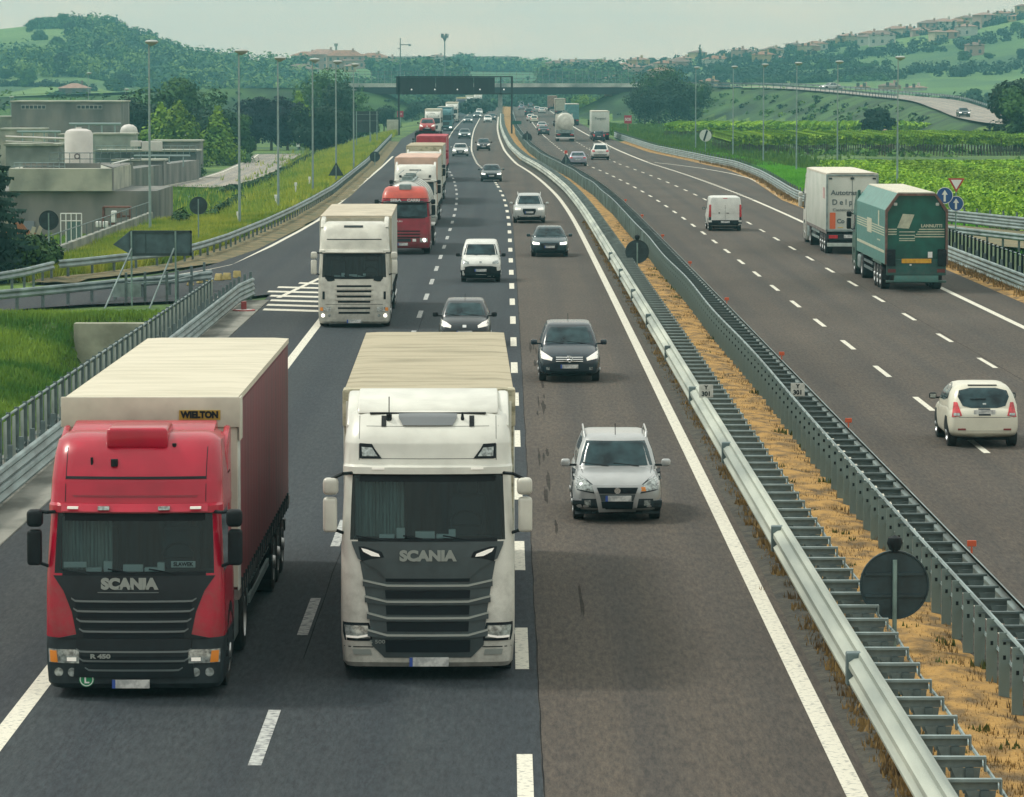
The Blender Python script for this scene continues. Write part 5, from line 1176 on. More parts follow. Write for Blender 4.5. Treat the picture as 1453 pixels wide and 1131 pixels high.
def cabin_std(zb, zr, w0, w1, yf0, yf1, yr1, yr0):
    h = zr - zb
    return [(zb - .10, w0, yf0 - .06, yr0 + .05, .25, .2, .10), (zb, w0 - .01, yf0, yr0, .25, .2, .12), (zb + h * .5, (w0 + w1) / 2 + .01, (yf0 + yf1) / 2, (yr0 + yr1) / 2, .24, .18, .13), (zb + h * .86, w1 + .015, yf1 - .03 - (yf1 - yf0) * .10, yr1 + .04 + (yr0 - yr1) * .08, .22, .16, .13),
            (zb + h * .93, w1 - .01, yf1 + .02, yr1, .22, .16, .13), (zb + h * .98, w1 - .10, yf1 + .18, yr1 - .12, .2, .15, .12), (zr, w1 - .25, yf1 + .40, yr1 - .35, .2, .15, .10)]
def spec(kind):
    lit = M_LIT
    if kind == 'crossover':     # silver compact off-roader
        W, L_, Hh = 1.76, 4.12, 1.60
        body = [(.0, .66, .34, .62, .66), (.06, .78, .24, .70, .78), (.22, .85, .20, .80, .88), (.55, .875, .20, .88, .95), (.95, .88, .22, .92, 1.0), (1.3, .88, .22, .95, 1.03), (2.2, .88, .22, .97, 1.02), (3.2, .88, .22, .98, 1.02), (3.75, .87, .24, .98, 1.02), (4.0, .84, .28, .94, 1.0), (4.10, .76, .34, .85, .92)]
        cabin = cabin_std(1.0, 1.58, .80, .62, 1.02, 1.62, 3.62, 3.95)
        c = dict(ws=[(1.02, -.72, .72), (1.25, -.66, .66), (1.47, -.58, .58)], rw=[(1.04, -.60, .60), (1.45, -.52, .52)],
                 sw=[[[(1.42, 1.04), (2.3, 1.06)], [(1.80, 1.46), (2.3, 1.48)]], [[(2.38, 1.06), (3.2, 1.08)], [(2.38, 1.48), (3.1, 1.46)]]],
                 front=[('lower_bumper', [(.16, -.82, .82), (.36, -.87, .87), (.47, -.87, .87)], M_DARK, .010, False), ('bumper_insert', [[(-.36, .20), (.36, .20)], [(-.42, .50), (.42, .50)], [(-.50, .74), (.50, .74)]], mat('paint_silver', (.40, .42, .42), .3, .35, var=.06, scale=3, coat=.5), .030, False),
                        ('grille', [(.57, -.355, .355), (.69, -.40, .40)], G2, .040, False), ('lower_grille', [(.26, -.29, .29), (.42, -.315, .315)], G2, .040, False), ('grille_bar', [(.43, -.31, .31), (.56, -.35, .35)], G1, .044, False), ('headlight_housing', [[(.44, .57), (.82, .64)], [(.42, .70), (.87, .82)], [(.60, .84), (.87, .97)]], M_DARK, .010, True),
                        ('headlight', [[(.46, .60), (.80, .66)], [(.44, .70), (.85, .82)], [(.62, .82), (.85, .94)]], M_LAMP, .018, True), ('indicator', [(.62, .46, .56), (.70, .46, .54)], M_AMBER, .028, False),
                        ('fog_lamp', [(.34, .52, .64), (.44, .52, .64)], M_LAMP, .022, True), ('hood_seam', [[(.56, .76), (.57, .76)], [(.70, 1.0), (.71, 1.0)]], M_DARK, .003, True)],
                 rear=[('tail_light', [(.72, .68, .80), (1.0, .66, .80)], M_RED, .015, True)], mir=(.98, 1.25), plate=(.02, .48), rplate=.72, wz=1.01, aerial=1.75, po=.065)
    elif kind == 'mpv':         # dark tall hatchback with barred grille
        W, L_, Hh = 1.78, 4.27, 1.60
        body = [(.0, .62, .32, .56, .62), (.06, .76, .22, .64, .72), (.25, .85, .20, .76, .84), (.6, .88, .20, .86, .95), (1.0, .89, .20, .93, 1.05), (1.4, .89, .20, .96, 1.08), (2.4, .89, .2, .98, 1.05), (3.6, .88, .22, .98, 1.04), (4.05, .85, .26, .96, 1.02), (4.25, .78, .34, .86, .94)]
        cabin = cabin_std(1.02, 1.60, .82, .62, 1.0, 1.75, 3.75, 4.08)
        c = dict(ws=[(1.06, -.70, .70), (1.28, -.64, .64), (1.50, -.56, .56)], rw=[(1.06, -.62, .62), (1.48, -.52, .52)],
                 sw=[[[(1.45, 1.06), (2.4, 1.07)], [(1.95, 1.48), (2.4, 1.50)]], [[(2.48, 1.07), (3.4, 1.08)], [(2.48, 1.50), (3.3, 1.48)]]],
                 front=[('lower_intake', [(.24, -.5, .5), (.34, -.55, .55)], G2, .012, False), ('headlight', [[(.50, .62), (.80, .68)], [(.48, .70), (.82, .80)], [(.62, .78), (.82, .88)]], M_LITW, .016, True),
                        ('grille', [[(-.30, .56), (.30, .56)], [(-.42, .66), (.42, .66)], [(-.42, .74), (.42, .74)]], G2, .02, False)] +
                       [('grille_bar', [(z, -.38, .38), (z + .02, -.39, .39)], M_CHROME, .035, False) for z in (.60, .655, .71)] +
                       [('fog_lamp', [(.36, .56, .66), (.44, .56, .66)], M_LAMP, .015, True)],
                 rear=[('tail_light', [(.72, .66, .82), (1.02, .66, .82)], M_RED, .015, True)], mir=(1.0, 1.25), plate=(0, .46), rplate=.75, wz=1.05, aerial=3.3)
    elif kind == 'hatch':       # rounded small hatch
        W, L_, Hh = 1.68, 3.9, 1.47
        body = [(.0, .58, .30, .52, .58), (.06, .72, .22, .62, .70), (.25, .80, .20, .74, .84), (.6, .83, .20, .82, .93), (1.0, .84, .20, .88, 1.0), (1.4, .84, .2, .9, 1.02), (2.4, .84, .2, .92, 1.0), (3.3, .83, .22, .92, .98), (3.7, .80, .26, .90, .96), (3.88, .72, .34, .80, .88)]
        cabin = cabin_std(.96, 1.47, .78, .58, .95, 1.65, 3.35, 3.75)
        c = dict(ws=[(1.0, -.66, .66), (1.2, -.60, .60), (1.38, -.53, .53)], rw=[(1.0, -.56, .56), (1.36, -.48, .48)],
                 sw=[[[(1.35, .99), (2.3, 1.0)], [(1.85, 1.36), (2.3, 1.38)]], [[(2.38, 1.0), (3.1, 1.02)], [(2.38, 1.38), (3.0, 1.35)]]],
                 front=[('lower_intake', [(.26, -.42, .42), (.46, -.50, .50)], G2, .012, False), ('headlight', [[(.44, .64), (.74, .70)], [(.42, .72), (.80, .82)], [(.58, .82), (.78, .88)]], M_LITW, .016, True), ('badge', [(.66, -.06, .06), (.74, -.06, .06)], M_CHROME, .02, False)],
                 rear=[('tail_light', [(.70, .60, .78), (1.0, .60, .78)], M_RED, .015, True)], mir=(.94, 1.15), plate=(0, .50), rplate=.7, wz=.99, aerial=1.9, mm=M_BLACK)
    elif kind == 'sedan':
        W, L_, Hh = 1.83, 4.7, 1.43
        body = [(.0, .64, .30, .56, .60), (.07, .80, .22, .64, .70), (.3, .88, .18, .76, .80), (.8, .91, .18, .84, .90), (1.3, .915, .18, .90, .97), (1.8, .915, .18, .93, .98), (2.8, .915, .18, .95, .98), (3.8, .91, .2, .96, 1.02), (4.4, .88, .24, .95, 1.02), (4.6, .84, .28, .90, .98), (4.7, .72, .36, .80, .88)]
        cabin = cabin_std(.94, 1.43, .82, .58, 1.32, 2.05, 3.45, 4.15)
        c = dict(ws=[(.97, -.72, .72), (1.15, -.66, .66), (1.34, -.56, .56)], rw=[(1.0, -.66, .66), (1.33, -.52, .52)],
                 sw=[[[(1.8, .97), (2.7, .98)], [(2.3, 1.32), (2.7, 1.35)]], [[(2.78, .98), (3.7, 1.0)], [(2.78, 1.35), (3.4, 1.31)]]],
                 front=[('lower_intake', [(.20, -.78, .78), (.34, -.80, .80)], G2, .012, False), ('grille', [[(-.34, .36), (.34, .36)], [(-.44, .56), (.44, .56)], [(-.42, .68), (.42, .68)]], G2, .018, False), ('grille_bar', [(.59, -.3, .3), (.605, -.3, .3)], GBL, .03, False),
                        ('headlight', [[(.50, .60), (.82, .62)], [(.50, .70), (.84, .74)]], lit, .016, True)],
                 rear=[('tail_light', [(.78, .52, .84), (.92, .54, .84)], M_RED, .015, True), ('lower_trim', [(.25, -.7, .7), (.40, -.74, .74)], M_DARK, .01, False)], mir=(.93, 1.65), plate=(0, .50), rplate=.66, wz=.965)
    elif kind == 'suv':
        W, L_, Hh = 1.95, 4.9, 1.72
        body = [(.0, .70, .40, .72, .78), (.07, .86, .28, .82, .90), (.3, .94, .26, .94, 1.0), (.8, .97, .26, 1.0, 1.08), (1.3, .975, .26, 1.04, 1.12), (1.8, .975, .26, 1.06, 1.12), (3.4, .975, .26, 1.08, 1.12), (4.4, .96, .28, 1.08, 1.14), (4.75, .90, .34, 1.04, 1.1), (4.88, .80, .42, .92, 1.0)]
        cabin = cabin_std(1.08, 1.72, .88, .64, 1.28, 1.98, 4.2, 4.68)
        c = dict(ws=[(1.12, -.76, .76), (1.35, -.70, .70), (1.60, -.60, .60)], rw=[(1.12, -.68, .68), (1.58, -.56, .56)],
                 sw=[[[(1.8, 1.12), (2.8, 1.13)], [(2.25, 1.56), (2.8, 1.60)]], [[(2.88, 1.13), (3.8, 1.14)], [(2.88, 1.60), (3.75, 1.58)]], [[(3.88, 1.14), (4.3, 1.16)], [(3.84, 1.58), (4.1, 1.54)]]],
                 front=[('lower_bumper', [(.26, -.84, .84), (.46, -.86, .86)], M_DARK, .012, False), ('skid_plate', [(.40, -.6, .6), (.46, -.62, .62)], M_CHROME, .03, False), ('grille', [[(-.30, .52), (.30, .52)], [(-.40, .74), (.40, .74)], [(-.38, .88), (.38, .88)]], G2, .02, False),
                        ('headlight', [[(.52, .78), (.86, .80)], [(.50, .92), (.88, .94)]], M_LITW, .016, True)],
                 rear=[('tail_light', [(.86, .58, .88), (1.06, .60, .88)], M_RED, .015, True), ('lower_trim', [(.30, -.84, .84), (.60, -.86, .86)], M_DARK, .01, False)], mir=(1.08, 1.62), plate=(0, .66), rplate=.86, wz=1.11)
    elif kind == 'small_van':
        W, L_, Hh = 1.72, 3.96, 1.72
        body = [(.0, .70, .34, .70, .76), (.06, .80, .24, .78, .86), (.2, .85, .20, .90, .98), (.5, .86, .2, .98, 1.08), (.85, .86, .2, 1.04, 1.14), (1.3, .86, .2, 1.06, 1.12), (3.6, .86, .22, 1.06, 1.10), (3.9, .84, .28, 1.02, 1.08), (3.96, .78, .36, .95, 1.0)]
        cabin = cabin_std(1.10, 1.72, .82, .66, .72, 1.32, 3.85, 3.95)
        c = dict(ws=[(1.14, -.72, .72), (1.35, -.67, .67), (1.58, -.60, .60)], rw=[(1.12, -.66, .66), (1.55, -.60, .60)],
                 sw=[[[(1.05, 1.12), (2.0, 1.13)], [(1.5, 1.56), (2.0, 1.58)]]],
                 front=[('lower_bumper', [[(-.82, .20), (.82, .20)], [(-.86, .50), (.86, .50)], [(-.80, .64), (.80, .64)], [(-.45, .70), (.45, .70)]], M_BLACK, .012, False), ('headlight', [[(.50, .78), (.78, .80)], [(.50, .88), (.83, 1.0)]], M_LAMP, .016, True), ('badge', [(.82, -.05, .05), (.90, -.05, .05)], M_LAMP, .015, False)],
                 rear=[('tail_light', [(.72, .70, .82), (1.2, .70, .82)], M_RED, .015, True)], mir=(1.06, .95), plate=(0, .52), rplate=.6, wz=1.13, mm=M_BLACK)
    elif kind == 'van':
        W, L_, Hh = 1.9, 4.8, 1.95
        body = [(.0, .74, .36, .72, .78), (.08, .88, .26, .84, .9), (.3, .94, .24, .98, 1.05), (.8, .95, .22, 1.06, 1.14), (1.3, .95, .22, 1.1, 1.16), (4.5, .95, .24, 1.12, 1.16), (4.74, .93, .28, 1.1, 1.14), (4.8, .88, .34, 1.02, 1.1)]
        cabin = [(1.0, .93, .95, 4.80, .25, .08, .1), (1.14, .93, 1.0, 4.80, .25, .08, .12), (1.5, .90, 1.35, 4.79, .24, .08, .13), (1.80, .86, 1.72, 4.76, .22, .09, .13), (1.90, .83, 1.86, 4.73, .22, .10, .13), (1.94, .74, 2.05, 4.62, .2, .12, .12), (1.96, .6, 2.3, 4.4, .2, .15, .1)]
        c = dict(ws=[(1.16, -.78, .78), (1.5, -.72, .72), (1.80, -.66, .66)], rw=[[(-.05, 1.30), (.05, 1.30)], [(-.05, 1.31), (.05, 1.31)]],
                 sw=[[[(1.6, 1.2), (2.3, 1.2)], [(1.95, 1.7), (2.3, 1.72)]]],
                 front=[('lower_bumper', [(.24, -.88, .88), (.6, -.9, .9)], M_BLACK, .012, False), ('headlight', [(.78, .56, .86), (.98, .56, .9)], M_LAMP, .016, True)],
                 rear=[('rear_bumper', [(.24, -.92, .92), (.5, -.94, .94), (.62, -.93, .93)], M_BLACK, .02, False), ('tail_light', [(.80, .80, .94), (1.5, .80, .91)], M_RED, .02, True), ('tail_light_panel', [(.62, .80, .95), (.80, .80, .95)], M_BLACK, .016, True), ('door_seam', [(.62, -.006, .006), (1.82, -.006, .006)], M_DARK, .004, False), ('door_handle', [(1.0, -.22, -.06), (1.04, -.22, -.06)], M_BLACK, .02, False), ('badge', [(1.0, .30, .38), (1.06, .30, .38)], M_DARK, .015, False), ('roof_lamp', [(1.84, -.12, .12), (1.87, -.12, .12)], M_RED, .02, False)], mir=(1.12, 1.35), plate=(0, .5), rplate=.52, wz=1.15, mm=M_BLACK)
    elif kind == 'cream_hatch':
        W, L_, Hh = 1.68, 3.84, 1.52
        body = [(.0, .62, .32, .60, .66), (.06, .74, .24, .70, .78), (.25, .81, .20, .80, .88), (.6, .83, .18, .86, .95), (1.0, .84, .18, .90, 1.0), (1.5, .84, .18, .92, 1.0), (2.4, .84, .18, .96, 1.0), (2.9, .845, .18, .99, 1.03), (3.3, .845, .20, .98, 1.03), (3.6, .82, .24, .92, .99), (3.76, .76, .28, .82, .90), (3.84, .62, .36, .68, .74)]
        cabin = [(.86, .80, .95, 3.72, .25, .28, .1), (.98, .80, 1.0, 3.66, .25, .28, .12), (1.24, .72, 1.35, 3.48, .24, .26, .13), (1.37, .64, 1.62, 3.34, .22, .24, .13), (1.43, .58, 1.80, 3.26, .22, .24, .13), (1.465, .48, 2.0, 3.12, .2, .22, .12), (1.48, .35, 2.3, 2.9, .2, .2, .1)]
        c = dict(ws=[(1.0, -.66, .66), (1.2, -.60, .60), (1.38, -.53, .53)], rw=[[(-.50, .98), (-.3, .93), (.3, .93), (.50, .98)], [(-.60, 1.18), (-.3, 1.17), (.3, 1.17), (.60, 1.18)], [(-.56, 1.32), (-.3, 1.38), (.3, 1.38), (.56, 1.32)]],
                 sw=[[[(1.35, 1.0), (2.2, 1.02)], [(1.85, 1.38), (2.2, 1.42)]], [[(2.27, 1.02), (2.9, 1.10)], [(2.27, 1.42), (2.75, 1.36)]]],
                 front=[('headlight', [(.7, .5, .74), (.84, .5, .76)], M_LAMP, .016, True)],
                 rear=[('tail_light', [[(.53, .76), (.76, .72)], [(.56, .86), (.74, .84)], [(.62, 1.06), (.70, 1.06)]], M_RED, .02, True), ('tail_light_lens', [(.76, .58, .72), (.82, .58, .72)], M_LAMP, .03, True), ('bumper_crease', [(.40, -.62, .62), (.42, -.62, .62)], mat('seam_light', (.5, .5, .42), .4), .012, False), ('reflector', [(.42, .44, .62), (.46, .44, .62)], mat('dull_red_lens', (.22, .03, .03), .4), .02, True), ('plate_recess', [(.76, -.14, .14), (.92, -.14, .14)], M_DARK, .006, False),
                       ('hatch_seam', [(.715, -.6, .6), (.725, -.6, .6)], M_DARK, .003, False), ('rear_wiper', [[(-.05, 1.12), (.32, 1.12)], [(-.05, 1.15), (.32, 1.135)]], M_BLACK, .03, False), ('spoiler_lip', [(1.425, -.34, .34), (1.445, -.34, .34)], M_BLACK, .02, False), ('badge', [(1.0, -.05, .03), (1.04, -.05, .03)], M_LAMP, .02, False)], mir=(.96, 1.18), plate=(0, .5), rplate=.84, wz=1.0, mm=M_BLACK)
    c.update(f=0, W=W, L=L_, H=Hh, body=body, cabin=cabin, wr={'suv': .37, 'crossover': .33}.get(kind, .32), wy=(L_ * .2, L_ * .82)); return c
def build_car(kind, pm, name, label, cat, px, py, rear=False, group='cars driving towards the viewer', z=0, rz0=None):
    c = spec(kind); loc, rz = place(px, py, flip=rear, L_=c['L'], z=z)
    t = thing(name, label, cat, loc, rz if rz0 is None else rz0, group)
    bv = car(t, c['W'], c['L'], c['body'], c['cabin'], pm, None, None)
    finish(t, bv, c, pm)
    t['_L'] = c['L']; return t, bv
_paint = paint
def paint(*a, **k): return _paint(*a, **{'grime': (.85, .6, .16), **k})
GL, GR = 'cars driving towards the viewer', 'cars driving away from the viewer'
P_SILV = MATS['paint_silver'] if 'paint_silver' in MATS else mat('paint_silver', (.40, .42, .42), .3, .35, var=.06, scale=3, coat=.5)
P_BLK = paint('night_blue', (.016, .030, .042), .2); P_BLK2 = paint('near_black', (.022, .030, .036), .25); P_DTEAL = paint('dark_teal', (.015, .045, .055), .2)
P_GREY = paint('slate', (.10, .15, .16), .3, metal=.3); P_WH2 = paint('bright_white', (.68, .70, .66), .3); P_LANC = paint('ivory', (.66, .65, .54), .25, .05)
P_SILVL = paint('light_silver', (.45, .48, .47), .3, .06, metal=.2); P_LILAC = paint('silver_lilac', (.30, .32, .38), .3, metal=.3)
t, bv = build_car('crossover', P_SILV, 'parked_car' if 0 else 'compact_suv', 'silver compact off-road car with roof rails and dark lower bumper in the fast lane, nearest', 'car', 876, 742)
for s in (-1, 1):
    MB().tube([(s * .60, 1.75, 1.50), (s * .62, 1.9, 1.62), (s * .62, 3.3, 1.64), (s * .60, 3.5, 1.52)], .022, 8).build('roof_rail', P_SILV, t, 50)
MB().cyl((0, yfront(bv, 0, .63, .055), .63), (0, yfront(bv, 0, .63, .035), .63), .06, 20).build('badge', M_CHROME, t, 40)
MB().box(.72, .86, -.0, .01, .34, .35).build('bumper_clip', M_DARK, t)
t, bv = build_car('mpv', P_BLK, 'car', 'dark blue-black people carrier with a barred chrome grille in the fast lane', 'car', 808, 543)
y_ = yfront(bv, 0, .67, .05); b = MB(); n = 20
b.tube([(.085 * math.cos(2 * math.pi * k / n), y_, .67 + .085 * math.sin(2 * math.pi * k / n)) for k in range(n + 1)], .010, 5)
for a in (90, 210, 330): b.tube([(0, y_, .67), (.085 * math.cos(R(a)), y_, .67 + .085 * math.sin(R(a)))], .011, 5)
b.build('badge', M_CHROME, t)
build_car('hatch', P_BLK2, 'car', 'black rounded hatchback half hidden behind the beige roofed truck', 'car', 659, 494)
FIO, _ = build_car('small_van', P_WH2, 'small_van', 'small white delivery van with black bumper in the middle lane', 'van', 682, 401)
A4, _ = build_car('sedan', P_DTEAL, 'car', 'dark teal saloon with lit headlights in the fast lane ahead of the black people carrier', 'car', 780, 365)
Q7, _ = build_car('suv', P_SILVL, 'suv', 'large silver off-road car with roof rails, fourth from the front in the fast lane', 'car', 751, 317)
for s in (-1, 1): MB().tube([(s * .66, 2.2, 1.62), (s * .68, 2.4, 1.74), (s * .68, 4.0, 1.76), (s * .66, 4.2, 1.66)], .022, 8).build('roof_rail', M_CHROME, Q7, 50)
LANC, _ = build_car('cream_hatch', P_LANC, 'car', 'cream rounded hatchback seen from behind, nearest car on the opposite carriageway', 'car', 1397, 636, rear=True, group=GR)
VAN, _ = build_car('van', P_WH2, 'delivery_van', 'white panel van with black rear bumper and tall red tail lights', 'van', 1029, 328, rear=True, group=GR)
HB = bpy.data.objects
def far_car(src, px, py, table, label, rear=False, name='car', cat='car', z=0, rz=None):
    c = copy_tree(src); L_ = src['_L']; loc, r = place(px, py, flip=rear, L_=L_, z=z); c.location = loc; c.rotation_euler = (0, 0, r if rz is None else rz); c.name = name
    tag(c, label, cat, GR if rear else GL); repaint(c, table); return c
T_ = lambda m: {'paint_dark_teal': m, 'paint_light_silver': m, 'paint_bright_white': m, 'paint_near_black': m}
HT, _ = build_car('hatch', P_BLK2, 'car', 'dark grey hatchback with lit headlights in the fast lane, just before the dashed line curves', 'car', 686, 214)
C_S = paint('saloon_grey', (.045, .065, .072), .25)
far_car(A4, 697, 258, T_(C_S), 'charcoal saloon with bright headlights where the lane line starts to swing left')
far_car(A4, 653, 222, T_(P_SILVL), 'silver saloon with bright headlights in the middle lane beside the beige fronted truck')
far_car(A4, 659, 197, T_(P_GREY), 'grey saloon with bright headlights in the middle lane beside the car transporter')
far_car(A4, 664, 175, T_(P_GREY), 'teal-grey saloon with bright headlights in the middle lane, behind the one beside the transporter')
far_car(HT, 692, 174, T_(P_WH2), 'white hatchback with a dark grille in the fast lane, far back')
far_car(HT, 698, 171, T_(C_S), 'dark hatchback mostly hidden behind the far white hatchback')
far_car(A4, 677, 168, T_(P_GREY), 'grey saloon left of the far white hatchback')
far_car(A4, 683, 158, T_(P_SILVL), 'pale silver saloon beyond the grey saloon in the middle lane')
far_car(HT, 697, 155, T_(P_SILVL), 'silver hatchback far back in the fast lane under the gantry', cat='car')
far_car(HT, 670, 158, T_(P_BLK2), 'dark hatchback with lit headlights far back in the middle lane')
far_car(A4, 699, 146, T_(P_WH2), 'white saloon far back in the fast lane near the bridge')
far_car(HT, 690, 145, T_(P_WH2), 'tiny white hatchback under the right end of the gantry')
far_car(A4, 683, 142, T_(P_SILVL), 'tiny silver saloon under the bridge in the middle lane')
far_car(A4, 700, 140, T_(C_S), 'tiny dark saloon under the bridge in the fast lane')
far_car(HT, 692, 138, T_(P_WH2), 'tiny pale hatchback beyond the bridge in the left queue')
far_car(A4, 706, 137, T_(P_SILVL), 'tiny silver saloon beyond the bridge in the left queue')
for k, (px, py, q, m, lab) in enumerate(((656, 150, HT, P_GREY, 'tiny grey hatchback left of the broad white roofed truck'), (672, 147, A4, P_WH2, 'tiny white saloon ahead of the broad white roofed truck'), (694, 150, A4, P_SILVL, 'small silver saloon in the fast lane under the gantry, brightest of its row'), (704, 150, HT, P_BLK2, 'tiny black hatchback at the fast lane edge under the gantry'), (686, 149, HT, P_WH2, 'tiny white hatchback between the lanes under the gantry'), (664, 142, HT, P_SILVL, 'tiny silver hatchback left of the far queue under the bridge'), (708, 142, A4, P_WH2, 'tiny white saloon farthest right in the left queue'), (680, 163, HT, P_WH2, 'small white hatchback between the grey saloons in the middle lane'))):
    far_car(q, px, py, T_(m), lab)
# opposite carriageway
for k, (px, py, q, m, lab) in enumerate(((744, 144, A4, P_GREY, 'tiny grey saloon near the bridge left of the dark blue truck'), (762, 148, A4, P_LILAC, 'small lilac saloon left of the brown sided truck'), (752, 142, HT, P_WH2, 'tiny white hatchback under the bridge on the right side'), (760, 141, A4, P_SILVL, 'tiny silver saloon touching the dark blue truck under the bridge'), (745, 150, A4, P_BLK2, 'small black saloon in the middle of the far right queue'), (735, 140, A4, P_LILAC, 'tiny lilac saloon at the left edge of the far right queue'))):
    far_car(q, px, py, T_(m), lab, rear=True)
far_car(A4, 820, 236, T_(P_LILAC), 'lilac-silver saloon next to the warning triangle post', rear=True)
far_car(Q7, 852, 227, T_(P_WH2), 'white off-road car behind the tall white box truck', rear=True)
far_car(HT, 850, 201, T_(P_BLK), 'dark blue hatchback overlapping the tall white box truck', rear=True)
far_car(A4, 771.5, 192, T_(C_S), 'dark saloon in the left lane of the opposite carriageway beside the tanker', rear=True)
far_car(A4, 769, 185, T_(P_SILVL), 'silver saloon just ahead of the dark saloon beside the tanker', rear=True)
far_car(HT, 758, 174.5, T_(P_LANC), 'cream hatchback in the left lane, right one of two side by side', rear=True)
far_car(HT, 753, 172, T_(P_WH2), 'white hatchback partly hidden by the cream hatchback', rear=True)
far_car(Q7, 750, 164, T_(P_BLK2), 'black off-road car beyond the two pale hatchbacks', rear=True)
far_car(A4, 769, 161, T_(P_WH2), 'white saloon far away in the middle lane', rear=True)
far_car(HT, 762, 159, T_(P_SILVL), 'silver hatchback beside the far white saloon', rear=True)
far_car(HT, 740, 156, T_(P_LILAC), 'lilac hatchback far away in the left lane', rear=True)
far_car(Q7, 739, 151, T_(P_SILVL), 'silver off-road car ahead of the lilac hatchback', rear=True)
far_car(HT, 753, 153, T_(P_GREY), 'teal-grey hatchback far away between the lanes', rear=True)
far_car(Q7, 748, 148, T_(P_WH2), 'white off-road car near the bridge in the middle lane', rear=True)
far_car(A4, 757, 146, T_(P_SILVL), 'small silver saloon near the bridge in the middle lane', rear=True)
far_car(A4, 738, 144, T_(P_WH2), 'small white saloon near the bridge in the left lane', rear=True)
far_car(HT, 745, 140, T_(P_SILVL), 'tiny silver hatchback beyond the bridge on the right side', rear=True)
far_car(Q7, 737, 137, T_(P_WH2), 'tiny white car beyond the bridge on the right side', rear=True)
c = far_car(A4, 1369, 166, T_(C_S), 'dark saloon coming down the curved approach road on the right hill side', z=2.75)
c = far_car(A4, 1150, 125, T_(P_SILVL), 'silver car at the top of the right approach road', z=6.1, rz=R(-60)); c.location = (66, 872, 6.35)
c = far_car(HT, 606, 187, T_(paint('car_red', (.35, .03, .03), grime=(.75, .6, .35))), 'red hatchback riding on the upper ramp of the car transporter')
c.location = (TRANSPORTER.location.x - .1, TRANSPORTER.location.y + 5, 3.12); c.name = 'car'
# ------------------------------------------------------------------ overpass and gantry
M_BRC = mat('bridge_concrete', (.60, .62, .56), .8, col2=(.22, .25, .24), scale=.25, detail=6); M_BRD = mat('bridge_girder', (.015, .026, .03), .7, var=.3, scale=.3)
br = thing('overpass', 'long road overpass with pale edge beam and dark girders spanning both carriageways', 'bridge')
b = MB().box(-38, 33, 929, 929.6, 6.72, 7.6).box(-38, 33, 940.4, 941, 6.72, 7.6).box(-38, 33, 929.6, 940.4, 6.9, 7.2); b.build('deck', M_BRC, br)
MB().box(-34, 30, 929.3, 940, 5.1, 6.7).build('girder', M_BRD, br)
for x in (-30.5, 22.0):
    MB().box(x - .8, x + .8, 930.5, 939.5, 4.7, 5.3).box(x - .55, x + .55, 932, 934, -.3, 4.8).box(x - .55, x + .55, 936, 938, -.3, 4.8).build('pier', M_BRC, br)
MB().box(-3.2, -2.2, 931, 939, -.3, 5.3).build('pier', M_BRC, br)
for x0, x1 in ((-38, -33), (29, 33)): MB().box(x0, x1, 930, 940, 1, 6.3).build('abutment', M_BRC, br)
fb = MB()
for k in range(48): fb.box(-38 + 1.5 * k - .05, -38 + 1.5 * k + .05, 929.2, 929.35, 7.5, 10.4)
fb.build('fence_post', M_GALV, br, fix=True)
fb = MB(); [fb.tube([(-38, 929.2, z), (33, 929.2, z)], .04, 5) for z in (8.0, 8.7, 9.6, 10.3)]; fb.build('railing', M_GALVD, br)
for k, (px, wd, m) in enumerate(((840, 0, 0),)): pass
ga = thing('sign_gantry', 'dark sign gantry seen from behind in front of the overpass above the left carriageway', 'sign gantry')
GM = mat('gantry_dark', (.010, .018, .024), .6, var=.2, scale=.6)
p0, p1 = atY(563, 108, 640), atY(727, 134, 640)
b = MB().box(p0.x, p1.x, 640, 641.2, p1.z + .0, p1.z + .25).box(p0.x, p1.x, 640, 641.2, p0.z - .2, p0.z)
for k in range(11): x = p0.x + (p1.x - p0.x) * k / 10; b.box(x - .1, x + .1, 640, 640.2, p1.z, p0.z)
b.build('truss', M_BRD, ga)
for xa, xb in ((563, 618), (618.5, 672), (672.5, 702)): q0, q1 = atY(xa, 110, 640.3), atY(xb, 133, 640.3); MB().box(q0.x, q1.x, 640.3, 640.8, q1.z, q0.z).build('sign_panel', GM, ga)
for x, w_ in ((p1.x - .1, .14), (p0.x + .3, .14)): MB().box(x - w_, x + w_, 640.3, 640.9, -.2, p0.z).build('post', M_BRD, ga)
b = MB()
for px in (584, 617, 649, 681, 715): q = atY(px, 127, 639.9); b.cyl((q.x, 639.85, q.z), (q.x, 639.97, q.z), .12, 10)
b.build('lamp', mat('gantry_lamp', (1, 1, .95), .4, emit=.5), ga)
s = thing('road_sign', 'small dark green sign on the right gantry post above the median', 'road sign', tuple(atY(727, 189, 639)))
MB().box(-.75, .75, 0, .08, .6, 1.15).build('sign_plate', mat('sign_green', (.01, .10, .08), .5), s); s.location = (atY(733, 171, 638).x, 638.9, .9); MB().box(-.05, .05, .08, .14, -1, .9).build('post', M_GALVD, s)

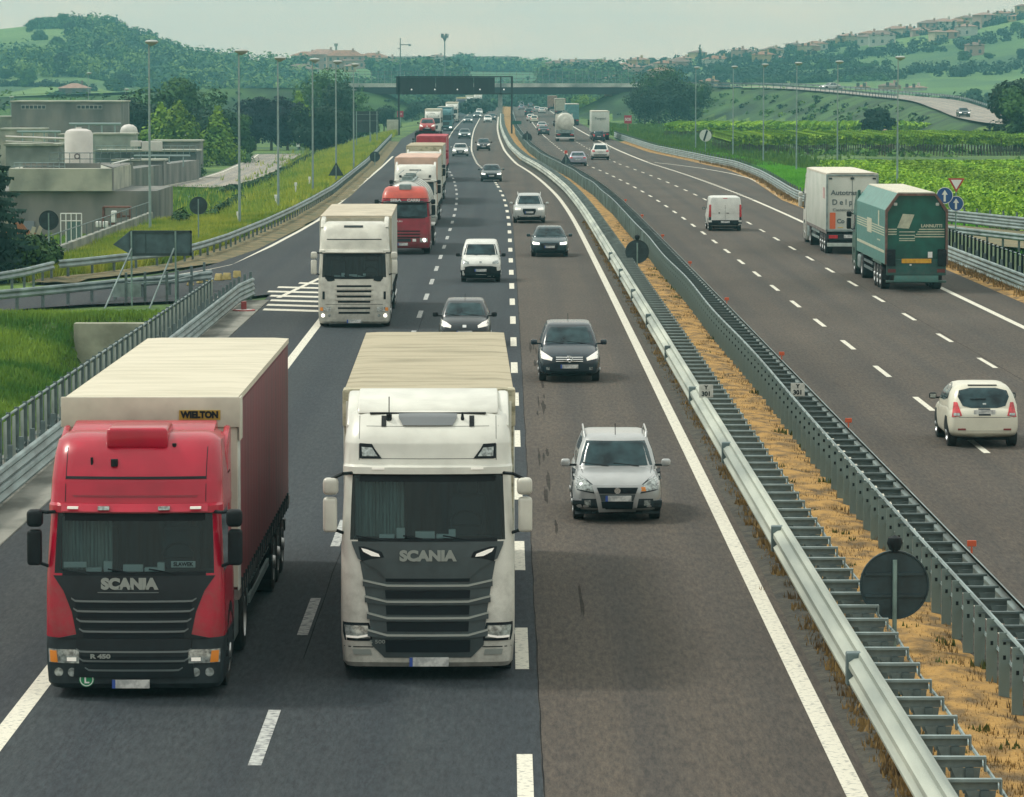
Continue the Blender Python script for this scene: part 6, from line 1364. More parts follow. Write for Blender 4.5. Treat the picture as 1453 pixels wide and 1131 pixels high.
# ------------------------------------------------------------------ lamp posts
LM = mat('lamp_post_steel', (.24, .33, .325), .5, .2, var=.15, scale=2); LH = mat('lamp_head', (.36, .40, .38), .5)
def lamp_mesh(h):
    t = thing('street_lamp', '', 'street lamp')
    MB().cyl((0, 0, -.3), (0, 0, h - .15), .085, 10, r2=.045).build('pole', LM, t, 40)
    MB().lathe([(h - .22, .05), (h - .16, .14), (h - .05, .36), (h + .04, .40), (h + .12, .28), (h + .15, .001)], 20, 'z', c=(.16, 0, 0)).build('lamp_head', LH, t, 40)
    return t
def lamp(px, pt, pb, label, z=0, g='street lamps beside the motorway'):
    p = at(px, pb, z); h = atY(px, pt, p.y).z; t = lamp_mesh(h - z); t.location = (p.x, p.y, z); tag(t, label, 'street lamp', g)
for i, (px, pt, pb, l) in enumerate(((213, 60, 322, 'tall street lamp in front of the water works, largest and leftmost of the tall ones'), (340, 73, 322, 'street lamp rising in front of the service road by the round sign'), (395, 83, 300, 'street lamp standing in front of the dark trees on the left'),
        (444, 85, 280, 'street lamp left of the triangular sign back'), (477, 88, 263, 'street lamp rising directly behind the triangular sign back'), (502, 92, 244, 'street lamp at the left edge of the dark sign board'),
        (1273, 82, 272, 'street lamp at the vineyard edge right of the white box truck'), (1188, 88, 240, 'street lamp rising behind the white box truck'), (1130, 90, 236, 'third street lamp from the right along the vineyard'),
        (1083, 92, 225, 'fourth street lamp from the right along the vineyard'), (1040, 95, 217, 'street lamp near the round white sign'), (987, 96, 208, 'farthest street lamp along the right guard rail'))):
    lamp(px, pt, pb, l)
lamp(526, 170, 205, 'short lamp post right of the dark sign board'); 
t = lamp_mesh(8); t.location = (*at(16, 205, -2.5).xy, -2.5); tag(t, 'thin mast rising behind the water works at the left edge', 'street lamp', 'street lamps beside the motorway')
for px, pt, l in ((126, 104, 'thin lamp mast before the left hill field, above the water works roof'), (179, 127, 'short lamp mast right of the water works roof')):
    p = at(px, 215, -2.5); t = lamp_mesh(atY(px, pt, p.y).z + 2.5); t.location = (p.x, p.y, -2.5); tag(t, l, 'street lamp', 'street lamps beside the motorway')
# masts on the skyline
for px, pt, l, k in ((631, 50, 'tall antenna mast with a crown of aerials on the skyline above the gantry', 1), (568, 54, 'thin lattice mast with side arm on the skyline', 0)):
    z1 = atY(px, pt, 1500).z; x = atY(px, pt, 1500).x; t = thing('antenna_mast', l, 'mast', (x, 1500, 5)); MB().cyl((0, 0, 0), (0, 0, z1 - 5), .28, 8, r2=.18).build('pole', M_GALVD, t)
    b = MB()
    if k:
        for a in range(6): b.cyl((0, 0, z1 - 7.5), (1.2 * math.cos(a), 1.2 * math.sin(a), z1 - 5), .12, 6).cyl((1.2 * math.cos(a), 1.2 * math.sin(a), z1 - 6), (1.2 * math.cos(a), 1.2 * math.sin(a), z1 - 4.4), .2, 6)
    else: b.box(-.3, 3, -.1, .1, z1 - 7.6, z1 - 7.3).box(-1, -.2, -.1, .1, z1 - 9, z1 - 8.7).cyl((3, 0, z1 - 7.5), (3.9, 0, z1 - 7.6), .35, 8)
    b.build('aerial', M_GALVD, t)

# ------------------------------------------------------------------ signs
SB = mat('sign_back', (.020, .042, .050), .55, var=.3, scale=4); SBP = mat('sign_pole', (.20, .30, .28), .5, .2, var=.2, scale=4)
def sign_back(px, pyb, r, zc, label, ball=False, tri=False, pole=True, g='sign backs facing away'):
    p = at(px, pyb, 0); t = thing('road_sign', label, 'road sign', (p.x, p.y, 0), 0, g)
    if tri: MB().prism([(-r, zc - r * .6), (r, zc - r * .6), (0, zc + r * 1.15)], (-.05, -.02)).build('sign_plate', SB, t, bevel=.008)
    else:
        MB().cyl((0, -.05, zc), (0, -.02, zc), r, 40).build('sign_plate', SB, t, 40)
        MB().lathe([(-.055, r - .02), (-.07, r - .01), (-.07, r + .01), (-.01, r + .01)], 40, 'y', c=(0, 0, zc)).build('rim', SB, t, 40)
        MB().box(-r * .85, r * .85, -.08, -.05, zc + r * .28, zc + r * .36).box(-r * .85, r * .85, -.08, -.05, zc - r * .36, zc - r * .28).build('brace', SB, t)
    MB().cyl((0, -.11, -.2), (0, -.11, zc + r * .75), .035, 10).build('pole', SBP, t, 40)
    if ball: MB().lathe([(-.12, .001), (-.10, .08), (0, .12), (.08, .10), (.12, .001)], 16, 'z', c=(0, -.05, zc + r + .12)).cyl((0, -.05, zc + r - .02), (0, -.05, zc + r + .04), .05, 8).build('beacon', M_BLACK, t, 50)
    return t
sign_back(1268, 928, .51, 1.05, 'large round dark sign back with beacon on top in the median, nearest', True)
sign_back(904, 392, .51, 1.08, 'round dark sign back with beacon between the median barriers, further off', True)
sign_back(803, 245, .62, 1.05, 'dark triangular sign back with red beacon in the median beside the lilac-silver saloon', tri=True)
MB_ = at(803, 245, 0); o = MB().cyl((0, 0, 0), (0, 0, .28), .14, 12).cyl((0, 0, -.9), (0, 0, 0), .03, 6).build('warning_beacon', mat('red_beacon', (.55, .06, .04), .4), loc=(MB_.x, MB_.y, 1.75)); tag(o, 'red warning beacon on top of the median triangular sign', 'beacon')
sign_back(748, 208, .62, 1.1, 'round dark sign back far away in the median before the gantry post', True)
sign_back(70, 378, .45, 2.12, 'round dark sign back at the left edge in front of the water works gate')
sign_back(282, 346, .46, 2.0, 'round dark sign back on the grassy verge right of the tall street lamp')
sign_back(477, 264, .62, 1.2, 'dark triangular sign back on the grassy verge beside the guard rail', tri=True)
sign_back(532, 236, .5, .95, 'small round dark sign back at the end of the outer guard rail')
# arrow board
p = at(232, 430, 0); t = thing('direction_sign', 'large dark arrow-shaped sign back on two posts with slanting struts above the green bank', 'road sign', (p.x, p.y, 0))
k = p.y / F
def ax(px): return (px - 232) * k
def az(py): return atY(232, py, p.y).z
b = MB().prism([(ax(161), az(347)), (ax(186), az(327)), (ax(273), az(327)), (ax(273), az(363)), (ax(186), az(361))], (-.03, .03)); b.build('sign_board', mat('board_back', (.055, .10, .115), .5, .1, var=.3, scale=2.5), t, bevel=.008)
MB().box(ax(186), ax(273), -.09, -.03, az(330.5), az(327)).box(ax(186), ax(273), -.09, -.03, az(363), az(359)).box(ax(185), ax(188), -.09, -.03, az(361), az(327)).box(ax(270.5), ax(273), -.09, -.03, az(363), az(327)).box(ax(207), ax(208), -.05, -.03, az(361), az(327)).build('board_frame', SB, t)
for x in (187.5, 250): MB().cyl((ax(x), -.13, -.3), (ax(x), -.13, az(328)), .035, 8).build('post', SBP, t)
for x, x2 in ((188, 154), (248, 217)): MB().cyl((ax(x), -.16, az(352)), (ax(x2), -1.6, -.15), .035, 8).build('strut', M_GALV, t)
# dark board by the trees, small square signs
p = at(520, 206, 0); t = thing('sign_board', 'large dark sign board back before the left trees', 'road sign', (p.x, p.y, 0)); k = p.y / F
MB().box(-16 * k, 17 * k, 0, .1, atY(0, 188, p.y).z, atY(0, 158, p.y).z).build('board', SB, t); MB().box(-16 * k, 17 * k, -.1, 0, atY(0, 172, p.y).z, atY(0, 171, p.y).z).box(-16 * k, 17 * k, -.1, 0, atY(0, 163, p.y).z, atY(0, 162, p.y).z).build('brace', M_GALVD, t)
for x in (-14, 5, 15): MB().box(x * k - .06, x * k + .06, -.2, -.1, 0, atY(0, 158, p.y).z).build('post', SBP, t)
p = at(891, 188, 0); t = thing('sos_sign', 'red sign reading SOS above the right guard rail', 'road sign', (p.x, p.y, 0)); k = p.y / F
MB().box(-5.2 * k, 5.2 * k, 0, .06, 1.45, 2.75).build('sign_plate', mat('sos_red', (.40, .01, .05), .5), t); text('SOS', .62, (0, -.02, 2.1), M_PAPER, t, bold=.02, width=.95); MB().cyl((0, .1, -.2), (0, .1, 1.5), .06, 8).build('post', mat('red_post', (.35, .08, .08), .5), t)
p = at(568, 178, -.4); t = thing('sos_sign', 'small red square sign at the foot of the left embankment', 'road sign', (p.x, p.y, -.4)); MB().box(-.6, .6, 0, .06, 1.6, 2.8).build('sign_plate', MATS['sos_red'], t); text('SOS', .45, (0, -.02, 2.2), M_PAPER, t, width=.7); MB().cyl((0, .1, -.2), (0, .1, 1.8), .06, 8).build('post', SBP, t)
p = at(1001, 216, -.2); t = thing('road_sign', 'round white sign with a black diagonal bar by the vineyard', 'road sign', (p.x, p.y, -.2), 0); MB().cyl((0, 0, 2.0), (0, .05, 2.0), .72, 30).build('sign_plate', mat('sign_white', (.6, .64, .6), .5), t); MB().box(-.11, .11, -.03, 0, -.66, .66, M=Matrix.Translation((0, 0, 2.0)) @ Matrix.Rotation(R(18), 4, 'Y')).build('bar', M_BLACK, t); MB().cyl((0, .12, -.2), (0, .12, 2.2), .05, 8).build('post', SBP, t)
BLU = mat('sign_blue', (.012, .075, .26), .45); 
def arrow_sign(px, pyc, D, r, label, rot=0, off=0):
    q = atY(px, pyc, D); t = thing('arrow_sign', label, 'road sign', (q.x, D, 0), 0, 'blue arrow signs beside the side road')
    MB().cyl((0, 0, q.z), (0, .04, q.z), r, 36).build('sign_plate', BLU, t, 40); MB().lathe([(-.01, r - .03), (-.01, r)], 36, 'y', c=(0, 0, q.z)).build('rim', M_PAPER, t, fix=False)
    M_ = Matrix.Translation((0, -.015, q.z)) @ Matrix.Rotation(R(rot), 4, 'Y')
    b = MB(); b.add([M_ @ Vector((x, 0, z)) for x, z in ((-.055, -.72 * r), (.055, -.72 * r), (.055, .1 * r), (.155, .1 * r), (0, .68 * r), (-.155, .1 * r), (-.055, .1 * r))], [(0, 1, 2, 6), (3, 4, 5), (2, 3, 5, 6)]); b.build('arrow', M_PAPER, t, fix=False)
    MB().cyl((.0, .09, -.3), (.0, .09, q.z + r * .5), .035, 8).build('post', SBP, t)
arrow_sign(1340.5, 277.5, 211, .43, 'round blue sign with white up arrow, upper left one of the pair'); arrow_sign(1356.5, 289, 212, .40, 'round blue sign with white up arrow, lower right one of the pair')
q = atY(1357, 262, 213); t = thing('give_way_sign', 'red rimmed white give-way triangle above the blue arrow signs', 'road sign', (q.x, 213, 0))
MB().prism([(-.44, q.z + .33), (.44, q.z + .33), (0, q.z - .42)], (0, .04)).build('sign_plate', mat('sign_red', (.42, .04, .03), .5), t, bevel=.006); MB().prism([(-.29, q.z + .25), (.29, q.z + .25), (0, q.z - .25)], (-.012, .0)).build('sign_face', M_PAPER, t); MB().cyl((0, .1, -.3), (0, .1, q.z + .2), .035, 8).build('post', SBP, t)
p = at(423, 212, -2.3); t = thing('road_sign', 'small round red and white sign above a white panel by the service road', 'road sign', (p.x, p.y, -2.3)); MB().cyl((0, 0, 2.1), (0, .04, 2.1), .38, 24, 1).cyl((0, -.01, 2.1), (0, 0, 2.1), .26, 24, 0).build('sign_plate', [M_PAPER, MATS['sign_red']], t, 30); MB().box(-.25, .25, 0, .04, .4, 1.0).build('lower_plate', M_PAPER, t); MB().cyl((0, .08, -.2), (0, .08, 2.2), .04, 8).build('post', SBP, t)
# roadside markers and boxes on the left verge
for k, (px, py) in enumerate(((350, 318), (429, 273), (448, 264), (402, 292))):
    p = at(px, py, 0); o = MB().box(-.06, .06, -.04, .04, -.1, .85).box(-.10, .10, -.05, .05, .6, .85).build('marker_post', M_PAPER, bevel=.03, loc=(p.x - .5, p.y, -.1)); tag(o, ('white marker post nearest the round verge sign', 'white marker post left of the triangular verge sign, taller', 'white marker post closest to the triangular verge sign', 'white marker post at the foot of the third street lamp')[k], 'marker post', 'white marker posts on the verge')
p = at(557, 190, 0); o = rbox('concrete_cabinet', -.9, .9, 0, 1.2, -.2, 2.2, mat('cabinet_beige', (.42, .44, .36), .8, var=.15, scale=1.5), None, .05); o.location = (p.x, p.y, 0); tag(o, 'pale concrete cabinet beside the left rail before the embankment', 'cabinet')
# yellow barrier blocks in the gore and the fallen sign
YB = mat('yellow_plastic', (.42, .34, .12), .6, var=.2, scale=5)
for k in range(6):
    p = at(270 + 13 * k, 405 - 2 * k, 0); o = MB().prism([(-.15, 0), (.15, 0), (.09, .2), (.04, .30), (-.04, .30), (-.09, .2)], (-.16, .16)).build('barrier_block', YB, bevel=.03, loc=(p.x, p.y + (k % 2) * .6, 0)); o.rotation_euler = (0, 0, R(20 * k))
    tag(o, 'yellow plastic barrier block lying in the row at the start of the exit gore', 'barrier block', 'yellow barrier blocks')
p = at(346, 442, 0); t = thing('fallen_sign', 'red and white round sign lying flat at the end of the left kerb', 'road sign', (p.x, p.y, .02)); MB().cyl((0, 0, 0), (0, 0, .05), .42, 28, 1).cyl((0, 0, .05), (0, 0, .06), .30, 28, 0).build('sign_plate', [M_PAPER, mat('pink_red', (.55, .14, .14), .6)], t, 30); MB().box(-.1, .1, -.1, .1, .05, .35).build('base_block', mat('base_red', (.3, .05, .05), .6), t, bevel=.02)

# ------------------------------------------------------------------ water works on the left
WZ = -2.6
CW = mat('basin_concrete', (.44, .45, .37), .9, col2=(.23, .25, .215), scale=.5, detail=9, bump=.3, lo=.3, hi=.6); CD = mat('grimy_concrete', (.24, .235, .215), .9, col2=(.095, .11, .108), scale=.45, detail=9, bump=.3, stretch=(1, 1, .35), lo=.32, hi=.66)
M_TKW = mat('tank_white', (.60, .58, .55), .5, var=.08, scale=1)
def wbox(px0, px1, py_top, D, depth, zb=WZ): a = atY(px0, py_top, D); c = atY(px1, py_top, D); return a.x, c.x, D, D + depth, zb, a.z
t = thing('settling_basin', 'weathered concrete basin block with a pale front band and dark stained lower wall', 'basin')
x0, x1, y0, y1, zb, zt = wbox(14, 160, 239, 290, 14); x2 = atY(222, 270, 290).x
zm = atY(0, 271, 290).z
MB().box(x0, x1, y0 - .6, y1, zm, zt).build('upper_wall', CW, t, bevel=.02); MB().box(x0 - 2, x2, y0, y1, WZ - 1.2, zm + .001).build('lower_wall', CD, t)
x3 = atY(189, 250, 308).x
MB().prism([(x1 + .02, y0 - .6), (x3, 308), (x1 - 3, 308), (x1 + .01, y0 + .2)], (zm + .003, zt + .04), 'z').build('side_wall', CD, t)
MB().tube([(x1, y0 - .3, zt + .35), (x3, 308, zt + .35)], .05, 6).build('handrail', M_PAPER, t)
MB().box(x0 + .8, x1 - 1.0, y0 + 1, y0 + 1.5, zt, zt + .35).build('coping', CD, t)
p = atY(112, 232, 305); tk = thing('water_tank', 'white domed cylindrical tank, larger one behind the concrete basin', 'tank', (p.x, 305, zt), 0, 'white tanks of the water works')
hr = 20 * 305 / F; ht = atY(112, 182, 305).z - zt
MB().lathe([(-.6, hr), (ht * .84, hr), (ht * .93, hr * .88), (ht * .98, hr * .55), (ht, .001)], 36, 'z').build('shell', M_TKW, tk, 35); MB().cyl((0, 0, ht - .05), (0, 0, ht + .08), .22, 14).build('hatch', M_TKW, tk, 40)
o = MB(); n = 22; o.tube([(.18 * math.cos(2 * math.pi * i / n), 0, .18 * math.sin(2 * math.pi * i / n)) for i in range(n + 1)], .055, 8); o = o.build('life_ring', mat('ring_dark', (.12, .10, .10), .7), None, 50, loc=(atY(109, 222, 303).x, 303.2, atY(109, 222, 303).z)); tag(o, 'dark life ring hanging on the railing in front of the white tank', 'life ring')
t = thing('railing', 'thin grey railing with two bars before the large white tank', 'railing'); b = MB()
q0, q1 = atY(70, 217, 303.4), atY(200, 217, 303.4)
for z in (q0.z, q0.z - .45): b.tube([(q0.x, 303.4, z), (q1.x, 303.4, z)], .03, 5)
for k in range(10): x = q0.x + (q1.x - q0.x) * k / 9; b.cyl((x, 303.4, q0.z - .9), (x, 303.4, q0.z), .03, 5)
b.build('bars', M_GALVD, t)
p = atY(183, 200, 510); tk = thing('water_tank', 'smaller white domed tank right of the water works hall', 'tank', (p.x, 510, WZ), 0, 'white tanks of the water works'); hr = 12.5 * 510 / F; ht = atY(183, 176, 510).z - WZ
MB().lathe([(0, hr), (ht * .85, hr), (ht * .93, hr * .85), (ht * .98, hr * .5), (ht, .001)], 30, 'z').build('shell', M_TKW, tk, 35)
def hall(px0, px1, pyt, D, dep, label, wins=(), m=CD, roof=CW, name='utility_building'):
    t = thing(name, label, 'building'); x0, x1, y0, y1, zb, zt = wbox(px0, px1, pyt, D, dep)
    MB().box(x0, x1, y0, y1, zb, zt - .18).build('wall', m, t); MB().box(x0 - .15, x1 + .15, y0 - .2, y1 + .2, zt - .18, zt).build('roof', roof, t, bevel=.02)
    for a, b_, c, d in wins:
        w0, w1 = atY(a, c, D), atY(b_, d, D); w = MB().box(w0.x, w1.x, y0 - .05, y0 + .02, w1.z, w0.z).build('window', mat('window_frame', (.35, .38, .36), .6), t)
        gb = MB(); n = max(2, int(abs(w1.x - w0.x) / .5))
        for k in range(n): s_ = (w1.x - w0.x) / n; gb.box(w0.x + s_ * k + .06, w0.x + s_ * (k + 1) - .06, y0 - .07, y0 - .04, w1.z + .08, w0.z - .08)
        gb.build('pane', M_WIN, w)
    return t
hall(16, 171, 143, 520, 12, 'long stained concrete hall of the water works with two strip windows', ((30, 65, 149, 155), (109, 145, 149, 155)))
hall(-10, 24, 165, 525, 8, 'low grey annex at the far left edge of the water works', m=CW)
hall(172, 302, 178, 640, 10, 'low grey wall building right of the hall with flat roof')
hall(130, 190, 189, 470, 5, 'low pale shed behind the large white tank', m=mat('shed_pale', (.28, .31, .28), .9, var=.25, scale=.6))
hall(8, 82, 204, 330, 6, 'low flat roofed shed left of the large white tank', m=mat('shed_grey', (.20, .23, .22), .9, var=.3, scale=.5), roof=mat('roof_moss', (.26, .28, .23), .9, var=.3, scale=1))
hall(135, 278, 213, 450, 7, 'dark tank block behind the railing with a grey parapet', m=mat('block_dark', (.09, .115, .115), .9, var=.4, scale=.6))
hall(215, 283, 199, 490, 6, 'stained concrete block at the right end of the water works', m=CD)
for k, (a, b_, c, d) in enumerate(((185, 200, 200, 208), (201, 229, 201, 214))):
    q0, q1 = atY(a, c, 445), atY(b_, d, 445); o = MB().box(q0.x, q1.x, 445, 446.5, q1.z, q0.z).build('equipment_box', M_TKW, bevel=.03); tag(o, 'white equipment box on the dark tank block, %s one' % ('left' if k == 0 else 'wider right'), 'equipment box', 'white equipment boxes')
o = MB(); q0, q1 = atY(8, 194, 316), atY(94, 197, 316); o.cyl((q0.x, 316, q0.z), (q1.x, 316, q1.z), .09, 10); o.cyl((q0.x, 316, q0.z - .35), (q1.x - 1, 316, q1.z - .35), .06, 10); o = o.build('pipe', M_TKW, None, 40); tag(o, 'pale horizontal pipe run left of the large white tank', 'pipe')
t = thing('basin_walkway', 'diagonal concrete walkway edge with railing right of the basins', 'walkway'); q0, q1 = atY(185, 240, 400), atY(282, 225, 445); MB().prism([(q0.x, 400), (q1.x, 445), (q1.x - 1.6, 445), (q0.x - 2, 400)], (WZ - .3, q0.z), 'z').build('deck', CD, t)
# more of the works: pipes, parapet railings, low walls, doors
def railing(px0, px1, py, D, label, n=12, hh=.9):
    t = thing('railing', label, 'railing', (0, 0, 0), 0, 'railings of the water works'); a, c = atY(px0, py, D), atY(px1, py, D); b = MB()
    for z in (a.z, a.z - hh / 2): b.tube([(a.x, D, z), (c.x, D, z)], .04, 5)
    for k in range(n + 1): x = a.x + (c.x - a.x) * k / n; b.cyl((x, D, a.z - hh), (x, D, a.z), .035, 5)
    b.build('bars', M_GALV, t)
railing(135, 278, 207, 449.5, 'railing on the dark tank block right of the large white tank', 16)
railing(200, 300, 168, 639, 'thin railing on top of the low grey wall before the lime trees', 16, 1.6)
railing(20, 92, 231, 291, 'low railing along the front of the pale basin band', 9, .5)
hall(0, 60, 182, 500, 6, 'low pale wall block under the stained hall at the left', m=mat('wall_buff', (.36, .35, .29), .9, var=.3, scale=.5))
hall(84, 130, 190, 480, 5, 'narrow grey block directly behind the dome of the large tank', m=CW)
hall(232, 262, 192, 540, 5, 'small pale kiosk at the right of the white equipment boxes', m=mat('kiosk', (.40, .42, .38), .8, var=.2, scale=.6))
hall(160, 232, 226, 420, 4, 'low stained channel wall in front of the dark tank block', m=CD)
for k, (a, c, py, D, r_) in enumerate(((98, 172, 176, 505, .16), (24, 86, 187, 495, .14), (190, 270, 221, 430, .10))):
    q0, q1 = atY(a, py, D), atY(c, py, D); o = MB().cyl((q0.x, D, q0.z), (q1.x, D, q1.z), r_, 8)
    for j in range(4): x = q0.x + (q1.x - q0.x) * (j + .5) / 4; o.cyl((x, D, q0.z - 1.2), (x, D, q0.z), r_ * .7, 6)
    o = o.build('pipe', mat('pipe_teal', (.25, .33, .33), .6), None, 40); tag(o, ('pale pipe on stilts before the hall wall right of the domed tank', 'short pale pipe on stilts at the left of the works', 'thin pipe on stilts above the right channel wall')[k], 'pipe', 'pipes of the water works')
q = atY(38, 320, 289.5); t_ = MB().box(q.x - .5, q.x + .5, 289.7, 289.95, WZ, q.z + .3).build('door', mat('door_blue', (.20, .23, .26), .6), None); tag(t_, 'grey metal door leaf leaning on the stained lower basin wall', 'door')
# gate, pallets and boundary wall
D = 250
q0, q1 = atY(86, 303, D), atY(116, 345, D); t = thing('metal_gate', 'white framed metal gate before the stained basin wall', 'gate'); b = MB()
for k in range(5): x = q0.x + (q1.x - q0.x) * k / 4; b.cyl((x, D, q1.z - .6), (x, D, q0.z), .035, 6)
b.tube([(q0.x, D, q0.z), (q1.x, D, q0.z)], .035, 6).tube([(q0.x, D, q0.z - .45), (q1.x, D, q0.z - .45)], .03, 6); b.build('frame', M_PAPER, t)
MB().box(q0.x + .4, q1.x - .1, D + .02, D + .04, q1.z - .5, q0.z - .5).build('mesh_panel', mat('gate_panel', (.10, .17, .16), .7), t)
q0, q1 = atY(146, 294, 262), atY(184, 318, 262); t = thing('storage_rack', 'rusty brown rack with white canisters beside the basin wall', 'rack'); b = MB()
for x in (q0.x, q1.x): b.box(x - .05, x + .05, 262, 263, WZ, q0.z)
for z in (q0.z, q0.z - .6, q1.z): b.box(q0.x, q1.x, 262, 263, z - .05, z + .05)
b.build('frame', mat('rust', (.16, .07, .05), .8, var=.3, scale=4), t)
for k, (a, c) in enumerate(((162, 303), (162, 311), (140, 318), (150, 318), (170, 305))):
    p = atY(a, c, 261.7); o = rbox('canister', p.x - .17, p.x + .17, 261.4, 261.8, p.z - .2, p.z + .18, M_PAPER if k < 4 else mat('rust', (.16, .07, .05)), None, .05); tag(o, ('white canister on the upper shelf of the rusty rack', 'white canister on the lower shelf of the rusty rack', 'leftmost white canister beside the rusty rack', 'white canister at the left foot of the rusty rack', 'brown canister at the right of the rusty rack')[k], 'canister', 'canisters by the rack')
p = atY(36, 330, 245); t = thing('scrap_pile', 'heap of rusty and pale boards left of the gate', 'scrap pile', (p.x, 245, WZ)); b = MB(); rnd = random.Random(4)
for k in range(26): b.box(-.5, .5, -.05, .05, -.12, .12, rnd.randrange(3), M=Matrix.Translation((rnd.uniform(-1, 1), rnd.uniform(-.4, .4), rnd.uniform(.3, 2.6))) @ Matrix.Rotation(rnd.uniform(-1.4, 1.4), 4, 'Y'))
b.build('boards', [mat('board_orange2', (.30, .13, .06), .8), mat('board_pale', (.42, .40, .30), .8), mat('board_brown', (.12, .08, .06), .8)], t)
a, c = at(-40, 372, .25), at(60, 362, .3); c2 = at(208, 304, .3)
wl = MB(); wl.prism([(a.x - 6, 190), (-22.6, 191), (-22.6, 193), (a.x - 6, 192)], (-4, .35), 'z').prism([(-22.9, 192), (-22.9, 256), (-22.6, 256), (-22.6, 192)], (-4, .25), 'z'); o = wl.build('boundary_wall', mat('pale_wall', (.30, .31, .27), .9, col2=(.13, .15, .13), scale=.5, detail=8), bevel=.03); tag(o, 'low grey boundary wall running diagonally between the verge and the water works', 'wall')
t = thing('wall_railing', 'thin pale railing along the diagonal boundary wall', 'railing'); b = MB(); b.tube([(-22.75, 192, .9), (-22.75, 256, .9)], .03, 5); [b.cyl((-22.75, 192 + 3.2 * k, .2), (-22.75, 192 + 3.2 * k, .9), .03, 5) for k in range(21)]; b.build('bars', M_GALVD, t)
# wing wall in the bank
q0, q1 = atY(104, 457, 146.5), atY(212, 470, 146.5)
o = MB().box(q0.x, q1.x, 146.6, 147.2, -3.2, q0.z - .05).build('wing_wall', mat('wing_concrete', (.42, .43, .33), .9, col2=(.24, .25, .19), scale=1.1, detail=8, bump=.3), bevel=.03); tag(o, 'pale concrete wing wall set into the green bank behind the slatted fence', 'wall')
# ------------------------------------------------------------------ vegetation
LEAF = {}
def leafm(name, a, b, sc_=.35):
    m = mat('leaf_' + name, a, .8, col2=b, scale=sc_, detail=6, lo=.35, hi=.65, spec=.2)
    n = m.node_tree; bs = n.nodes['Principled BSDF']; src = bs.inputs['Base Color'].links[0].from_socket
    q = n.nodes.new('ShaderNodeObjectInfo'); hv = n.nodes.new('ShaderNodeHueSaturation'); mr = n.nodes.new('ShaderNodeMapRange'); mr.inputs['To Min'].default_value = .75; mr.inputs['To Max'].default_value = 1.25
    n.links.new(q.outputs['Random'], mr.inputs[0]); n.links.new(mr.outputs[0], hv.inputs['Value']); n.links.new(src, hv.inputs['Color']); n.links.new(hv.outputs[0], bs.inputs['Base Color'])
    return m
L_MID = leafm('mid', (.065, .145, .034), (.018, .058, .022)); L_DARK = leafm('dark', (.025, .060, .030), (.012, .034, .022)); L_NAVY = leafm('navy', (.016, .032, .040), (.008, .017, .026))
L_LIME = leafm('lime', (.21, .34, .030), (.085, .19, .022)); L_VINE = leafm('vine', (.32, .50, .04), (.12, .26, .022), .9); L_HEDGE = leafm('hedge', (.045, .10, .025), (.02, .05, .02))
L_FIR = leafm('fir', (.030, .085, .058), (.012, .042, .034), .8); BARK = mat('bark', (.09, .075, .055), .9, var=.3, scale=4)
def leaves(centres, n, size, rnd, squash=.8, jitter=.35):
    """leaf clumps: many small tilted faces filling the given balls (x, y, z, r)"""
    b = MB()
    tot = sum(c[3] ** 2 for c in centres)
    for (x, y, z, r) in centres:
        for _ in range(max(6, int(n * r * r / tot))):
            d = Vector((rnd.gauss(0, 1), rnd.gauss(0, 1), rnd.gauss(0, 1))).normalized(); rr = r * (rnd.uniform(.55, 1) ** .5) * (1 + rnd.uniform(-jitter, jitter) * .5)
            p = Vector((x, y, z)) + Vector((d.x * rr, d.y * rr, d.z * rr * squash)); s_ = size * rnd.uniform(.6, 1.4)
            nn = (d + Vector((rnd.uniform(-.8, .8), rnd.uniform(-.8, .8), rnd.uniform(-.3, .9)))).normalized(); u = nn.orthogonal().normalized(); v = nn.cross(u); a = rnd.uniform(0, 6.28)
            u, v = u * math.cos(a) + v * math.sin(a), v * math.cos(a) - u * math.sin(a)
            b.add([p - u * s_ - v * s_ * .5, p + u * s_ * .2 - v * s_ * .7, p + u * s_, p + v * s_ * .8], [(0, 1, 2, 3)])
    return b
def tree(kind, h, wd, lm, seed, n=2600, size=.22):
    rnd = random.Random(seed); t = bpy.data.objects.new('tree', None); COL.objects.link(t)
    tr = MB(); th = h * .35; r0 = h * .022 + .05
    tr.cyl((0, 0, -.4), (0, 0, th), r0, 9, r2=r0 * .7); top = Vector((0, 0, th))
    cs = []
    if kind == 'round':
        for k in range(15):
            a = k * 2.4; q = rnd.uniform(.15, .66) * wd * .5; z = h * rnd.uniform(.22, .88); cs.append((q * math.cos(a) * 1.2, q * math.sin(a) * 1.2, z, wd * rnd.uniform(.17, .30)))
        cs.append((0, 0, h * .62, wd * .33))
    elif kind == 'cone':
        for k in range(13):
            f = k / 12; q = (1 - f) * wd * .26; a = k * 2.4; cs.append((q * math.cos(a), q * math.sin(a), h * (.2 + .74 * f), wd * (.32 * (1 - f) + .08)))
    elif kind == 'column':
        for k in range(8): cs.append((rnd.uniform(-.1, .1) * wd, rnd.uniform(-.1, .1) * wd, h * (.12 + .80 * k / 7), wd * (.42 - .26 * k / 7)))
    elif kind == 'bush':
        for k in range(8): a = k * 2.4; cs.append((wd * .28 * math.cos(a), wd * .28 * math.sin(a), h * rnd.uniform(.3, .6), wd * rnd.uniform(.18, .28)))
    for (x, y, z, r) in cs[::2]:
        st = Vector((0, 0, min(z * .7, th))); tr.cyl(st, (x, y, z), r0 * .4, 6, r2=r0 * .12)
    tr.build('trunk', BARK, t, 40)
    leaves(cs, n, size, rnd).build('crown', lm, t, fix=False)
    return t
def gz(x, y): return land(x, y)
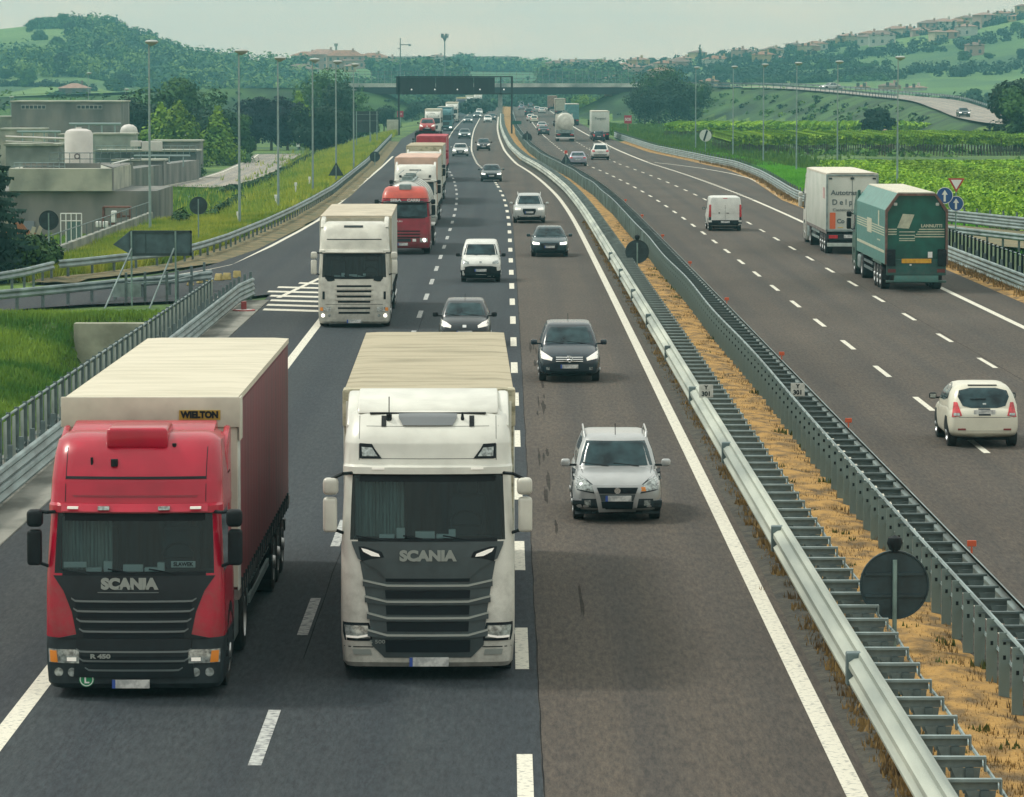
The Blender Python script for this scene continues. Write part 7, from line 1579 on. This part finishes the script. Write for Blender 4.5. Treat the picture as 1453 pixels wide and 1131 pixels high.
def put(t, x, y, label, cat='tree', g=None, s=1, rz=0, first=None, name='tree', z=None):
    t.location = (x, y, gz(x, y) - .1 if z is None else z); t.scale = (s,) * 3; t.rotation_euler = (0, 0, rz); t.name = name; tag(t, label, cat, g); return t
def put_px(t, px, py, D, label, g=None, top=None, h=None, **k):
    p = atY(px, py, D); s = 1
    if top is not None: z0 = gz(p.x, D); s = (atY(px, top, D).z - z0) / h
    return put(t, p.x, D, label, g=g, s=s, **k)
G1_ = 'trees behind the water works'
for i, (px, top, lab, D, kd, wd, lm) in enumerate(((206, 144, 'lime green conical tree left one of the two before the hall corner', 520, 'cone', 5.5, L_LIME), (228, 142, 'lime green conical tree partly behind the tall street lamp', 522, 'cone', 5.5, L_LIME), (254, 139, 'bright lime conical tree, tallest of the row behind the low grey wall', 520, 'cone', 6.5, L_LIME), (309, 146, 'bright yellow-green tree right of the low grey wall', 530, 'cone', 5, L_LIME))):
    if i == 0: continue
    put_px(tree('cone', 7.5, wd, lm, 30 + i, 3200, .2), px, 200, D, lab, G1_, top, 7.5)
for i, (px, top, D, wd, h, lm, lab) in enumerate(((196, 128, 560, 7.5, 9, L_DARK, 'dark broad tree just right of the water works hall roof'), (240, 116, 590, 9.5, 10, L_MID, 'large mid green tree rising above the lime trees'), (275, 124, 600, 8.5, 10, L_MID, 'mid green tree behind the tallest lime tree'), (300, 150, 545, 7, 8, L_DARK, 'dark bushy tree below the yellow-green tree'),
        (331, 158, 560, 6, 8, L_MID, 'mid green small tree before the grass embankment'), (362, 133, 640, 7.0, 9.5, L_NAVY, 'dark blue-green tree left of the third street lamp'), (385, 131, 640, 7.5, 9.5, L_NAVY, 'dark blue-green tree directly behind the third street lamp'), (408, 133, 640, 7.2, 9.5, L_NAVY, 'dark blue-green tree beside the red and white sign'), (424, 126, 650, 6, 10, L_LIME, 'lime green tree behind the dark blue trees'),
        (456, 96, 700, 10.5, 14, L_MID, 'tall green tree between the fourth and fifth street lamps'), (480, 110, 690, 8.5, 12, L_DARK, 'dark green tree right of the tallest left tree'), (445, 150, 600, 7, 8, L_DARK, 'dark low tree behind the fourth street lamp foot'), (497, 128, 720, 7.5, 9, L_MID, 'green tree at the top of the left embankment'), (470, 150, 600, 6.5, 7, L_DARK, 'dark low tree left of the sign board'), (515, 148, 740, 7, 7, L_MID, 'green bush tree above the dark sign board'), (545, 150, 800, 8, 7, L_DARK, 'dark tree at the foot of the left bridge end'), (585, 145, 900, 8, 8, L_DARK, 'dark tree under the left bridge end'))):
    k = 'round' if lm is not L_LIME else 'cone'
    put_px(tree(k, h, wd, lm, 50 + i, 4200, .24), px, 200, D, lab, G1_, top, h)
# big dark tree group right of the bridge, and the one at the right edge
for i, (px, top, D, wd, h, lm, lab) in enumerate(((935, 92, 860, 15, 17, L_MID, 'large green tree at the right end of the overpass'), (958, 112, 830, 13, 13, L_DARK, 'dark green tree in front of the large tree at the right bridge end'), (915, 128, 800, 10, 9, L_DARK, 'dark bushy tree below the right end of the overpass deck'), (980, 118, 880, 10, 11, L_MID, 'green tree on the right embankment'), (872, 134, 980, 12, 7, L_MID, 'green bush tree seen under the overpass on the right'), (835, 134, 1010, 10, 7, L_LIME, 'light green bush tree seen under the middle of the overpass'),
        (1440, 112, 540, 6.5, 8, L_DARK, 'dark tree at the right picture edge beside the approach road'), (1455, 118, 520, 6, 8, L_MID, 'green tree right of the dark edge tree, mostly cut off'), (1245, 150, 640, 3.6, 4, L_DARK, 'small round dark tree on the grassy bank below the approach road'))):
    put_px(tree('round', h, wd, lm, 90 + i, 5200, .30 if h > 10 else .22), px, 200, D, lab, 'trees beyond the right carriageway', top, h)
# the fir at the left edge
def fir(h, wd, seed):
    rnd = random.Random(seed); t = bpy.data.objects.new('fir_tree', None); COL.objects.link(t); MB().cyl((0, 0, -.5), (0, 0, h), .2, 9, r2=.03).build('trunk', BARK, t, 40); b = MB()
    for k in range(230):
        f = k / 230; z = h * (.06 + .92 * f); L_ = wd * .5 * (1 - f) ** .8 * rnd.uniform(.75, 1.15) + .2; a = k * 2.39
        for j in range(34):
            q = (j + rnd.random()) / 34; p = Vector((L_ * q * math.cos(a), L_ * q * math.sin(a), z - L_ * q * .28 + .12 * L_ * q * q)); sd_ = Vector((-math.sin(a), math.cos(a), 0)); w_ = .50 * (1.15 - q) * rnd.uniform(.5, 1.3) + .10
            for s in (-1, 1):
                tip = p + sd_ * s * w_ + Vector((math.cos(a) * w_ * .6, math.sin(a) * w_ * .6, -w_ * rnd.uniform(.2, 1.1))); b.add([p, tip, p + Vector((math.cos(a), math.sin(a), 0)) * .22 + Vector((0, 0, .06))], [(0, 1, 2)])
    b.build('crown', L_FIR, t, fix=False); return t
t = fir(13, 7.6, 5); t.location = (-23.5, 176, -4.2); tag(t, 'dark fir tree reaching in from the left edge with drooping branches', 'tree')
put(tree('bush', 3.0, 3.4, L_HEDGE, 7, 2600, .12), -21.7, 182, 'low dark green shrub at the foot of the fir by the pale wall', 'shrub', name='shrub')
# ivy over the boundary wall
rnd = random.Random(3)
b = leaves([(-22.4 + rnd.uniform(-.4, .5), 186 + 1.2 * k, rnd.uniform(-.2, .9), rnd.uniform(.4, .9)) for k in range(9)], 3200, .10, rnd); o = b.build('ivy', L_HEDGE, fix=False); tag(o, 'ivy covering the end of the diagonal boundary wall', 'ivy')
# hedges
def hedge(path, label, h=1.6, w_=1.6, lm=None, size=.14, n=60, zoff=0):
    rnd = random.Random(len(label)); cs = []
    for a, c in zip(path, path[1:]):
        a, c = Vector(a), Vector(c); m = int((c - a).length / (w_ * .45)) + 1
        for k in range(m): q = a + (c - a) * k / m; x, y = q.x + rnd.uniform(-.3, .3) * w_, q.y + rnd.uniform(-.3, .3) * w_; cs.append((x, y, gz(x, y) + h * rnd.uniform(.3, .62) + zoff, w_ * rnd.uniform(.38, .58)))
    o = leaves(cs, len(cs) * n, size, rnd, squash=h / w_).build('hedge', lm or L_HEDGE, fix=False); tag(o, label, 'hedge', 'hedges and shrub rows'); return o
g = lambda px, py, z=-2.4: tuple(at(px, py, z).xy)
hedge([g(318, 272), g(360, 264), g(408, 244), g(450, 220), g(480, 208)], 'hedge along the near side of the service road', .7, 1.2)
hedge([g(190, 262), g(262, 254), g(278, 248)], 'low hedge in front of the service road bend', 1.5, 2.0, L_MID)
hedge([g(290, 215), g(312, 222), g(352, 232)], 'round hedge on the inner lawn by the service road', 1.5, 2.2, L_MID)
hedge([(-140, 700), (-92, 705), (-62, 712)], 'long dark green hedge behind the water works hall', 9.2, 8, L_MID, .35, 90)
hedge([g(252, 330, -.6), g(300, 300, -1), g(340, 280, -1.6)], 'ragged dark hedge on the verge behind the round sign', .9, .9, L_HEDGE)
rnd = random.Random(8)
# tall grass on verges and banks
def tufts(name, area, n, h, m, seed, w_=.03, clump=5):
    rnd = random.Random(seed); b = MB()
    for _ in range(n):
        q = area(rnd)
        if q is None: continue
        x, y, z = q
        for _k in range(clump):
            a = rnd.uniform(0, 6.28); hh = h * rnd.uniform(.5, 1.3); dx, dy = rnd.uniform(-.4, .4) * hh, rnd.uniform(-.4, .4) * hh; px_, py_ = x + rnd.uniform(-.15, .15), y + rnd.uniform(-.15, .15); ww = w_ * rnd.uniform(.7, 1.5)
            b.add([(px_ - ww * math.cos(a), py_ - ww * math.sin(a), z - .03), (px_ + ww * math.cos(a), py_ + ww * math.sin(a), z - .03), (px_ + dx, py_ + dy, z + hh)], [(0, 1, 2)])
    o = b.build(name, m, fix=False); o['kind'] = 'stuff'; return o
GY = leafm('grass_yellow', (.40, .42, .06), (.13, .24, .03), .25); GG = leafm('grass_green', (.24, .36, .05), (.075, .19, .03), .35); GS = leafm('dry_straw', (.36, .24, .09), (.12, .08, .04), 2.5)
def a1(r):
    y = r.uniform(176, 252); x = rail_left(y) - r.uniform(.7, 8.5 if y > 192 else 5); 
    return (x, y, land(x, y)) if x > -22.4 else None
tufts('tall_grass', a1, 15000, .55, GY, 1, .045, 6)
def a2(r): y = r.uniform(252, 640); x = rail_left(y) - .8 - abs(r.gauss(0, 4.5)); return (x, y, land(x, y))
tufts('tall_grass', a2, 16000, .8, GY, 2, .08, 5)
def a3(r): y = r.uniform(112, 152); x = r.uniform(-23, -11.7); 
def a3(r):
    y = r.uniform(112, 151); x = r.uniform(-24, -11.9)
    if y > 147.3 and -15.2 < x < -11 and y < 147.6: return None
    return (x, y, land(x, y))
tufts('grass', a3, 26000, .20, GG, 3, .035, 5)
def a4(r): y = r.uniform(252, 420); x = r.uniform(-44, -19); return (x, y, land(x, y)) if x < rail_left(y) - 1 else None
tufts('grass', a4, 9000, .35, GG, 4, .07, 4)
def a5(r): y = 44 + 200 * r.random() ** 1.6; return (road(r.choice((r.uniform(4.7, 5.0), r.gauss(6.1, .45), r.gauss(6.1, .45), r.gauss(6.1, .45), r.gauss(6.1, .45))), y), y, .05)
tufts('dry_grass', a5, 5500, .065, GS, 5, .010, 6)
tufts('weeds', lambda r: (lambda y: (road(r.uniform(5.2, 7.2), y), y, .05))(46 + 200 * r.random() ** 1.5), 110, .10, leafm('weed_green', (.12, .16, .04), (.06, .08, .02), 1), 15, .03, 14)
tufts('weeds', lambda r: (lambda y: (road(r.uniform(4.75, 5.15), y), y, .02))(46 + 200 * r.random() ** 1.5), 380, .13, GS, 16, .03, 16)
def a6(r): y = r.uniform(100, 420); return (road(redge(y) - .3 + r.uniform(-.3, 1.6), y), y, .0)
tufts('dry_grass', a6, 6000, .28, GS, 6, .03, 5)
def a7(r): y = r.uniform(160, 520); e = road(redge(y), y); return (e + r.uniform(.8, 8.5), y, land(e + 3, y))
tufts('grass', a7, 16000, .28, leafm('grass_lush', (.18, .50, .035), (.10, .34, .025), .3), 7, .06, 4)
def a8(r): y = r.uniform(420, 800); e = road(redge(y), y); x = e + 1 + abs(r.gauss(0, 7)); return (x, y, land(x, y))
tufts('tall_grass', a8, 11000, .8, leafm('grass_field', (.17, .30, .035), (.06, .16, .025), .2), 8, .12, 4)

def a9(r):
    y = r.uniform(620, 930); x = r.uniform(24, 110) if r.random() < .65 else r.uniform(-110, -20); z = land(x, y); return (x, y, z) if z > .3 and near_path(_path_r, x, y)[0] > 7.5 else None
def shrubs(name, area, n, m, seed, q0, q1, per=26, size=.3):
    r = random.Random(seed); cs = []
    for _ in range(n):
        q = area(r)
        if q: s_ = r.uniform(q0, q1); cs.append((q[0], q[1], q[2] + s_ * .15, s_))
    o = leaves(cs, len(cs) * per, size, r, .6, .5).build(name, m, fix=False); o['kind'] = 'stuff'
shrubs('undergrowth', a9, 750, L_MID, 11, .4, 1.3)
shrubs('undergrowth', a9, 420, L_DARK, 12, .4, 1.2)
shrubs('undergrowth', lambda r: (lambda y, x: (x, y, land(x, y)))(r.uniform(480, 900), r.uniform(26, 60)), 260, leafm('weeds', (.14, .26, .04), (.05, .13, .03), .2), 13, .5, 1.3)
def a10(r): y = r.uniform(260, 640); x = rail_left(y) - 3 - abs(r.gauss(0, 4)); return (x, y, land(x, y))
shrubs('undergrowth', a10, 160, L_MID, 14, .25, .8, 40, .16)
def a11(r): y = r.uniform(178, 250); x = rail_left(y) - r.uniform(1.5, 7.5); return (x, y, land(x, y)) if x > -22 else None
shrubs('undergrowth', a11, 60, MATS['leaf_weeds'], 15, .2, .5, 60, .09)
# vineyards
def vine_row(L_, n, seed, h=1.9, size=.16, sd=.38, zlo=.75):
    rnd = random.Random(seed); b = MB()
    for _ in range(n):
        s_ = rnd.uniform(0, L_); z = zlo + (h - zlo) * rnd.random() ** .65 + .22 * mnoise.noise(Vector((s_ * .6, seed, 0))); o_ = rnd.gauss(0, sd) * (1.1 - .3 * (z - zlo))
        p = Vector((o_, s_, z)); nn = Vector((rnd.uniform(-1, 1), rnd.uniform(-1, 1), rnd.uniform(-.2, 1.2))).normalized(); u = nn.orthogonal().normalized() * size * rnd.uniform(.6, 1.4); v = nn.cross(u) * .9
        b.add([p - u, p - v, p + u, p + v], [(0, 1, 2, 3)])
    pb = b
    for k in range(int(L_ / 2.4)): pb.box(-.05, .05, k * 2.4, k * 2.4 + .08, -.3, h * .9, 1)
    for k in range(int(L_ / 1.2)): pb.cyl((rnd.uniform(-.08, .08), k * 1.2, -.2), (rnd.uniform(-.15, .15), k * 1.2, 1.0), .035, 5, 1)
    return b.build('vine_row', [L_VINE, BARK], fix=False)
def rows(proto, locs, rz, labf, g, scl=None):
    for k, (x, y, z) in enumerate(locs):
        c = proto if k == 0 else copy_tree(proto); c.location = (x, y, z); c.rotation_euler = (0, 0, rz); c.name = 'vine_row'
        tag(c, labf(k, len(locs)), 'vine row', g)
rows(vine_row(215, 34000, 1, size=.115, sd=.52), [(30.2 + 2.2 * k, 172 + (k % 3) * 1.3, -.95) for k in range(20)], 0, lambda k, n: 'row of vines at the left edge of the near vineyard, beside the street lamps' if k == 0 else 'row of vines in the bright near vineyard, right of its edge row', 'vine rows of the near vineyard')
rows(vine_row(110, 12000, 2, h=2.5, zlo=1.3), [(27, 505 + 3.6 * k, -.85) for k in range(13)], -math.pi / 2, lambda k, n: 'front row of the middle vineyard with dark trunks facing the road' if k == 0 else 'row of the middle vineyard behind its front row', 'vine rows of the middle vineyard')
rows(vine_row(90, 7000, 3, size=.2, h=2.4, zlo=1.2), [(24 + .4 * k, 640 + 4.5 * k, -.8) for k in range(9)], -math.pi / 2, lambda k, n: 'front row of the far vineyard below the approach embankment' if k == 0 else 'row of the far vineyard behind its front row', 'vine rows of the far vineyard')
def shed(px, py, D, w_, h, label): 
    p = atY(px, py, D); t = thing('shed', label, 'shed', (p.x, D, gz(p.x, D))); MB().box(-w_ / 2, w_ / 2, 0, 3, -.3, h).build('wall', mat('shed_wall', (.26, .22, .16), .9, var=.2, scale=1), t); MB().prism([(-w_ / 2 - .3, h), (w_ / 2 + .3, h), (0, h + 1.0)], (-.3, 3.3)).build('roof', mat('old_tiles', (.28, .20, .14), .9, var=.2, scale=2), t)
shed(1186, 164, 700, 4.5, 1.0, 'low tiled shed roof between the vineyard rows'); shed(1258, 180, 560, 1.8, 1.6, 'small brown hut at the end of the middle vineyard')

# ------------------------------------------------------------------ hills: houses, woods, trees
WALLS = [mat('render_' + n, c, .9, var=.08, scale=.2) for n, c in (('sand', (.42, .36, .24)), ('rose', (.40, .27, .21)), ('white', (.48, .48, .42)), ('ochre', (.44, .33, .16)), ('dull_brown', (.15, .12, .10)))]
ROOFS = [mat('tiles_' + n, c, .9, var=.2, scale=.5) for n, c in (('terracotta', (.30, .15, .09)), ('brown', (.20, .13, .10)), ('pinkish', (.34, .20, .15)))]
def house(px, pyb, D, w_, h, dep, rz, wi, ri, label, g, hip=True):
    p = atY(px, pyb, D); z = gz(p.x, D) - .2; t = thing('house', label, 'house', (p.x, D, z), rz, g)
    MB().box(-w_ / 2, w_ / 2, 0, dep, -6, h).build('wall', WALLS[wi], t); e = .6; rh = h + w_ * .16
    rb = MB(); a = [(-w_ / 2 - e, -e, h), (w_ / 2 + e, -e, h), (w_ / 2 + e, dep + e, h), (-w_ / 2 - e, dep + e, h)]; i_ = min(w_, dep) * .5 if hip else -.0
    r2 = [(-w_ / 2 + i_ * .9, dep / 2, rh), (w_ / 2 - i_ * .9, dep / 2, rh)] if hip else [(-w_ / 2 - e, dep / 2, rh), (w_ / 2 + e, dep / 2, rh)]
    rb.add(a + r2, [(0, 1, 5, 4), (2, 3, 4, 5), (1, 2, 5), (3, 0, 4), (0, 3, 2, 1)]); ro_ = rb.build('roof', ROOFS[ri], t)
    MB().box(w_ * .2, w_ * .2 + .8, dep * .4, dep * .4 + .8, h, rh + .9).build('chimney', WALLS[wi], ro_)
    for k in range(max(2, int(w_ / 3.2))):
        for fl in range(2 if h > 4.5 else 1):
            x = -w_ / 2 + (k + .5) * w_ / max(2, int(w_ / 3.2)); z_ = 1.2 + fl * 3; wf = MB().box(x - .55, x + .55, -.08, .02, z_, z_ + 1.5).build('window', mat('shutter', (.06, .08, .07), .7), t)
rnd = random.Random(21); HG = 'houses of the hillside village on the right'
hs = [(945, 78, 1750, 15, 7, 'rose'), (968, 77, 1760, 16, 8, ''), (1008, 71, 1800, 10, 5, ''), (1022, 66, 1850, 9, 5, ''), (1100, 60, 1850, 14, 6, ''), (1142, 57, 1850, 14, 6, ''), (1164, 56, 1860, 11, 5, ''), (1195, 53, 1880, 10, 9, ''), (1210, 51, 1880, 11, 9, ''), (1240, 49, 1880, 14, 8, ''), (1252, 60, 1800, 22, 7, ''), (1272, 38, 1950, 16, 9, ''), (1292, 37, 1940, 15, 9, ''), (1316, 38, 1920, 18, 9, ''), (1344, 37, 1920, 14, 8, ''), (1362, 35, 1940, 14, 8, ''), (1376, 30, 1970, 14, 10, ''), (1403, 37, 1930, 15, 8, ''), (1432, 34, 1950, 11, 7, ''), (1450, 30, 1980, 12, 8, ''), (1335, 60, 1780, 11, 8, ''), (1350, 59, 1790, 10, 5, ''), (1230, 62, 1820, 14, 6, ''),
      (1188, 106, 1350, 8, 3, ''), (1222, 104, 1400, 8, 2.6, ''), (1266, 104, 1400, 9, 2.6, ''), (1292, 105, 1380, 9, 2.6, ''), (1005, 100, 1500, 9, 3, ''), (890, 82, 1700, 11, 6, ''), (905, 78, 1720, 10, 8, ''), (880, 90, 1600, 9, 4, '')]
ORD = 'first second third fourth fifth sixth seventh eighth ninth tenth eleventh twelfth thirteenth fourteenth fifteenth sixteenth seventeenth eighteenth nineteenth twentieth twenty-first twenty-second twenty-third twenty-fourth twenty-fifth'.split()
up = sorted(i for i in range(len(hs)) if hs[i][1] < 84); up.sort(key=lambda i: hs[i][0]); lo = sorted((i for i in range(len(hs)) if hs[i][1] >= 84), key=lambda i: hs[i][0])
for k, (px, py, D, w_, h, _) in enumerate(hs):
    wn = ('sand', 'rose', 'white', 'ochre')[k % 4]; ty = 'two-storey' if h * .72 > 4.5 else 'low'
    lab = '%s walled %s house, %s from the left along the right hill crest' % (wn, ty, ORD[up.index(k)]) if k in up else '%s walled low house, %s from the left among trees at the right hill foot' % (wn, ORD[lo.index(k)])
    house(px, py, D, w_ * rnd.uniform(.5, .72), h * rnd.uniform(.5, .72), 8, rnd.uniform(-.6, .6), k % 4, k % 3, lab, HG)
for k in range(26):
    px = 885 + 22 * k + rnd.uniform(-8, 8); D = rnd.choice((1650, 1740, 1800, 1900, 1960, 2010)); w_ = rnd.uniform(4.5, 9); ty = rnd.choice((2.8, 4.6)); wn = ('sand', 'rose', 'white', 'ochre')[(k * 3) % 4]
    house(px, 60, D, w_, ty, 7, rnd.uniform(-.7, .7), (k * 3) % 4, (k * 2) % 3, 'small %s walled %s among trees of the right hill, number %d counting from the left' % (wn, 'cottage' if ty < 4 else 'house', k + 1), HG)
for k in range(16):
    px = 440 + 27 * k + rnd.uniform(-9, 9); D = rnd.choice((1820, 1900, 2050, 2120)); w_ = rnd.uniform(5, 10); wn = ('sand', 'rose', 'white', 'ochre')[(k * 3 + 1) % 4]
    if not 640 < px < 790: house(px, 84, D, w_, rnd.choice((3, 4.8)), 7, rnd.uniform(-.6, .6), (k * 3 + 1) % 4, k % 3, 'small %s walled house on the skyline behind the overpass, number %d counting from the left' % (wn, k + 1), 'houses on the left hill and skyline')
for k, (px, py, D, w_, h, lab) in enumerate(((439, 79, 1900, 14, 8, 'rose house at the left of the small hilltop village above the trees'), (456, 78, 1900, 18, 9, 'long reddish house on the small left hilltop'), (474, 76, 1930, 14, 7, 'house below the thin tower on the left hilltop'), (490, 80, 1880, 20, 8, 'long pink house in the left hilltop village'), (508, 82, 1880, 16, 5, 'low brown house at the right of the left hilltop village'), (425, 87, 1700, 16, 5, 'white house with dark roof below the left hilltop village'), (524, 85, 1900, 16, 6, 'brown house before the long warehouse row'),
        (105, 125, 1350, 12, 4, 'old brown barn with a broad roof on the left hill field'), (240, 107, 1600, 8, 4, 'pink gable house above the dark trees on the left'), (122, 26, 1950, 10, 4, 'small house on the very top of the left hill'), (740, 85, 1700, 9, 5, 'pale yellow house right of the gantry skyline'), (700, 84, 1800, 13, 4, 'low reddish house on the skyline above the overpass'))):
    house(px, py, D, w_ * .85, h * .8, 9, rnd.uniform(-.4, .4), (1, 1, 0, 1, 1, 2, 0, 4, 3, 0, 3, 1)[k], (0, 2, 1)[k % 3], lab, 'houses on the left hill and skyline')
for k, (x0, x1, py, D) in enumerate(((545, 640, 80, 2400), (640, 735, 80, 2420), (800, 850, 84, 2380))):
    a, c = atY(x0, py, D), atY(x1, py, D); t = thing('warehouse', ('long flat pinkish warehouse on the skyline left of the antenna mast', 'long flat warehouse on the skyline right of the antenna mast', 'flat warehouse on the skyline above the right span')[k], 'building', (a.x, D, 0)); MB().box(0, c.x - a.x, 0, 30, 5, a.z - 1.2).build('wall', mat('warehouse_wall', (.30, .21, .18), .8, var=.1, scale=.05), t); MB().box(-.5, c.x - a.x + .5, -.5, 30.5, a.z - 1.2, a.z).build('roof', mat('warehouse_roof', (.33, .27, .25), .8), t)
o = MB().cyl((0, 0, -4), (0, 0, 3.6), .45, 8).box(-.9, .9, -.9, .9, 3.6, 4.8).build('water_tower', mat('tower_grey', (.3, .3, .28), .8), loc=(atY(477, 72, 1950).x, 1950, atY(477, 76, 1950).z)); tag(o, 'thin tower with a wider head on the left hilltop village', 'tower')
# woods: copies of a few crowns
protos = [tree('round', 9, 10, L_MID, 201, 1500, .55), tree('round', 9, 9, L_DARK, 202, 1500, .55), tree('round', 8, 11, L_MID, 203, 1500, .6), tree('column', 11, 3.2, L_DARK, 204, 700, .4)]
used = set(); kinds = ('broad green', 'dark round', 'wide spreading', 'slim dark cypress')
def hill_tree(k, px, D, s, where, g):
    p = atY(px, 100, D); c = protos[k] if k not in used else copy_tree(protos[k]); used.add(k); c.location = (p.x, D, gz(p.x, D) - .6); s *= .68; c.scale = (s * rnd.uniform(.8, 1.3), s, s * rnd.uniform(.7, 1.2)); c.rotation_euler = (0, 0, rnd.uniform(0, 6)); c.name = 'tree'
    tag(c, '%s tree %s' % (kinds[k], where), 'tree', g)
LG = 'hillside trees on the left'; RG = 'hillside trees on the right'
def ridge_y(px, D): return 0
for i in range(30):
    px = rnd.uniform(40, 250); D = rnd.uniform(1650, 2020); hill_tree(rnd.choice((0, 1, 2)), px, D, rnd.uniform(.7, 1.15), 'in the wood covering the left hilltop', LG)
for i in range(14):
    px = rnd.uniform(250, 450); D = rnd.uniform(1350, 1900); hill_tree(rnd.choice((0, 1, 2)), px, D, rnd.uniform(.7, 1.2), 'in the wood on the low right flank of the left hill', LG)
for i in range(16):
    px = rnd.uniform(-30, 260) ; D = rnd.uniform(1380, 1600); hill_tree(rnd.choice((0, 1, 2)), px, D, rnd.uniform(.6, 1.0), 'in the tree belt below the open field of the left hill', LG)
for px in (166, 171, 174): hill_tree(3, px, 1960, .8, 'standing on the left hill crest', LG)
for i in range(20):
    px = rnd.uniform(430, 860); D = rnd.uniform(1150, 1900); hill_tree(rnd.choice((0, 1, 2)), px, D, rnd.uniform(.6, 1.1), 'in the belt behind the overpass', LG)
for i in range(50):
    px = rnd.uniform(990, 1453); D = rnd.uniform(1000, 1300); hill_tree(rnd.choice((0, 1, 1, 2)), px, D, rnd.uniform(.5, .85), 'in the belt behind the right approach road', RG)
for i in range(75):
    px = rnd.uniform(870, 1470); D = rnd.uniform(1500, 2000); hill_tree(rnd.choice((0, 1, 1, 2)), px, D, rnd.uniform(.4, .8), 'between the houses and fields of the right hill', RG)
for px, D in ((993, 1850), (1193, 1880), (1197, 1890), (1330, 1930), (1352, 1900)): hill_tree(3, px, D, 1.1, 'rising above the village roofs', RG)
# far woods that read as one mass
def wood(name, area, n, m, seed, s0=2.2, s1=4.4, size=.62, per=34):
    n = int(n * 1.9)
    r = random.Random(seed); cs = []
    for _ in range(n):
        px, D = area(r); x = atY(px, 100, D).x; q = r.uniform(s0, s1); cs.append((x, D, gz(x, D) + q * .75, q))
        cs.append((x + r.uniform(-.6, .6) * q, D + r.uniform(-3, 3), gz(x, D) + q * .4, q * .8))
    o = leaves(cs, len(cs) * per, size, r, .85, .5).build(name, m, fix=False); o['kind'] = 'stuff'
L_OLIVE = leafm('olive', (.16, .25, .06), (.07, .13, .04)); L_TEAL = leafm('blue_green', (.05, .12, .06), (.02, .06, .038))
for k_, m_ in enumerate((L_MID, L_TEAL, L_OLIVE)):
    wood('woods', lambda r: (r.uniform(100, 262), r.uniform(1640, 1990)), 38, m_, 1 + k_ * 7, 1.6, 5.2, .8)
    wood('woods', lambda r: (r.uniform(-60, 270), r.uniform(1470, 1640)), 34, m_, 4 + k_ * 7, 1.6, 4.6, .7)
    wood('woods', lambda r: (r.uniform(250, 440), r.uniform(1450, 1900)), 42, m_, 3 + k_ * 7, 1.6, 4.8, .8)
    wood('woods', lambda r: (r.uniform(640, 780), r.uniform(2200, 2280)), 22, m_, 90 + k_, 3.0, 5.4, .9)
    wood('woods', lambda r: (r.uniform(540, 880), r.uniform(1640, 1740)), 40, m_, 9 + k_ * 7, 3.0, 5.6, .9)
wood('woods', lambda r: (r.uniform(55, 110), r.uniform(1930, 2000)), 22, L_MID, 2, 2, 3)
wood('woods', lambda r: (r.uniform(430, 900), r.uniform(1250, 1600)), 110, L_MID, 5, 1.6, 4.2)
wood('woods', lambda r: (r.uniform(430, 900), r.uniform(1250, 1600)), 80, L_TEAL, 25, 1.6, 4.2)
wood('woods', lambda r: (r.uniform(430, 700), r.uniform(1000, 1150)), 50, L_DARK, 6, 1.4, 2.4)
wood('woods', lambda r: (r.uniform(1000, 1460), r.uniform(1020, 1150)), 90, L_DARK, 7, 2.2, 3.6, .6)
wood('woods', lambda r: (r.uniform(900, 1460), (r.uniform(1500, 1560), r.uniform(1700, 1760), r.uniform(1880, 1960))[r.randrange(3)]), 190, L_DARK, 8, 1.5, 2.8, .6)
for k_ in range(9):
    D_ = 1430 + 62 * k_; p0_ = 930 + (k_ * 137) % 260; hw_ = 120 + (k_ * 71) % 150
    wood('hedge_bands', lambda r: (r.uniform(p0_, p0_ + hw_), D_ + r.uniform(-2, 2)), 26, (L_DARK, L_MID)[k_ % 2], 30 + k_, 1.0, 1.7, .45, 26)
for k_ in range(6):
    D_ = 1260 + 75 * k_; p0_ = -30 + (k_ * 97) % 160; hw_ = 110 + (k_ * 71) % 120
    wood('hedge_bands', lambda r: (r.uniform(p0_, p0_ + hw_), D_ + r.uniform(-2, 2)), 20, (L_DARK, L_MID)[k_ % 2], 50 + k_, 1.0, 1.7, .45, 26)
# dark hedge lines of the hillside vineyards
for k, (a, c, D, lab) in enumerate(((995, 1160, 1600, 'long dark vine hedge across the right hill field'), (1060, 1290, 1480, 'second long dark hedge line lower on the right hill'), (60, 250, 1200, 'pale hedge line crossing the left hill field'))):
    hedge([(atY(a, 90, D).x, D), (atY(c, 90, D).x, D + 20)], lab, 3.2, 4.5, L_HEDGE if k < 2 else L_LIME, .45, 50)

# ------------------------------------------------------------------ haze
mh = bpy.data.materials.new('haze_air'); mh.use_nodes = True; n = mh.node_tree; n.nodes.clear(); o_ = n.nodes.new('ShaderNodeOutputMaterial'); v = n.nodes.new('ShaderNodeVolumePrincipled')
v.inputs['Color'].default_value = (.30, .80, .90, 1); v.inputs['Density'].default_value = .00022; v.inputs['Anisotropy'].default_value = .2
n.links.new(v.outputs[0], o_.inputs['Volume'])
hz = MB().box(-900, 900, -45, 3650, -8, 95).build('haze', mh); hz['kind'] = 'stuff'
